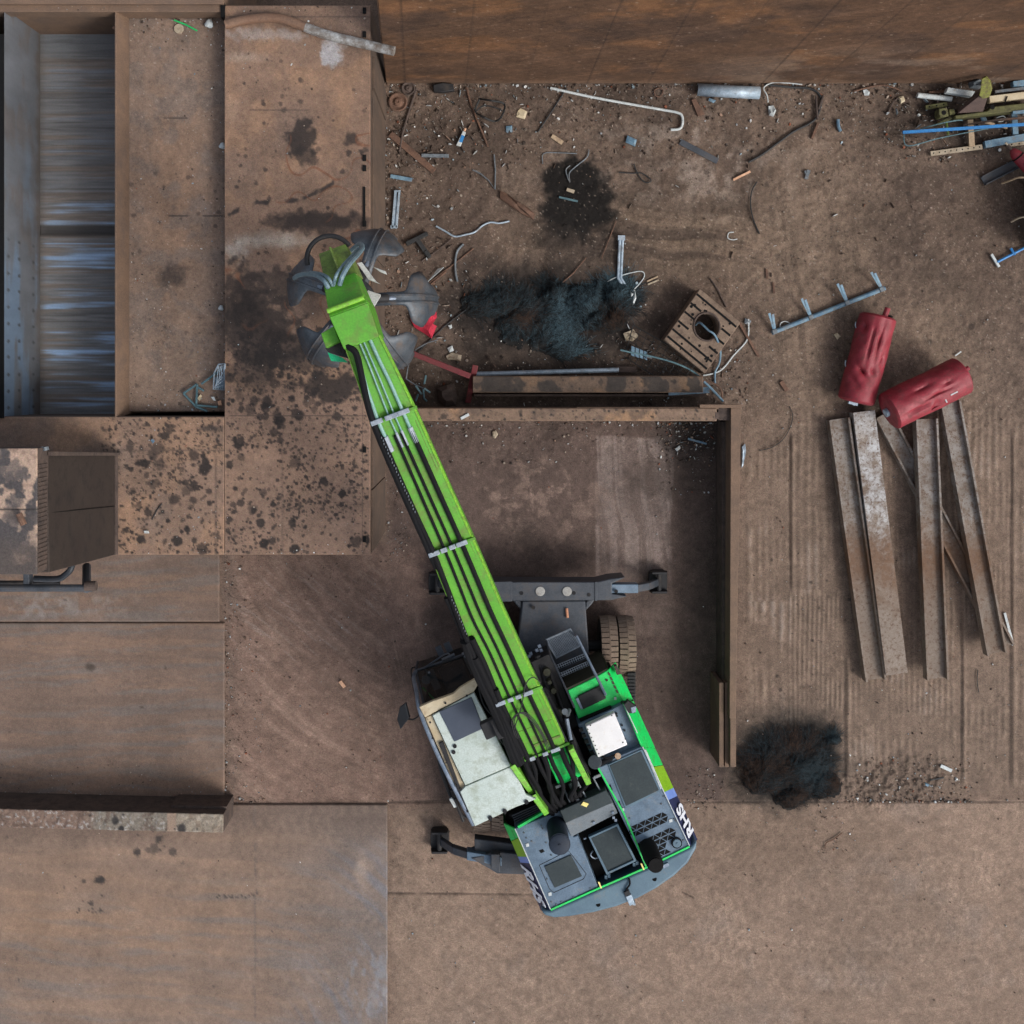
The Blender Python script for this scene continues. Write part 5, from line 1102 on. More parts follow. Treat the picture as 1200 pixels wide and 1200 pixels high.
# ---- orange-peel grab
gr = MB().tube([(hub.x, hub.y, 6.3), (hub.x, hub.y, 5.95), (hub.x, hub.y, 5.9), (hub.x, hub.y, 5.55), (hub.x, hub.y, 5.5), (hub.x, hub.y, 5.1)], [.2, .2, .34, .34, .27, .24], 24).build('grab_hub', 'black', mh, .01)
def tine(ang, bend=0.):
    ca, sa = math.cos(ang), math.sin(ang); out = Vector((ca, sa, 0)); sd = Vector((-sa, ca, 0))
    path = [(.30, 5.34), (.56, 5.44), (.84, 5.40), (1.08, 5.20), (1.26, 4.86), (1.33, 4.42), (1.26, 4.02), (1.08, 3.66)]
    P = spline([Vector((r, z, 0)) for r, z in path], 5); n = len(P); cols = 11; v = []; f = []
    for i, p in enumerate(P):
        t = i/(n-1)
        w = .10+.02*t
        lobe = math.exp(-((t-.44)/.12)**4)*.30+math.exp(-((t-.62)/.15)**2)*.15; w += lobe
        w *= 1-.93*max(0, (t-.66)/.34)**1.3
        tg = (P[min(i+1, n-1)]-P[max(i-1, 0)]).normalized(); nr = Vector((-tg.y, tg.x, 0)); nr = nr if nr.x > 0 or nr.y > 0 else -nr
        for k in range(cols):
            s_ = -1+2*k/(cols-1); curl = -.30*w*(abs(s_)**2.2); r_ = p.x+nr.x*curl; z_ = p.y+nr.y*curl
            sweep = .05*math.sin(t*3.1)*abs(s_)
            v.append(Vector((hub.x, hub.y, 0))+out*(r_)+sd*(w*s_)+Vector((0, 0, z_+bend*(t))))
    for i in range(n-1):
        for k in range(cols-1): f.append([i*cols+k, i*cols+k+1, (i+1)*cols+k+1, (i+1)*cols+k])
    me = MB().add(v, f, True); o = me.build('tine', 'tine', mh, 0, sharp=60)
    so = o.modifiers.new('thick', 'SOLIDIFY'); so.thickness = .035; so.offset = 0
    m = MB()
    for s_ in (-.055, .055):
        pts = [Vector((hub.x, hub.y, 0))+out*(p.x+.02)+sd*s_+Vector((0, 0, p.y+.045)) for p in P[2:-6]]; m.tube(pts, .018, 5)
    pts = [Vector((hub.x, hub.y, 0))+out*(p.x)+Vector((0, 0, p.y+.02)) for p in P[1:-4]]
    m2 = m; 
    for a, b in zip(pts, pts[1:]): m2.box((a+b)/2, (b-a)/2*1.05, sd*.05, Vector((0, 0, .03)))
    m2.build('tine_rib', 'tine', o)
    a = Vector((hub.x, hub.y, 5.75))+out*.26; b = Vector((hub.x, hub.y, 5.42))+out*.72
    MB().tube([a, a*.4+b*.6], .07, 12).build('tine_cylinder', 'black', o); MB().tube([a*.45+b*.55, b], .035, 8).build('cylinder_rod', 'chrome', o)
for a in (2, 72, 160, 229, 305): tine(math.radians(a))
m = MB()
m.tube(spline([W(398, 334, 9.35), W(402, 322, 9.4), W(410, 309, 9.2), W(419, 299, 8.7), W(425, 290, 8.1), W(421, 286, 7.6), W(411, 294, 7.0)], 6), .034, 8)
m.tube(spline([W(391, 335, 9.3), W(394, 323, 9.4), W(402, 311, 9.2), W(412, 300, 8.7), W(420, 291, 8.1)], 6), .024, 8)
m.tube(spline([W(385, 338, 9.3), W(380, 329, 9.3), W(371, 323, 9.0), W(360, 321, 8.5), W(349, 323, 8.0), W(345, 326, 7.4)], 6), .034, 8)
m.tube(spline([W(390, 335, 9.3), W(385, 326, 9.35), W(376, 321, 9.1), W(364, 319, 8.6)], 6), .024, 8)
m.pieces('grab_hose', pmat('armoured_hose', (84, 108, 118), (112, 134, 142), 10, .45, .1, .1), mh)
# ================================================================ LOOSE SCRAP IN THE YARD
def single(mb, name, mt, label, cat, group=None, bevel=0.): return tag(mb.build(name, mt, bevel=bevel), label, cat, group)
def g3(pts, z): return [W(p[0], p[1], p[2] if len(p) > 2 else z) for p in pts]
def rod(pts, r, mt, name, label, cat, z=None, n=7, seg=4, group=None, sm=True):
    r = r*.82; z = r+.004 if z is None else z; P = g3(pts, z)
    return single(MB().tube(spline(P, seg) if sm and len(P) > 2 else P, r, n), name, mt, label, cat, group)
def bar(p, q, wpx, t, mt, name, label, cat, z0=.01, z1=None, group=None):
    a, b = W(*p, z0), W(*q, z0 if z1 is None else z1); d = (b-a); n = Vector((-d.y, d.x, 0)).normalized()*(wpx*S*.5)
    m = MB().box((a+b)/2+Vector((0, 0, t/2)), d/2, n, (0, 0, t/2)); return single(m, name, mt, label, cat, group, .004)
def chunk(poly, t, mt, name, label, cat, z=.0, group=None, crumple=0.):
    pts = [W(x, y, 0) for x, y in poly]; r = random.Random(len(label)*7+len(poly)); n = len(pts); c = sum(pts, Vector())/n
    lo_ = [(p.x, p.y, z) for p in pts]; up = [(p.x, p.y, z+t*r.uniform(.35, .8)+r.uniform(-.5, .5)*crumple) for p in pts]
    mid = [(c.x+(p.x-c.x)*.55+r.uniform(-.2, .2)*crumple, c.y+(p.y-c.y)*.55+r.uniform(-.2, .2)*crumple, z+t+r.uniform(-1, 1)*crumple) for p in pts]
    f = [[i, (i+1) % n, n+(i+1) % n, n+i] for i in range(n)]
    for i in range(n): a, b = i, (i+1) % n; f += [[n+a, n+b, 2*n+b], [n+a, 2*n+b, 2*n+a], [2*n+a, 2*n+b, 3*n]]
    f.append(list(range(n))[::-1]); return single(MB().add(lo_+up+mid+[(c.x, c.y, z+t*.9+r.uniform(-.6, .6)*crumple)], f), name, mt, label, cat, group)
GS = 'scrap scattered over the yard'
# along the high wall
m = MB(); a, b = W(817, 105, .14), W(890, 109, .14); d = b-a; n = Vector((-d.y, d.x, 0)).normalized(); k = 14
top = [[p+n*.13*math.cos(t)+Vector((0, 0, .13*math.sin(t))) for t in np.linspace(-.4, math.pi+.4, k)] for p in (a, (a*.4+b*.6)+Vector((0, 0, -.015)), b)]
v = sum(top, []); f = [[i*k+j, i*k+j+1, (i+1)*k+j+1, (i+1)*k+j] for i in range(2) for j in range(k-1)]
m.add(v, f, True); o = single(m, 'metal_duct', 'galv', 'wide bluish galvanised duct lying against the high rusty wall', 'duct'); s_ = o.modifiers.new('t', 'SOLIDIFY'); s_.thickness = .012
rod([(645, 103), (700, 115), (770, 127.5), (794, 132), (799.5, 137), (799.5, 146), (796, 151), (786, 152)], .034, 'pale', 'hooked_pipe', 'long white pipe ending in a hook, beneath the high wall', 'pipe', n=9)
rod([(664, 103), (648, 128), (630, 155)], .02, 'wire', 'steel_rod', 'dark straight rod touching the white hooked pipe', 'rod')
rod([(547, 103), (552, 122), (563, 150), (572, 172)], .026, 'rust', 'steel_rod', 'rusty rod slightly bent, left of the wire stool frame', 'rod')
m = MB(); m.tube(spline(g3([(562, 116, .1), (576, 118, .3), (591, 122, .1), (588, 136, .3), (580, 142, .1), (568, 138, .25), (557, 130, .1), (562, 116, .1)], .1), 4), .022, 7).tube(spline(g3([(557, 132), (566, 124), (580, 126), (589, 130)], .3), 4), .014, 6)
single(m, 'stool_frame', 'wire', 'bent dark tube frame of a stool, third scrap from the wall corner', 'frame')
bar((457.5, 157), (509, 201), 7.5, .03, 'rust', 'flat_bar', 'wide rusty flat bar near the platform corner', 'bar')
bar((494, 182.5), (526, 183), 4, .05, 'galvd', 'flat_bar', 'short dull grey bar end under the rusty flat bar', 'bar')
bar((457.5, 206.5), (483, 211), 4.5, .03, 'blue', 'flat_bar', 'short pale blue flat bar beside the platform side', 'bar')
m = MB(); 
for dx in (-2.2, 2.4): 
    a, b = W(464.5+dx+1.2, 223, .03), W(461+dx+1.2, 267, .03); d = b-a; m.box((a+b)/2, d/2, (.022, 0, 0), (0, 0, .03))
m.box(W(465, 224, .03), (.06, 0, 0), (0, .02, 0), (0, 0, .02)).box(W(461.5, 266, .03), (.07, 0, 0), (0, .03, 0), (0, 0, .03)).box(W(463.5, 245, .012), (.03, 0, 0), (0, .38, 0), (0, 0, .008))
single(m, 'drawer_rail', 'galv', 'pale double drawer rail lying along the platform side', 'rail', None, .003)
def disc(x, y, r, mt, label):
    m = MB(); c = W(x, y, 0); n = 28
    prof = [(r, 0), (r, .05), (r*.88, .06), (r*.62, .03), (r*.5, .035), (r*.34, .075), (r*.14, .08), (.001, .05)]
    v = []; f = []
    for i in range(n):
        a = 2*math.pi*i/n
        for (rr, z) in prof: v.append((c.x+rr*math.cos(a), c.y+rr*math.sin(a), z))
    q = len(prof)
    for i in range(n):
        for j in range(q-1): f.append([i*q+j, i*q+j+1, ((i+1) % n)*q+j+1, ((i+1) % n)*q+j])
    m.add(v, f, True); return single(m, 'brake_disc', mt, label, 'brake disc', 'brake discs in the wall corner')
disc(466.5, 120, .20, 'rust', 'larger rusty brake disc in the corner of wall and platform'); disc(478.5, 104, .145, 'rustd', 'smaller rusty brake disc right under the high wall')
single(MB().prism([(507, 99), (519, 96.5), (531, 98), (532.5, 106), (520, 108), (508, 107.5)], .14, 0), 'battery_case', 'black', 'black battery case lying under the high wall', 'battery', None, .02)
rod([(488, 103), (480, 128), (472, 155), (468, 178)], .03, 'rustd', 'steel_rod', 'dark rusty rod leaning out of the wall corner', 'rod', sm=False)
chunk([(607, 130), (610, 127), (618, 131), (615, 140), (605, 137)], .03, 'cream', 'cardboard_piece', 'cream square of cardboard below the high wall', 'cardboard', crumple=.015)
chunk([(593, 148), (600, 147), (600.5, 155), (598, 155), (597.5, 151), (596, 151), (595.5, 156), (593, 155)], .03, 'blue', 'clip', 'small pale blue notched clip under the cardboard square', 'clip')
m = MB(); m.prism([(542.5, 153), (546, 155), (539.5, 171.5), (534.5, 170)], .07, 0); o = single(m, 'carton', 'pale', 'white and blue drinks carton with orange cap', 'carton', None, .01)
MB().prism([(541, 158), (544.5, 159.5), (541.5, 167), (538, 166)], .078, .06).build('blue_print', 'bluebr', o); MB().tube([W(544, 153.5, .06), W(545.5, 150.5, .06)], .025, 10).build('cap', 'orange', o)
bar((646.5, 159.5), (659, 168), 5, .05, 'wood', 'wood_offcut', 'short pale wood offcut above the oil patch', 'wood')
chunk([(735, 159), (746, 164), (744, 172), (733, 167)], .06, 'blue', 'ribbed_bracket', 'pale blue ribbed bracket below the white hooked pipe', 'bracket', crumple=.01)
m = MB(); P = [(586, 224), (592, 226), (606, 236), (618, 243), (627, 252), (622, 252), (625, 258), (610, 250), (597, 241), (586, 233), (574, 233), (584, 230)]
chunk([P[i] for i in (0, 1, 2, 3, 4, 6, 7, 8, 9)], .12, 'rust', 'crushed_can', 'crushed rusty sheet can torn open in the yard middle', 'scrap sheet', crumple=.08)
rod([(579, 181), (580.5, 200), (580, 222), (573, 212), (564, 204), (554, 199)], .02, 'galvd', 'bent_rod', 'thin grey rod folded in a V above the crushed can', 'rod', sm=False)
rod([(511, 265), (522, 271), (533, 277), (545, 275), (556, 272), (566, 264), (575, 260.5), (585, 261.5), (597, 259)], .024, 'galv', 'bent_pipe', 'wavy shiny thin pipe between grab and netting heap', 'pipe', n=8)
rod([(543, 286), (536, 294), (533.5, 306), (534, 320), (536, 330)], .03, 'galvd', 'bent_pipe', 'curved short grey pipe right of the grab', 'pipe', n=9)
m = MB(); 
for p, q, w_ in (((476, 286), (501, 273.5), .045), ((489, 281), (503, 301), .05)):
    a, b = W(*p, .06), W(*q, .06); d = b-a; nn = Vector((-d.y, d.x, 0)).normalized()*w_; m.box((a+b)/2, d/2, nn, (0, 0, .05))
m.box(W(501, 298, .07), (.05, -.07, 0), (.03, .025, 0), (0, 0, .055)); single(m, 'tee_bar', 'wire', 'dark T-shaped bar lying beside the grab', 'bar', None, .01)
rod([(555, 291), (530, 311), (503, 331)], .018, 'rust', 'steel_rod', 'rusty thin rod pointing at the grab', 'rod', sm=False)
rod([(529, 280), (512, 294), (494, 306)], .016, 'rustd', 'steel_rod', 'dark thin rod parallel to the rusty rod near the grab', 'rod', sm=False)
m = MB(); a, b, c_ = W(728, 279, .05), W(726, 326, .05), W(736, 342, .05)
for d0 in (-.03, .03):
    o_ = Vector((d0, 0, 0)); m.tube([a+o_, b+o_, c_+o_], .03, 8)
m.box(a+Vector((0, 0, .02)), (.075, 0, 0), (0, .05, 0), (0, 0, .05)); single(m, 'gate_post', 'galv', 'pale twin tube post with a kink, upright in the photo', 'post')
rod([(712, 330), (722, 325), (738, 320), (752, 318), (755, 324), (748, 334), (738, 344)], .014, 'pale', 'wire_loop', 'pale wire loop around the foot of the twin tube post', 'wire')
chunk([(737, 341), (744, 340), (745, 350), (741, 361), (738, 352)], .1, 'pale', 'rag', 'crumpled pale rag on the right end of the netting heap', 'rag', crumple=.05)
bar((758, 330), (771, 324), 2, .02, 'wood', 'wood_splinter', 'pale wood splinter right of the twin tube post', 'wood'); bar((759, 333.5), (772, 328), 2, .02, 'tan', 'wood_splinter', 'second pale wood splinter right of the twin tube post', 'wood')
bar((859, 211), (879, 201), 2.6, .03, 'orange', 'wood_stick', 'orange-brown stick alone on the swept yard', 'stick')
rod([(877, 190), (893, 181), (912, 167), (930, 154), (948, 145), (957, 137), (962, 122), (961, 112), (950, 104), (925, 102), (896, 99)], .03, 'wire', 'thick_cable', 'thick dark cable curling out from the high wall', 'cable', n=9)
rod([(940, 99), (920, 97), (905, 97), (895, 103), (899, 112), (900, 120)], .016, 'pale', 'thin_wire', 'thin pale wire looped over the end of the duct', 'wire', z=.06)
m = MB()
for q in ((956, 112, 958, 140), (965, 112, 959, 128)): m.tube([W(q[0], q[1], .05), W(q[2], q[3], .05)], .025, 6)
single(m, 'bent_rod', 'rustd', 'rusty forked rod within the thick cable loop', 'rod')
rod([(887, 213), (881, 224), (879.5, 240), (883, 258), (890, 274)], .018, 'wire', 'bent_rod', 'thin curved dark rod on the swept lane', 'rod')
bar((797, 166), (841, 189), 7, .015, 'frame', 'rubber_strip', 'flat dark rubber strip below the duct', 'rubber strip')
rod([(725, 202), (740, 203), (752, 203), (763, 211), (757, 214), (750, 208), (744, 196), (743, 192)], .016, 'wire', 'wire_loop', 'dark wire twisted in a bow below the white hooked pipe', 'wire')
rod([(636, 192), (637, 180), (655, 179), (676, 180)], .014, 'galvd', 'thin_wire', 'thin grey wire with a right-angle bend above the oil patch', 'wire')
rod([(690, 175), (688, 184), (676, 194), (667, 203), (668, 214), (663, 200), (668, 194)], .016, 'galvd', 'wire_loop', 'grey wire coiled on top of the oil patch', 'wire')
bar((655, 231), (677, 236), 2.4, .02, 'teal', 'flat_bar', 'small teal strip on the round oil patch', 'strip')
bar((664, 222), (673, 225), 4, .03, 'tan', 'label_tag', 'small tan tag on the round oil patch', 'tag')
rod([(722, 259), (713, 282), (705, 303)], .014, 'rust', 'steel_rod', 'thin rusty rod right of the oil patch', 'rod', sm=False)
rod([(687, 302), (672, 320), (657, 333)], .016, 'rust', 'steel_rod', 'thin rusty rod stuck in the top of the netting heap', 'rod', sm=False)
bar((946, 210), (943.5, 200), 3, .03, 'galvd', 'flat_bar', 'short grey bar alone near the high wall cable', 'bar'); bar((947.5, 199.5), (944, 210), 4, .04, 'galvd', 'tube_piece', 'short grey tube piece on the right of the yard', 'tube')
bar((951, 163), (958.5, 144), 3, .05, 'rust', 'flat_bar', 'short brown bar below the thick cable loop', 'bar')
rod([(982, 140), (982.5, 148), (985, 154)], .045, 'blue', 'hose_piece', 'short light blue hose piece near the rusty forked rod', 'hose', n=8)
chunk([(900, 125), (906, 124), (909, 130), (906, 137), (901, 135)], .08, 'pale', 'crumpled_foil', 'crumpled shiny foil ball under the duct', 'foil', crumple=.04)
chunk([(1011, 106), (1015, 105), (1019, 108), (1018, 112), (1013, 112)], .04, 'pale', 'plastic_scrap', 'bright white plastic scrap under the high wall', 'plastic', crumple=.02)
rod([(1060, 113), (1048, 118), (1041, 132)], .02, 'rustd', 'steel_rod', 'dark curved rod left of the scrap stack', 'rod'); rod([(1000, 107), (1030, 100), (1045, 102), (1057, 107)], .025, 'rust', 'bent_rod', 'rusty curved strip along the foot of the high wall', 'strip')
chunk([(1052, 114), (1058, 113), (1060, 119), (1055, 122)], .05, 'cream', 'plastic_scrap', 'cream plastic scrap beside the rusty curved strip', 'plastic', crumple=.02)
m = MB(); m.prism([(810, 117), (815, 115), (826, 134), (818, 136)], .05, 0); single(m, 'angle_piece', 'rust', 'rusty angle piece under the left end of the duct', 'angle', None, .006)
chunk([(831, 115), (839, 118), (836, 121), (830, 118)], .03, 'blue', 'clip', 'small blue-grey clip in front of the duct', 'clip')
rod([(772, 103), (777, 106), (774, 113), (768, 112), (767, 106), (772, 103)], .018, 'rust', 'wire_loop', 'small rusty ring left of the duct', 'ring')
rod([(860, 272), (854, 273), (853, 279), (859, 281), (864, 280)], .012, 'pale', 'wire_loop', 'thin pale wire hook on the swept lane', 'wire')
chunk([(977, 392), (981, 390), (985, 394), (981, 398)], .03, 'cream', 'paper_scrap', 'cream paper scrap left of the tanks', 'paper', crumple=.02)
for (p, q, lb) in (((898, 315), (899, 327), 'upper'), ((906, 331), (907, 344), 'lower')): bar(p, q, 2.4, .02, 'rust', 'wood_splinter', lb+' of two brown splinters above the toothed bar', 'splinter')
bar((915, 447), (922, 458), 5, .04, 'rust', 'flat_bar', 'rusty flat piece on the right of the pen corner', 'bar')
rod([(925, 476), (929, 490), (920, 512), (905, 524), (890, 528)], .010, 'wire', 'bent_rod', 'thin dark curved rod on the first track prints', 'rod')
# square machine block with a bore
m = MB(); c = W(824, 386, .55); ux = (W(868, 378, .55)-W(820, 338, .55)); uy = (W(778, 398, .55)-W(820, 338, .55)); o0 = W(820, 338, .55); zt = .55
Nn = 9
def Q(a, b, z): p = o0+ux*a+uy*b; return (p.x, p.y, z)
cx_, cy_ = .52, .40; rr = .26; n = 40; out = []; inn = []
lu, lv = ux.length, uy.length
for i in range(n):
    t = 2*math.pi*i/n; ca, sa = math.cos(t), math.sin(t); q = max(abs(ca), abs(sa)); sx = .5+.5*ca/q; sy = .5+.5*sa/q
    out.append((sx, sy)); inn.append((cx_+rr*ca/lu, cy_+rr*sa/lv))
v = [Q(a, b, zt) for a, b in out]+[Q(a, b, zt) for a, b in inn]+[Q(a, b, 0.) for a, b in out]+[Q(a, b, .02) for a, b in inn]
f = []
for i in range(n):
    j = (i+1) % n; f += [[i, j, n+j, n+i], [i, 2*n+i, 2*n+j, j], [n+i, n+j, 3*n+j, 3*n+i]]
m.add(v, f); blk = thing('machine_block', 'square rusty cast block with a round bore and grooves', 'machine block', c-Vector((0, 0, .55)))
m.build('block_body', 'slab', blk, .02)
m = MB()
for b in (.10, .27, .44, .62, .78, .92):
    a0, a1 = Vector(Q(.02, b, zt+.002)), Vector(Q(.98, b, zt+.002))
    if .3 < b < .6: pass
    for s0, s1 in (((0, 1),) if abs(b-.4) > .3 else ((0, .26), (.78, 1))): p, q = a0+(a1-a0)*s0, a0+(a1-a0)*s1; m.box((p+q)/2, (q-p)/2, uy.normalized()*.022, (0, 0, .006))
m.pieces('groove', 'dark', blk)
m = MB(); r2 = random.Random(4)
for i in range(34):
    a, b = r2.uniform(.05, .95), r2.uniform(.05, .95)
    if math.hypot((a-cx_)*lu, (b-cy_)*lv) < .3: continue
    p = Vector(Q(a, b, zt+.001)); m.tube([p, p+Vector((0, 0, .006))], r2.uniform(.012, .032), 9)
m.pieces('bolt_hole', 'dark', blk)
m = MB(); rg = [Vector(Q(cx_+(rr+.02)*math.cos(t)/lu, cy_+(rr+.02)*math.sin(t)/lv, zt+.01)) for t in np.linspace(0, 2*math.pi, 33)]; m.tube(rg, .02, 6); m.build('bore_rim', 'rustd', blk)
rod([(815, 381, .3), (820, 378, .6), (830, 387, .72), (838, 393, .7), (844, 410, .35), (843, 425, .1), (838, 436, .05), (838, 449, .04)], .026, 'blue', 'cable', 'blue-grey cable hanging out of the bore of the block', 'cable', n=8)
rod([(877, 374), (877, 392), (873, 402), (860, 416), (848, 431), (838, 437), (824, 440)], .02, 'pale', 'cable', 'pale cable arching right of the cast block', 'cable', n=7)
bar((866, 378), (889, 418), 3, .03, 'rust', 'flat_bar', 'rusty thin bar leaning on the right corner of the cast block', 'bar')
rod([(832, 326), (842, 341), (851, 360)], .022, 'rustd', 'steel_rod', 'dark rod against the top corner of the cast block', 'rod', sm=False)
chunk([(873, 373), (880, 376), (878, 381), (872, 379)], .05, 'galvd', 'crumpled_foil', 'grey crumpled scrap at the end of the pale cable', 'scrap', crumple=.03)
# toothed bar
tb = thing('toothed_bar', 'pale blue bar with four pairs of upright tines', 'harrow bar', W(965, 365, 0))
MB().tube([W(904.5, 390, .06), W(1037, 337.5, .06)], .05, 10).build('bar', 'blue', tb)
for (x, y, tx, ty) in ((908, 388.5, 903.5, 367), (950.5, 372, 941.5, 350), (993, 355, 983.5, 332.5), (1033.5, 339, 1023, 319)):
    for dx in (-.03, .03):
        a = W(x, y, .06)+Vector((dx*.2, 0, 0)); b = W(tx+dx*70, ty+(1.2 if dx > 0 else 0), .32); nn = Vector((.024, .01, 0)); m = MB().box((a+b)/2, (b-a)/2, nn, (0, 0, .012)); m.build('tine', 'blue', tb, .003)
    MB().box(W(x, y, .10), (.045, .02, 0), (-.015, .045, 0), (0, 0, .03)).build('tine_holder', 'galvd', tb, .006)
rod([(914, 383), (915, 378.5), (920, 376.5), (926, 379)], .014, 'pale', 'wire_loop', 'pale wire ring around the left end of the toothed bar', 'wire')
# tanks
def tank(p0, p1, r, z0, z1, label, dents, seed):
    a, b = W(*p0, z0), W(*p1, z1); d = (b-a); Lh = d.length; d.normalize(); x = d.cross(Vector((0, 0, 1))).normalized(); y = x.cross(d)
    th = thing('pressure_tank', label, 'tank', ((a+b)/2)-Vector((0, 0, r)), 'red tanks dumped on the steel beams')
    rows = []; n = 72; rr = random.Random(seed)
    st = [(-.02, .0), (-.02, .5), (-.012, .86), (.0, .95), (.012, 1.0)]+[(t, 1.) for t in np.linspace(.04, .96, 64)]+[(.988, 1.), (1., .95), (1.012, .86), (1.02, .5), (1.02, 0.)]
    v = []
    for t, k in st:
        for j in range(n):
            an = 2*math.pi*j/n; q = r*k
            for (dt, da, amp, wt, wa) in dents:
                dd = ((t-dt-.12*(math.atan2(math.sin(an-da), math.cos(an-da))))/wt)**2+((math.atan2(math.sin(an-da), math.cos(an-da)))/wa)**2; q -= amp*(math.exp(-1.9*math.sqrt(dd)) if amp > .06 else math.exp(-dd))*k*1.1
            q += .006*k*(math.sin(an*3+t*9+seed)+.8*abs(math.sin(an*4-t*11))+.5*math.sin(an*9+t*31))*min(1, 6*t*(1-t)+.2)
            v.append(a+d*(Lh*t)+x*(q*math.cos(an))+y*(q*math.sin(an)))
    f = [[i*n+j, i*n+(j+1) % n, (i+1)*n+(j+1) % n, (i+1)*n+j] for i in range(len(st)-1) for j in range(n)]
    MB().add(v, f, True).build('tank_shell', 'red', th, 0, sharp=24); return th, a, b, d, x, y
pi = math.pi
t1, a, b, d, x, y = tank((1029, 371), (1003, 470), .375, .45, .36, 'left red tank with a creased dent, upright in the photo', ((.66, pi*.38, .16, .035, .45), (.63, pi*.60, .09, .07, .3), (.3, pi*.55, .09, .28, .14), (.34, pi*.40, .05, .2, .1), (.15, pi*.2, .1, .08, .3), (.48, pi*.72, .08, .1, .16), (.8, pi*.3, .05, .05, .5)), 1)
MB().tube([a+x*.13*-1-d*.02, a-x*.15-d*.22], .06, 10).build('outlet_pipe', 'red', t1); MB().tube([a-x*.24, a-x*.25-d*.08], .05, 8).build('outlet_stub', 'dark', t1)
m = MB(); m.box(b+x*.05+d*.06, x*.10, d*.03, y*.04); m.tube([b+x*.02, b+x*.02+d*.1], .03, 8); m.build('valve', 'galv', t1, .006)
for t in (.12, .58): MB().tube([a+d*1.8*t+x*(.37+.05*math.sin(k))+d*.12*math.cos(k)+y*.0 for k in np.linspace(-1.6, 1.6, 10)], .012, 6).build('lifting_ring', 'galv', t1)
t2, a, b, d, x, y = tank((1042, 482), (1127, 440), .40, .72, .62, 'right red tank with long scratches, lying across beam ends', ((.55, pi*.45, .08, .3, .13), (.4, pi*.66, .07, .2, .16), (.72, pi*.55, .07, .12, .2), (.28, pi*.36, .06, .18, .12), (.5, pi*.25, .06, .06, .4)), 2)
MB().tube([b+x*-.05, b+d*.2-x*.08], .05, 10).build('outlet_pipe', 'red', t2); m = MB(); m.tube([a-d*.02, a-d*.1], .09, 14); m.build('end_boss', 'galv', t2, .006)
m = MB(); m.box(a+d*1.25+x*.2+y*.345, d*.08, x*.012, y*.012); m.box(a+d*1.05+x*.26+y*.3, d*.012, x*.05, y*.012); m.build('scratched_label', 'pale', t2)
m = MB(); m.tube([a+d*.75+x*.33+y*.2, a+d*1.3+x*.30+y*.23], .02, 6); m.build('weld_bead', 'red', t2)
bar((1119, 417), (1126, 412), 1.6, .02, 'pale', 'plastic_strip', 'white plastic sliver above the right red tank', 'plastic')
# steel beams
def ibeam(p0, p1, wd, hgt, mt, label, z0=.0, z1=None, flip=False):
    z1 = z0 if z1 is None else z1; a, b = W(*p0, hgt+z0), W(*p1, hgt+z1); a.z = z0; b.z = z1; d = b-a; n = Vector((-d.y, d.x, 0)).normalized(); u = n.cross(d).normalized(); u = u if u.z > 0 else -u; c = (a+b)/2; w2 = wd/2; m = MB(); t = .022
    if not flip:
        m.box(c+n*(w2-t)+u*hgt/2, d/2, n*t, u*hgt/2).box(c-n*(w2-t)+u*hgt/2, d/2, n*t, u*hgt/2).box(c+u*hgt*.42, d/2*.999, n*(w2-2*t), u*.016)
    else:
        m.box(c+u*(hgt-.015), d/2, n*w2, u*.015).box(c+n*(w2-t)+u*(hgt/2-.02), d/2*.999, n*t*.8, u*(hgt/2-.012)).box(c-n*(w2-t)+u*(hgt/2-.02), d/2*.999, n*t*.8, u*(hgt/2-.012))
    return single(m, 'steel_beam', mt, label, 'steel beam', 'steel beams under the red tanks', .004)
ibeam((1036, 486), (1181, 760), .36, .2, 'ibeam', 'steel beam lying askew beneath the other beams', .0)
ibeam((984, 491), (1027, 798), .44, .26, 'ibeam', 'leftmost steel beam with rust band, under the left tank', .02)
ibeam((1012.5, 482), (1051, 790), .46, .3, 'ibeamw', 'upturned steel beam with bright worn face, second from the left', .06, .03, True)
ibeam((1086.5, 491), (1099.5, 797), .46, .24, 'ibeam', 'straight steel beam between the worn one and the rightmost', .21)
ibeam((1114.5, 471), (1169, 767), .42, .24, 'ibeam', 'rightmost steel beam, its upper end under the right tank', .21)
# ---------------------------------------------------------------- stack in the north-east corner
GN = 'scrap stacked in the north-east corner'
bar((1057, 155.5), (1210, 145.5), 3.4, .06, 'bluebr', 'blue_bar', 'long bright blue bar across the corner stack', 'bar', .42)
rod([(1059, 158, .3), (1064, 171, .3), (1100, 162, .3), (1150, 152, .35), (1158, 151, .35)], .016, 'teal', 'bent_wire', 'thin teal wire frame under the bright blue bar', 'wire'); rod([(1078, 151, .3), (1105, 144, .4), (1122, 141, .4), (1128, 141, .4)], .018, 'teal', 'bent_rod', 'thin teal rod above the bright blue bar', 'rod')
def slotted(p, q, wpx, t, mt, name, label, n, z):
    a, b = W(*p, z), W(*q, z); d = b-a; nn = Vector((-d.y, d.x, 0)).normalized(); th = thing(name, label, 'slotted bar', (a+b)/2)
    MB().box((a+b)/2+Vector((0, 0, t/2)), d/2, nn*(wpx*S/2), (0, 0, t/2)).build('bar', mt, th, .004)
    for i in range(n): c = a+d*((i+.5)/n)+Vector((0, 0, t)); MB().tube([c-Vector((0, 0, .004)), c+Vector((0, 0, .003))], .016, 8).build('hole', 'dark', th)
slotted((1089.5, 180.5), (1150, 172.5), 5.5, .06, 'tan', 'slotted_bar', 'pale tan slotted bar, lowest piece of the corner stack', 9, .03)
slotted((1084, 126.5), (1109, 122.5), 5, .05, 'olive', 'slotted_bar', 'short dull slotted bar at the left of the corner stack', 3, .1)
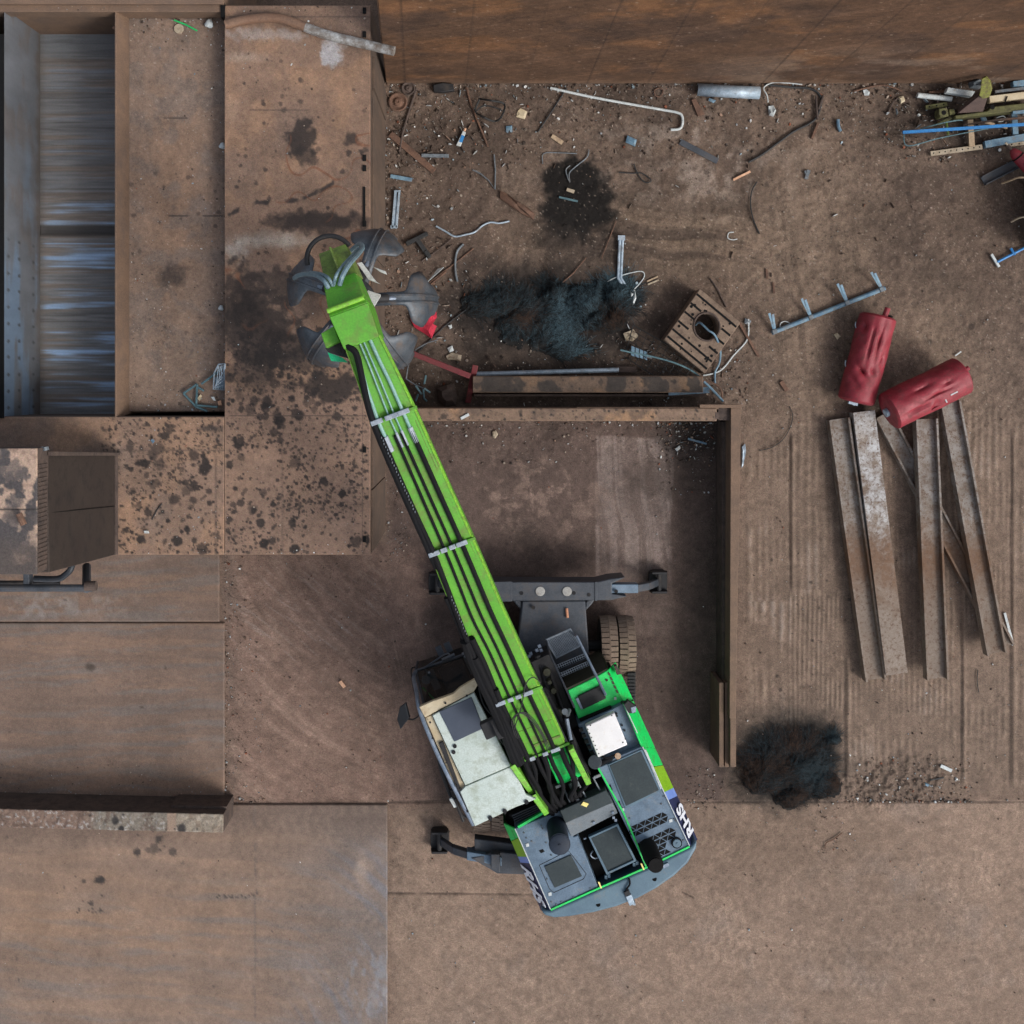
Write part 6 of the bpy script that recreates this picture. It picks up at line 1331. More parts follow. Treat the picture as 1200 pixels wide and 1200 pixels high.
bar((1136, 141), (1138, 172), 6.5, .06, 'wood', 'wood_post', 'upright wood-coloured post in the corner stack, the left of two', 'post', .1); bar((1187.5, 135), (1189, 158), 6.5, .06, 'blue', 'steel_post', 'short pale blue post crossing the bright blue bar', 'post', .1)
bar((1152, 170.5), (1215, 158.5), 8, .12, 'blue', 'channel_bar', 'blue-grey steel channel right of the slotted tan bar', 'channel', .03)
slotted((1180, 170.5), (1215, 166), 4, .05, 'tan', 'slotted_bar', 'pale tan slotted bar end beside the red gas bottle', 4, .02)
bar((1156.5, 118), (1215, 111), 7.5, .14, 'cream', 'white_trough', 'long off-white trough at the back of the corner stack', 'trough', .2); bar((1177, 121), (1180, 113), 1.2, .03, 'dark', 'strap', 'dark strap around the off-white trough', 'strap', .34)
m = MB(); m.prism([(1111, 102), (1143, 107), (1139, 113), (1109, 108)], .36, .2); single(m, 'box_channel', 'pale', 'white and pink box channel at the top of the corner stack', 'channel', None, .01)
m = MB(); a, b = W(1075, 111.5, .15), W(1115, 116, .1); d = b-a; m.tube([a, b], .055, 10); single(m, 'pale_tube', 'pale', 'pale green tube sticking out of the corner stack', 'tube')
bar((1088, 108.5), (1110, 107), 3, .03, 'rust', 'flat_bar', 'rusty flat bar behind the white box channel', 'bar')
ym = thing('scrap_machine', 'mossy yellow-green machine arm with brown web, in the corner stack', 'machine arm', W(1150, 130, 0), None)
m = MB(); m.prism([(1119, 135), (1157, 130), (1162, 125), (1215, 119), (1215, 128), (1165, 133), (1120, 139)], .38, .05); m.build('arm_rail', 'olive', ym, .02)
m = MB(); m.slab([W(1150, 92, .9), W(1155, 90, .95), W(1160, 96, .95), W(1162, 105, .85), W(1159, 114, .8), W(1151, 116, .8), W(1147, 112, .8), W(1149, 103, .85)], .14); m.build('arm_plate', pmat('flaking_yellow_green', (122, 128, 46), (92, 84, 52), 16, .7, 0, .2, (72, 62, 50), .35, 14), ym, .015)
m = MB(); m.slab([W(1147, 113, .75), W(1157, 115, .75), W(1152, 131, .42), W(1122, 133, .42)], .1); m.build('web_plate', pmat('brown_web', (72, 58, 54), (84, 68, 62), 4, .7), ym, .01)
m = MB(); m.prism([(1100.5, 127), (1109, 126), (1111, 129), (1112, 136), (1102, 137.5), (1100, 133)], .36, .1).prism([(1112, 128), (1118, 127), (1120, 134), (1113, 135)], .3, .1); m.pieces('arm_lug', 'olive', ym, .015)
m = MB(); c = W(1106, 132, .36); m.tube([c-Vector((0, 0, .01)), c+Vector((0, 0, .006))], .048, 16); c = W(1163, 125.5, .38); m.tube([c-Vector((0, 0, .01)), c+Vector((0, 0, .006))], .05, 14); m.pieces('pin_hole', 'dark', ym)
m = MB(); m.slab([W(1095, 146, .1), W(1113, 137, .3), W(1116, 139, .3), W(1104, 147, .1)], .04); m.build('arm_foot', 'olive', ym)
chunk([(1130, 100), (1138, 96), (1144, 99), (1147, 105), (1140, 108), (1131, 106)], .2, 'galvd', 'crumpled_foil', 'crumpled grey sheet between box channel and yellow-green plate', 'scrap', z=.2, crumple=.07)
chunk([(1146, 139), (1152, 138.5), (1155, 144), (1149, 145)], .05, 'blue', 'blue_plate', 'small blue plate right above the bright blue bar', 'plate', z=.1)
m = MB(); m.prism([(1187, 95), (1215, 91), (1215, 100), (1188, 101)], .3, .15); single(m, 'channel_bar', 'blue', 'pale blue channel end against the high wall', 'channel', None, .01)
m = MB(); m.prism([(1187, 130), (1215, 127), (1215, 131), (1187, 133.5)], .4, .3); single(m, 'flat_bar', 'blue', 'flat blue-grey bar just above the short blue post', 'bar', None, .006)
rod([(1109, 144, .2), (1111, 158, .2)], .03, 'moss', 'green_peg', 'short green peg beneath the bright blue bar', 'peg')
rod([(1168, 138, .1), (1176, 136, .15), (1178, 141, .1), (1169, 143, .1)], .014, 'pale', 'wire_loop', 'small pale wire loop in the corner stack', 'wire')
bar((1154, 143), (1180, 150), 3, .03, 'wood', 'wood_splinter', 'brown lath under the bright blue bar, beside the blue post', 'lath', .05)
bar((1120, 121), (1150, 118), 2.6, .05, 'rustd', 'flat_bar', 'dark rusty bar between slotted dull bar and brown web', 'bar', .2)
bar((1165, 108), (1200, 104), 3.4, .05, 'galvd', 'flat_bar', 'grey bar behind the off-white trough', 'bar', .2)
bar((1170, 141), (1212, 137), 2.4, .04, 'rust', 'flat_bar', 'thin rusty bar just below the mossy machine arm', 'bar', .22)
bar((1128, 147), (1180, 139), 2., .04, 'rustd', 'flat_bar', 'dark thin bar over the upright wood-coloured post', 'bar', .25)
bar((1098, 118), (1104, 142), 2.4, .04, 'rustd', 'flat_bar', 'dark upright bar at the left end of the corner stack', 'bar', .05)
chunk([(1160, 141), (1172, 139), (1180, 144), (1176, 149), (1164, 148)], .12, 'rustd', 'crumpled_sheet', 'dark crumpled sheet under the bright blue bar', 'sheet', crumple=.05)
gb = thing('gas_bottle', 'red gas bottle with dark collar at the right border', 'gas bottle', W(1198, 190, 0))
a, b = W(1186, 176, .35), W(1215, 208, .35); d = (b-a).normalized(); MB().tube([a-d*.02, a+d*.02, a+d*.1, a+d*.2, b], [.04, .075, .11, .125, .125], 20).build('bottle_body', 'red', gb); MB().tube([a-d*.14, a-d*.01], .035, 10).build('valve', 'rustd', gb); MB().tube([a+d*.17, a+d*.20], .13, 20).build('collar', 'dark', gb); MB().tube([a-d*.1, a-d*.14+Vector((-.05, .05, .02))], .02, 6).build('nozzle', 'tan', gb)
ch = MB(); a, b = W(1151, 212.5, .02), W(1192, 191.5, .02); d = b-a; nn = Vector((-d.y, d.x, 0)).normalized(); c = (a+b)/2
ch.box(c+Vector((0, 0, .02)), d/2, nn*.09, (0, 0, .012)).box(c+nn*.09+Vector((0, 0, .06)), d/2, nn*.012, (0, 0, .06)).box(c-nn*.09+Vector((0, 0, .06)), d/2, nn*.012, (0, 0, .06)); single(ch, 'channel_bar', 'frame', 'dark open steel channel pointing at the red gas bottle', 'channel')
bt_ = thing('black_tank', 'big black ribbed tank cut by the right border', 'tank', W(1235, 245, 0)); a, b = W(1240, 196, .62), W(1240, 290, .62); MB().tube([a, a*.94+b*.06, a*.06+b*.94, b], [.52, .6, .6, .5], 36).build('tank_body', 'glassb', bt_, .03)
for (p, q) in (((1174, 215, .4), (1194, 207, 1.1)), ((1194, 207, 1.1), (1215, 207.5, 1.2))): pass
rod([(1174, 215, .5), (1185, 211, .9), (1193, 208, 1.1), (1206, 208, 1.22), (1220, 208, 1.24)], .025, 'wood', 'strap', 'upper pale strap over the black tank', 'strap'); rod([(1185, 260, .8), (1195, 255, 1.1), (1206, 254, 1.22), (1220, 254, 1.24)], .022, 'tan', 'strap', 'lower pale strap over the black tank', 'strap')
m = MB(); m.tube([W(1168.5, 307, .05), W(1215, 283, .05)], .028, 8); m.tube([W(1184.5, 291, .05), W(1189, 299, .05)], .03, 8); o = single(m, 'blue_rod', 'bluebr', 'bright blue rod with cross peg below the black tank', 'rod')
bar((1161, 298), (1170, 313), 3, .05, 'pale', 'flat_bar', 'pale end plate at the tip of the bright blue rod', 'plate')
# ---------------------------------------------------------------- pieces by the pen's north wall
rod([(555, 438.5, .3), (640, 436, .3), (725, 433.5, .3)], .062, 'galv', 'long_tube', 'long shiny tube along the pen wall with peeling paint', 'tube', n=12, sm=False)
bar((722, 433), (745, 433), 7, .06, 'rustd', 'flat_bar', 'dark brown bar in line with the shiny tube', 'bar', .1)
m = MB(); m.rect(554, 440.5, 824, 460, .62, .5).rect(554, 440.5, 824, 443, .5, .0); sb = thing('spotted_beam', 'spotted steel beam lying between shiny tube and pen wall', 'steel beam', W(690, 450, 0)); m.build('beam_body', 'beamtop', sb, .008); px_sheet('beam_face', 554.5, 441, 823.5, 459.5, .624, 1.2, walltop(441, .22), DECK, sb, .003)
m = MB(); m.rect(556, 462, 826, 464.5, .4, .0); single(m, 'thin_plate', 'rustd', 'dark edge-on plate between spotted beam and pen wall', 'plate')
m = MB()
for p, q, z0, z1 in (((484, 414.5), (551, 441), .62, .66), ((557, 428), (548, 472), .62, .1)):
    a, b = W(*p, z0), W(*q, z1); d = b-a; nn = Vector((-d.y, d.x, 0)).normalized(); m.box((a+b)/2, d/2, nn*.055, (0, 0, .02)).box((a+b)/2+nn*.05-Vector((0, 0, .05)), d/2, nn*.012, (0, 0, .05))
single(m, 'red_angle', 'redr', 'rusty red angle frame beside the boom, over the pen wall', 'angle', None, .006)
rod([(513, 398), (500, 402), (488, 409), (480, 417), (478, 430), (476, 444), (485, 450), (496, 455)], .018, 'galvd', 'bent_rod', 'thin bent grey rod from the red bag down to the pen wall', 'rod', z=.3, sm=False)
m = MB()
for q in ((487, 452, 494, 462), (497, 450, 499, 440), (497, 455, 504, 460), (496, 456, 497, 468), (497, 467, 500, 470), (490, 462, 487, 470)): m.tube([W(q[0], q[1], .4), W(q[2], q[3], .35)], .022, 6)
single(m, 'wire_bundle', 'teal', 'tangle of grey-green wires beside the boom edge', 'wire')
chunk([(483, 366), (494, 370), (511, 362), (512, 372), (507, 380), (512, 382), (506, 397), (496, 390), (486, 384), (481, 374)], .16, pmat('red_mesh_bag', (168, 30, 54), (186, 44, 66), 30, .8, 0, .5, (120, 30, 44), .4, 10), 'mesh_bag', 'bright red mesh bag under the right grab tine', 'bag', crumple=.07)
bar((540, 490.5), (549.5, 485.5), 3.2, .03, 'pale', 'plastic_strip', 'white plastic strip on top of the pen wall', 'plastic', 1.125)
bar((783, 460), (831, 457), 7, .04, 'blue', 'flat_plate', 'blue-grey plate at the right end of the spotted beam', 'plate', .45)
rod([(825, 447, .6), (836, 458, .6), (847, 470, .4)], .032, 'blue', 'steel_rod', 'blue rod poking over the pen corner', 'rod'); rod([(824, 446, .5), (838, 450, .5), (845, 457, .5), (846, 466, .4)], .022, 'rust', 'bent_rod', 'brown bent rod at the end of the spotted beam', 'rod')
rod([(727, 410), (740, 413), (765, 418), (790, 425), (810, 434), (824, 445)], .024, 'teal', 'cable', 'teal cable from the slatted crate to the pen corner', 'cable', z=.5)
cr = thing('slatted_crate', 'grey-blue slatted plastic crate by the end of the shiny tube', 'crate', W(752, 412, 0))
for i in range(4): MB().prism([(740+i*5, 405+i*2.0), (744+i*5, 407+i*2.0), (743.4+i*5, 418+i*1.4), (739.4+i*5, 416+i*1.4)], .25, .2).build('slat', 'blue', cr, .004)
MB().prism([(738, 409), (764, 418), (764, 420.5), (738, 412)], .2, .1).build('rail', 'galvd', cr, .004)
wb_ = thing('wire_basket', 'dark wire basket grid on its side by the cast block', 'basket', W(790, 420, 0))
for i in range(7): a_ = lp((742, 380), (800, 440), i/6.); 
m = MB(); A, Bb, Cc, Dd = W(742, 381, .12), W(818, 424, .5), W(790, 456, .55), W(732, 418, .15)
m.tube([A, Bb, Cc, Dd, A], .012, 5); m.build('basket_rim', 'wire', wb_)
m = MB()
for i in range(1, 9): t = i/9; m.tube([A+(Bb-A)*t, Dd+(Cc-Dd)*t], .006, 4)
for i in range(1, 6): t = i/6; m.tube([A+(Dd-A)*t, Bb+(Cc-Bb)*t], .006, 4)
m.build('basket_grid', 'wire', wb_)
chunk([(730, 391), (742, 386), (748, 394), (741, 400), (733, 399)], .1, 'tan', 'straw_bunch', 'pale straw-like bunch right of the netting heap', 'scrap', crumple=.06)
chunk([(523, 417), (530, 413), (541, 416), (540, 423), (524, 421)], .05, 'tan', 'cardboard_piece', 'pale torn cardboard above the rusty red angle', 'cardboard', crumple=.03)
chunk([(524, 408), (530, 405), (532, 411), (527, 413)], .06, 'pale', 'plastic_scrap', 'white torn plastic above the pale torn cardboard', 'plastic', crumple=.03)
chunk([(525, 381), (529, 380), (530, 384), (527, 386)], .05, 'pale', 'plastic_scrap', 'white plastic knot right of the red mesh bag', 'plastic', crumple=.02)
chunk([(513, 455), (524, 451), (532, 449), (536, 465), (534, 474), (522, 476), (514, 468)], .28, 'rustd', 'rusty_drum', 'dark rusty drum end in the shade of the pen wall', 'drum', crumple=.05)
rod([(482, 420), (520, 383), (560, 352)], .02, 'wire', 'steel_rod', 'long dark rod from the red angle up to the netting heap', 'rod', sm=False)
rod([(492, 345), (512, 327), (523, 318)], .025, 'rust', 'steel_rod', 'brown rod under the tip of the right grab tine', 'rod', sm=False)
m = MB(); m.slab([W(500, 331, .06), W(513, 315, .06), W(520, 313, .08), (W(510, 322, .1))], .03); single(m, 'bent_sheet', 'pale', 'pale bent sheet strip at the tip of the right grab tine', 'sheet')
# ---------------------------------------------------------------- on the platform and in the tray
h = BT
P = [(264, 29, h+.14), (290, 23, h+.13), (322, 21, h+.13), (348, 28, h+.12), (380, 40, h+.12), (420, 50, h+.14), (462, 60, h+.22)]
P_ = spline([W(*p) for p in P], 6); bp_ = thing('bent_steel_pipe', 'thick bent pipe, half rusty half silver, atop the platform edge', 'pipe', W(350, 28, h))
MB().tube(P_[:21], .088, 16).build('rusty_section', pmat('rusty_pipe', (98, 72, 56), (116, 90, 72), 2.5, .7, 0, .3, (76, 60, 52), .3, 5), bp_); MB().tube(P_[20:], .088, 16).build('silver_section', pmat('silver_pipe', (104, 97, 90), (158, 160, 160), 7, .5, .1, .3, (86, 72, 62), .42, 9), bp_)
rod([(204, 23.5, 3.00), (218, 29, 3.00), (231, 36, 3.00)], .02, pmat('green_rod_paint', (20, 150, 80), None), 'green_rod', 'thin bright green rod in the upper tray corner', 'rod', sm=False)
m = MB(); c = W(210, 34, 2.91); m.tube([c, c+Vector((0, 0, .03))], .09, 22); single(m, 'scrap_disc', 'tan', 'round flat lid beside the green rod', 'lid')
def ball(x, y, z, r, mt, name, label, cat):
    m = MB(); c = W(x, y, z); v = []; f = []; n = 12; k = 8
    for i in range(k+1):
        for j in range(n):
            a, b = math.pi*i/k, 2*math.pi*j/n; q = r*(1+.18*math.sin(3*b+i)*math.sin(a)); v.append((c.x+q*math.sin(a)*math.cos(b), c.y+q*math.sin(a)*math.sin(b), z+r*.7*math.cos(a)))
    for i in range(k):
        for j in range(n): f.append([i*n+j, i*n+(j+1) % n, (i+1)*n+(j+1) % n, (i+1)*n+j])
    return single(m.add(v, f), name, mt, label, cat)
ball(245, 28, 2.97, .08, 'pale', 'crumpled_bag', 'crumpled white and blue bag in the upper tray corner', 'bag'); ball(260.5, 171, 2.97, .06, 'pale', 'crushed_cup', 'crushed white cup against the tray edge', 'cup'); ball(259, 361, 2.95, .05, 'pale', 'paper_ball', 'small white paper ball at the tray edge', 'paper')
bas = thing('wire_basket', 'pale blue wire basket in the lower tray corner', 'basket', W(257, 441, 2.90))
m = MB(); q = [(256, 427, 3.35), (263.5, 426, 3.35), (263.5, 457, 3.05), (250, 456, 3.05), (251, 437, 3.20)]
m.tube([W(*p) for p in q+q[:1]], .014, 5)
for t in (.2, .4, .6, .8):
    m.tube([W(250+t*4, 456-t*8, 3.10+.05*t), W(263.4, 457-t*30, 3.10+.2*t)], .009, 4); m.tube([W(250+14*t, 456, 3.07), W(254+10*t, 430-t*3, 3.30)], .009, 4)
m.build('basket_wire', 'galv', bas); m = MB(); m.prism([(252, 442), (263, 440), (263, 455.5), (252, 455)], 2.97, 2.93); m.build('basket_floor', 'blue', bas)
m = MB()
for p, q in (((231, 450), (215, 461)), ((231, 450), (230, 475)), ((215, 461), (230, 477)), ((230, 477), (243, 482)), ((232, 454), (239, 458)), ((230, 475), (255, 477)), ((236, 450), (262, 431))): m.tube([W(*p, 2.98), W(*q, 2.98)], .022, 6)
single(m, 'bent_rods', 'teal', 'thin grey-blue rod frame in the lower tray corner', 'frame')
chunk_t = lambda poly, z, mt, name, label, cat: single(MB().loft([W(x, y, z+.04+.02*(i % 2)) for i, (x, y) in enumerate(poly)], [W(x, y, z) for x, y in poly]), name, mt, label, cat)
chunk_t([(231, 467), (235, 462), (237, 464), (234, 470)], 2.92, 'cream', 'paper_scrap', 'cream paper scrap inside the rod frame', 'paper'); chunk_t([(247, 465), (251, 465), (253, 470), (250, 469)], 2.92, 'pale', 'paper_scrap', 'white paper scrap right of the rod frame', 'paper'); chunk_t([(255, 470), (259, 469), (260, 475), (256, 475)], 2.92, 'orange', 'plastic_scrap', 'orange plastic scrap in the tray corner', 'plastic')
chunk_t([(176.5, 516), (179, 514), (181.5, 517), (179, 520)], h+.01, 'blue', 'plastic_scrap', 'pale blue plastic scrap on the spotted platform', 'plastic'); chunk_t([(168.5, 622), (174, 622), (175, 625), (169, 625)], h+.01, 'pale', 'plastic_scrap', 'white flat plastic scrap near the shear housing base', 'plastic')
rod([(190, 590, h+.02), (184, 598, h+.02), (178, 609, h+.02)], .012, 'wire', 'thin_wire', 'thin dark curved wire on the spotted platform', 'wire')
ball(20, 970, 0, .01, 'pale', 'tmp', 'x y z w', 'x') if False else None
bar((398.5, 798), (404, 805), 4, .03, 'orange', 'wood_chip', 'tan wood chip alone on the drive between plates', 'wood'); chunk([(568, 485), (0, 0)][:0] or [(577, 506), (581, 504), (584, 509), (580, 514), (577, 512)], .06, 'tan', 'stone', 'round pale stone inside the pen below its wall', 'stone')
bar((1102, 897), (1115, 903), 4, .03, 'pale', 'plastic_strip', 'white plastic strip on the southern track prints', 'plastic'); chunk([(1084, 917), (1089, 919), (1087, 922), (1083, 920)], .03, 'blue', 'plastic_scrap', 'pale plastic flake below the white strip on the tracks', 'plastic')
bar((1090, 914), (1106, 911), 1.6, .02, 'wire', 'steel_rod', 'short dark rod below the white strip on the tracks', 'rod')
bar((806, 514), (828, 520), 2.4, .03, 'blue', 'flat_bar', 'pale blue strip in the upper right pen corner', 'strip')
chunk([(791, 526), (796, 522), (797, 526), (793, 529)], .03, 'pale', 'plastic_scrap', 'white plastic flake in the upper right pen corner', 'plastic')
chunk([(869, 524), (873, 520), (874, 528), (871, 545), (869, 548)], .03, 'galv', 'torn_sheet', 'pale torn sheet sliver outside the pen wall', 'sheet', crumple=.02)
rod([(1096, 720), (0, 0)][:0] or [(1146, 785), (1145, 798), (1147, 811)], .012, 'wire', 'thin_wire', 'thin dark wire on the track prints right of the beams', 'wire')
bar((1177, 718), (1187, 756), 3, .02, 'pale', 'tube_piece', 'pale tube end under the rightmost beam', 'tube')
rod([(1014, 1010+0), (1000, 1018), (968, 1030)][:0] or [(987, 976), (976, 984), (968, 988), (967, 995)], .014, 'rust', 'thin_wire', 'rusty curved twig on the slab below the dark heap', 'wire')
# ---------------------------------------------------------------- tangled heaps
def heap(name, label, blobs, nst, cols, seed, flow=0.):
    """matted core with thousands of fine strands combed over it"""
    r = random.Random(seed); x0 = min(b[0]-b[2] for b in blobs)-16; x1 = max(b[0]+b[2] for b in blobs)+16; y0 = min(b[1]-b[3] for b in blobs)-16; y1 = max(b[1]+b[3] for b in blobs)+16
    th = thing(name, label, 'netting heap', W((x0+x1)/2, (y0+y1)/2, 0))
    def hf(X, Y):
        z = np.zeros_like(X); wob = (fbm(X, Y, 22, 5, seed)-.5)*1.1
        for (bx_, by_, rx, ry, hh) in blobs:
            d = np.hypot((X-bx_)/rx, (Y-by_)/ry)+wob; z = np.maximum(z, hh*sst(0, 1, np.clip(1.15-d, 0, 1)))
        return z*(.65+.7*fbm(X, Y, 12, 4, seed+3))
    def paint(X, Y):
        z = hf(X, Y); C = np.zeros(X.shape+(3,))+np.array(cols[0], float); C = mixc(C, cols[1], sst(.45, .65, fbm(X, Y, 16, 5, seed+1))); C = mixc(C, (50, 38, 32), sst(.52, .66, fbm(X, Y, 30, 4, seed+2))*.7)
        return C, np.where(z > .015, z-.02, -.12), None
    px_sheet('matted_core', x0, y0, x1, y1, .0, 1.3, paint, attr_mat('netting_core', .95, .5, 60, .8, 50), th, 0)
    gX, gY = np.meshgrid(np.arange(x0-30, x1+30, 1.), np.arange(y0-30, y1+30, 1.)); gZ = hf(gX, gY); gN = fbm(gX, gY, 38., 3, seed+7); gA = fbm(gX, gY, 46., 3, seed+8)
    def at(G, px, py): return float(G[min(max(int(py-y0+30.5), 0), G.shape[0]-1), min(max(int(px-x0+30.5), 0), G.shape[1]-1)])
    pals = cols[2]; mb = [MB() for _ in pals]; k = 0; guard = 0
    while k < nst and guard < nst*20:
        guard += 1; px = r.uniform(x0, x1); py = r.uniform(y0, y1); z = at(gZ, px, py)
        if z <= .03: continue
        k += 1; nn = at(gN, px, py); sel = min(len(pals)-1, max(0, int((nn-.25)/.5*len(pals)+r.gauss(0, 1.5))))
        a = flow+at(gA, px, py)*9+r.gauss(0, .45); step = r.uniform(1.6, 3.6); pts = []; cv = r.gauss(0, .1)
        for i in range(r.randint(5, 10)):
            zz = at(gZ, px, py); pts.append(W(px, py, max(.008, zz*r.uniform(.98, 1.06)+.006))); px += step*math.cos(a); py += step*math.sin(a); a += cv+r.gauss(0, .14)
        mb[sel].tube(pts, r.uniform(.0018, .0042), 3, False)
    for q_, mt in zip(mb, pals):
        if q_.v: o = q_.build('strands', mt, th); o['kind'] = 'stuff'
    return th
nt_a = pmat('netting_dark_teal', (33, 42, 46), (44, 55, 60), 9, .9, fine=.1, spec=.15); nt_b = pmat('netting_blue', (50, 67, 75), (62, 80, 88), 9, .9, fine=.1, spec=.15); nt_c = pmat('netting_brown', (46, 36, 31), (56, 44, 37), 9, .95, spec=.1); nt_d = pmat('netting_black', (24, 25, 26), (32, 33, 34), 9, .95, spec=.1); nt_e = pmat('netting_pale', (70, 86, 88), (84, 98, 98), 9, .9, spec=.15)
heap('netting_heap', 'long dark teal heap of tangled netting in the yard', [(578, 357, 34, 20, 0.143), (610, 382, 34, 28, 0.130), (648, 344, 20, 20, 0.221), (640, 390, 30, 30, 0.182), (684, 352, 28, 22, 0.195), (722, 350, 24, 20, 0.221), (702, 378, 28, 18, 0.182), (660, 408, 46, 14, 0.091), (558, 364, 22, 10, 0.065), (655, 372, 66, 30, 0.117)], 7500, ((27, 27, 27), (36, 36, 36), [nt_c, nt_d, nt_d, nt_a, nt_d, nt_a, nt_d, nt_b]), 501)
heap('netting_heap', 'black shaggy heap of netting at the end of the pen wall', [(905, 898, 38, 28, .12), (938, 902, 40, 32, .14), (925, 936, 24, 16, .15), (900, 914, 34, 18, .12), (966, 920, 20, 20, .12), (975, 868, 13, 8, .08), (930, 876, 40, 14, .07)], 6500, ((24, 23, 23), (38, 36, 34), [nt_c, nt_c, nt_d, nt_d, nt_d, nt_a, nt_a]), 531)
# ---------------------------------------------------------------- uncountable small litter
def litter(name, regions, seed):
    r = np.random.default_rng(seed); V = []; F = []; Cc = []
    pal = np.array([(196, 198, 196), (164, 150, 136), (128, 104, 88), (88, 74, 64), (150, 166, 174), (70, 60, 54), (172, 176, 178), (140, 84, 62), (110, 96, 86), (80, 68, 60)], float); pw = np.array([.13, .13, .17, .16, .05, .12, .06, .05, .08, .05]); pw /= pw.sum()
    for (x0, y0, x1, y1, n, smin, smax, zf, fall) in regions:
        for i in range(n):
            u = r.random(); v = r.random()
            if fall == 't': v = v**2.4
            elif fall == 'b': v = 1-v**2.4 if False else 1-(v**2.4)
            elif fall == 'l': u = u**2.2
            elif fall == 'r': u = 1-u**2.2
            x, y = x0+(x1-x0)*u, y0+(y1-y0)*v; s_ = (smin+(smax-smin)*r.random()**4)*S*.5; a = r.uniform(0, 6.28); asp = r.uniform(.35, 1) if fall != 's' else r.uniform(.06, .18); k = 5
            c = W(x, y, zf); t = s_*r.uniform(.2, .8); n0 = len(V); col = pal[r.choice(len(pal), p=pw)]*r.uniform(.65, 1.02)
            tl = r.uniform(-.5, .5)
            for zz, q in ((t, .8), (-.02, 1.)):
                for j in range(k):
                    b = 2*math.pi*j/k; rx = s_*q*math.cos(b)*(1+r.uniform(-.3, .3)); ry = s_*q*asp*math.sin(b); V.append((c.x+rx*math.cos(a)-ry*math.sin(a), c.y+rx*math.sin(a)+ry*math.cos(a), zf+zz+(tl*rx if zz > 0 else 0))); Cc.append(col)
            F.append([n0+j for j in range(k)])
            for j in range(k): F.append([n0+j, n0+k+j, n0+k+(j+1) % k, n0+(j+1) % k])
    V = np.array(V); off = V.mean(0); off[2] = 0; me = bpy.data.meshes.new(name); me.from_pydata([tuple(p) for p in V-off], [], F)
    at = me.color_attributes.new('Col', 'FLOAT_COLOR', 'POINT'); C4 = np.concatenate([np.clip(lin(np.clip(np.array(Cc), 2, 250))/L0, .003, .85), np.ones((len(Cc), 1))], 1); at.data.foreach_set('color', C4.astype(np.float32).ravel())
    me.materials.append(attr_mat('litter_bits', .7, .2, 60, 0)); o = bpy.data.objects.new(name, me); COL.objects.link(o); o.location = off; o['kind'] = 'stuff'
    return tag(o, 'fine grit and tiny scrap flakes strewn over the yard floor' if name == 'yard_litter' else 'fine grit and flakes strewn over platform and tray', 'litter')
litter('yard_litter', [(452, 99, 1080, 185, 1100, .9, 5, 0, 't'), (452, 99, 1200, 480, 800, .7, 2.6, 0, ''), (452, 99, 560, 400, 520, .9, 5, 0, 'l'), (480, 330, 760, 450, 330, .9, 5, 0, 'b'), (745, 400, 880, 480, 260, .9, 4, 0, ''), (264, 645, 310, 960, 330, .8, 3.4, 0, 'l'), (268, 935, 310, 985, 150, .9, 4, 0, ''), (300, 650, 480, 940, 190, .8, 2.6, 0, ''), (470, 495, 842, 545, 330, .8, 3.6, 0, 't'), (770, 496, 842, 580, 330, .9, 4.4, 0, 't'), (480, 500, 840, 940, 190, .8, 2.4, 0, ''), (452, 560, 482, 660, 120, .8, 3, 0, ''),
    (0, 895, 262, 935, 240, .8, 2.6, .035, 'b'), (860, 480, 1200, 940, 480, .7, 2.6, 0, ''), (990, 885, 1140, 940, 460, .9, 4.2, 0, 'b'), (455, 940, 1200, 1200, 300, .8, 2.6, 0, ''), (800, 900, 850, 950, 90, .9, 3, 0, ''), (0, 975, 454, 1200, 130, .8, 2.4, .035, ''), (930, 940, 1000, 1000, 60, .9, 3, 0, ''), (1040, 95, 1200, 190, 300, 1, 5, .02, ''), (454, 100, 620, 200, 170, 2, 10, .0, 's'), (454, 200, 560, 460, 150, 2, 10, .0, 's'), (620, 100, 1060, 130, 130, 2, 8, .0, 's'), (720, 380, 880, 478, 120, 2, 9, .0, 's'), (1050, 95, 1200, 170, 150, 2, 11, .05, 's'), (540, 400, 760, 476, 90, 2, 8, .05, 's'), (780, 496, 842, 540, 60, 2, 7, 0, 's'), (560, 120, 1050, 330, 110, 2, 9, 0, 's')], 601)
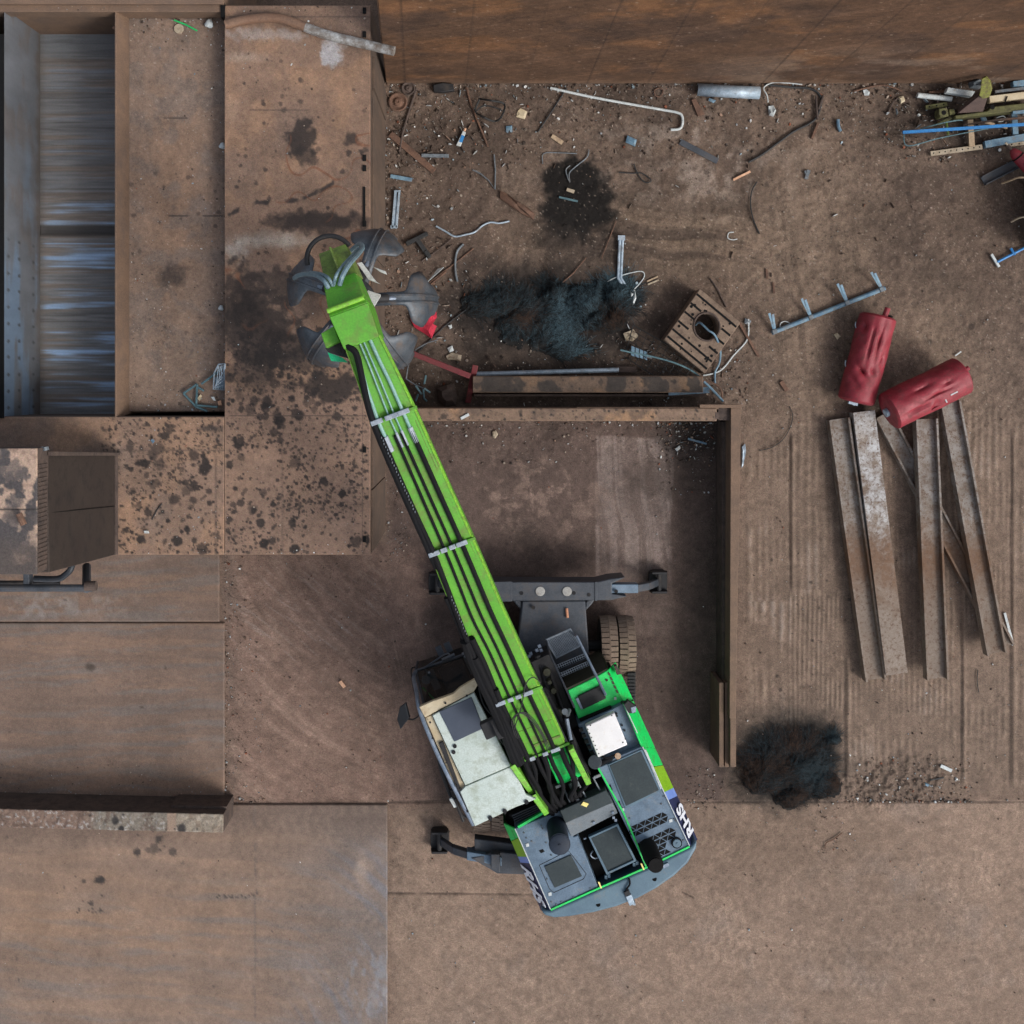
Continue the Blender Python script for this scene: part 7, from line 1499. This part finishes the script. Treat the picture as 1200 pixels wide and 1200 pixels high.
litter('platform_litter', [(152, 22, 264, 60, 170, .8, 3.6, 2.9, 't'), (215, 25, 264, 480, 430, .8, 3, 2.9, 'r'), (152, 200, 200, 480, 260, .8, 2.4, 2.9, ''), (152, 440, 264, 482, 150, .8, 3, 2.9, 'b'), (264, 8, 432, 110, 110, .8, 3, BT, 't'), (264, 60, 432, 648, 300, .7, 2.4, BT, ''), (138, 490, 258, 648, 190, .7, 2.6, BT, ''), (138, 628, 432, 649, 110, .8, 2.4, BT, 'b'), (40, 0, 180, 12, 60, .9, 3, BT+.02, '')], 611)
# ================================================================ LIGHT, CAMERA
w = bpy.data.worlds.new('World'); scene.world = w; w.use_nodes = True; nt = w.node_tree
sky = nt.nodes.new('ShaderNodeTexSky'); sky.sky_type = 'NISHITA'; sky.sun_disc = False
to_sun = Vector((1.0, -.62, 1.12)).normalized()
el = math.asin(to_sun.z); az = math.atan2(to_sun.x, to_sun.y)
sky.sun_elevation = el; sky.sun_rotation = az; sky.air_density = 1.0; sky.dust_density = 4.0; sky.ozone_density = 1.0
bg = nt.nodes['Background']; bg.inputs['Strength'].default_value = .15; hs = nt.nodes.new('ShaderNodeHueSaturation'); hs.inputs['Saturation'].default_value = .5; nt.links.new(sky.outputs[0], hs.inputs['Color']); nt.links.new(hs.outputs[0], bg.inputs['Color'])
L = bpy.data.lights.new('sun', 'SUN'); L.energy = 1.2; L.angle = math.radians(16); L.color = (1, .97, .93)
lo = bpy.data.objects.new('sun', L); COL.objects.link(lo); lo.rotation_euler = to_sun.to_track_quat('Z', 'Y').to_euler(); lo.location = (10, -8, 30)
c = bpy.data.cameras.new('camera'); c.sensor_width = 36; c.lens = 36*1450/1200; c.shift_x = 36/1200; c.shift_y = -155/1200; c.clip_end = 1000
co = bpy.data.objects.new('camera', c); COL.objects.link(co); co.location = (0, 0, H); co.rotation_euler = (0, 0, 0); scene.camera = co
scene.render.engine = 'CYCLES'
vs = scene.view_settings; vs.view_transform = 'Standard'; vs.look = 'None'; vs.gamma = 1; vs.use_curve_mapping = False; vs.exposure = 0.35
scene.render.resolution_x = scene.render.resolution_y = 1024
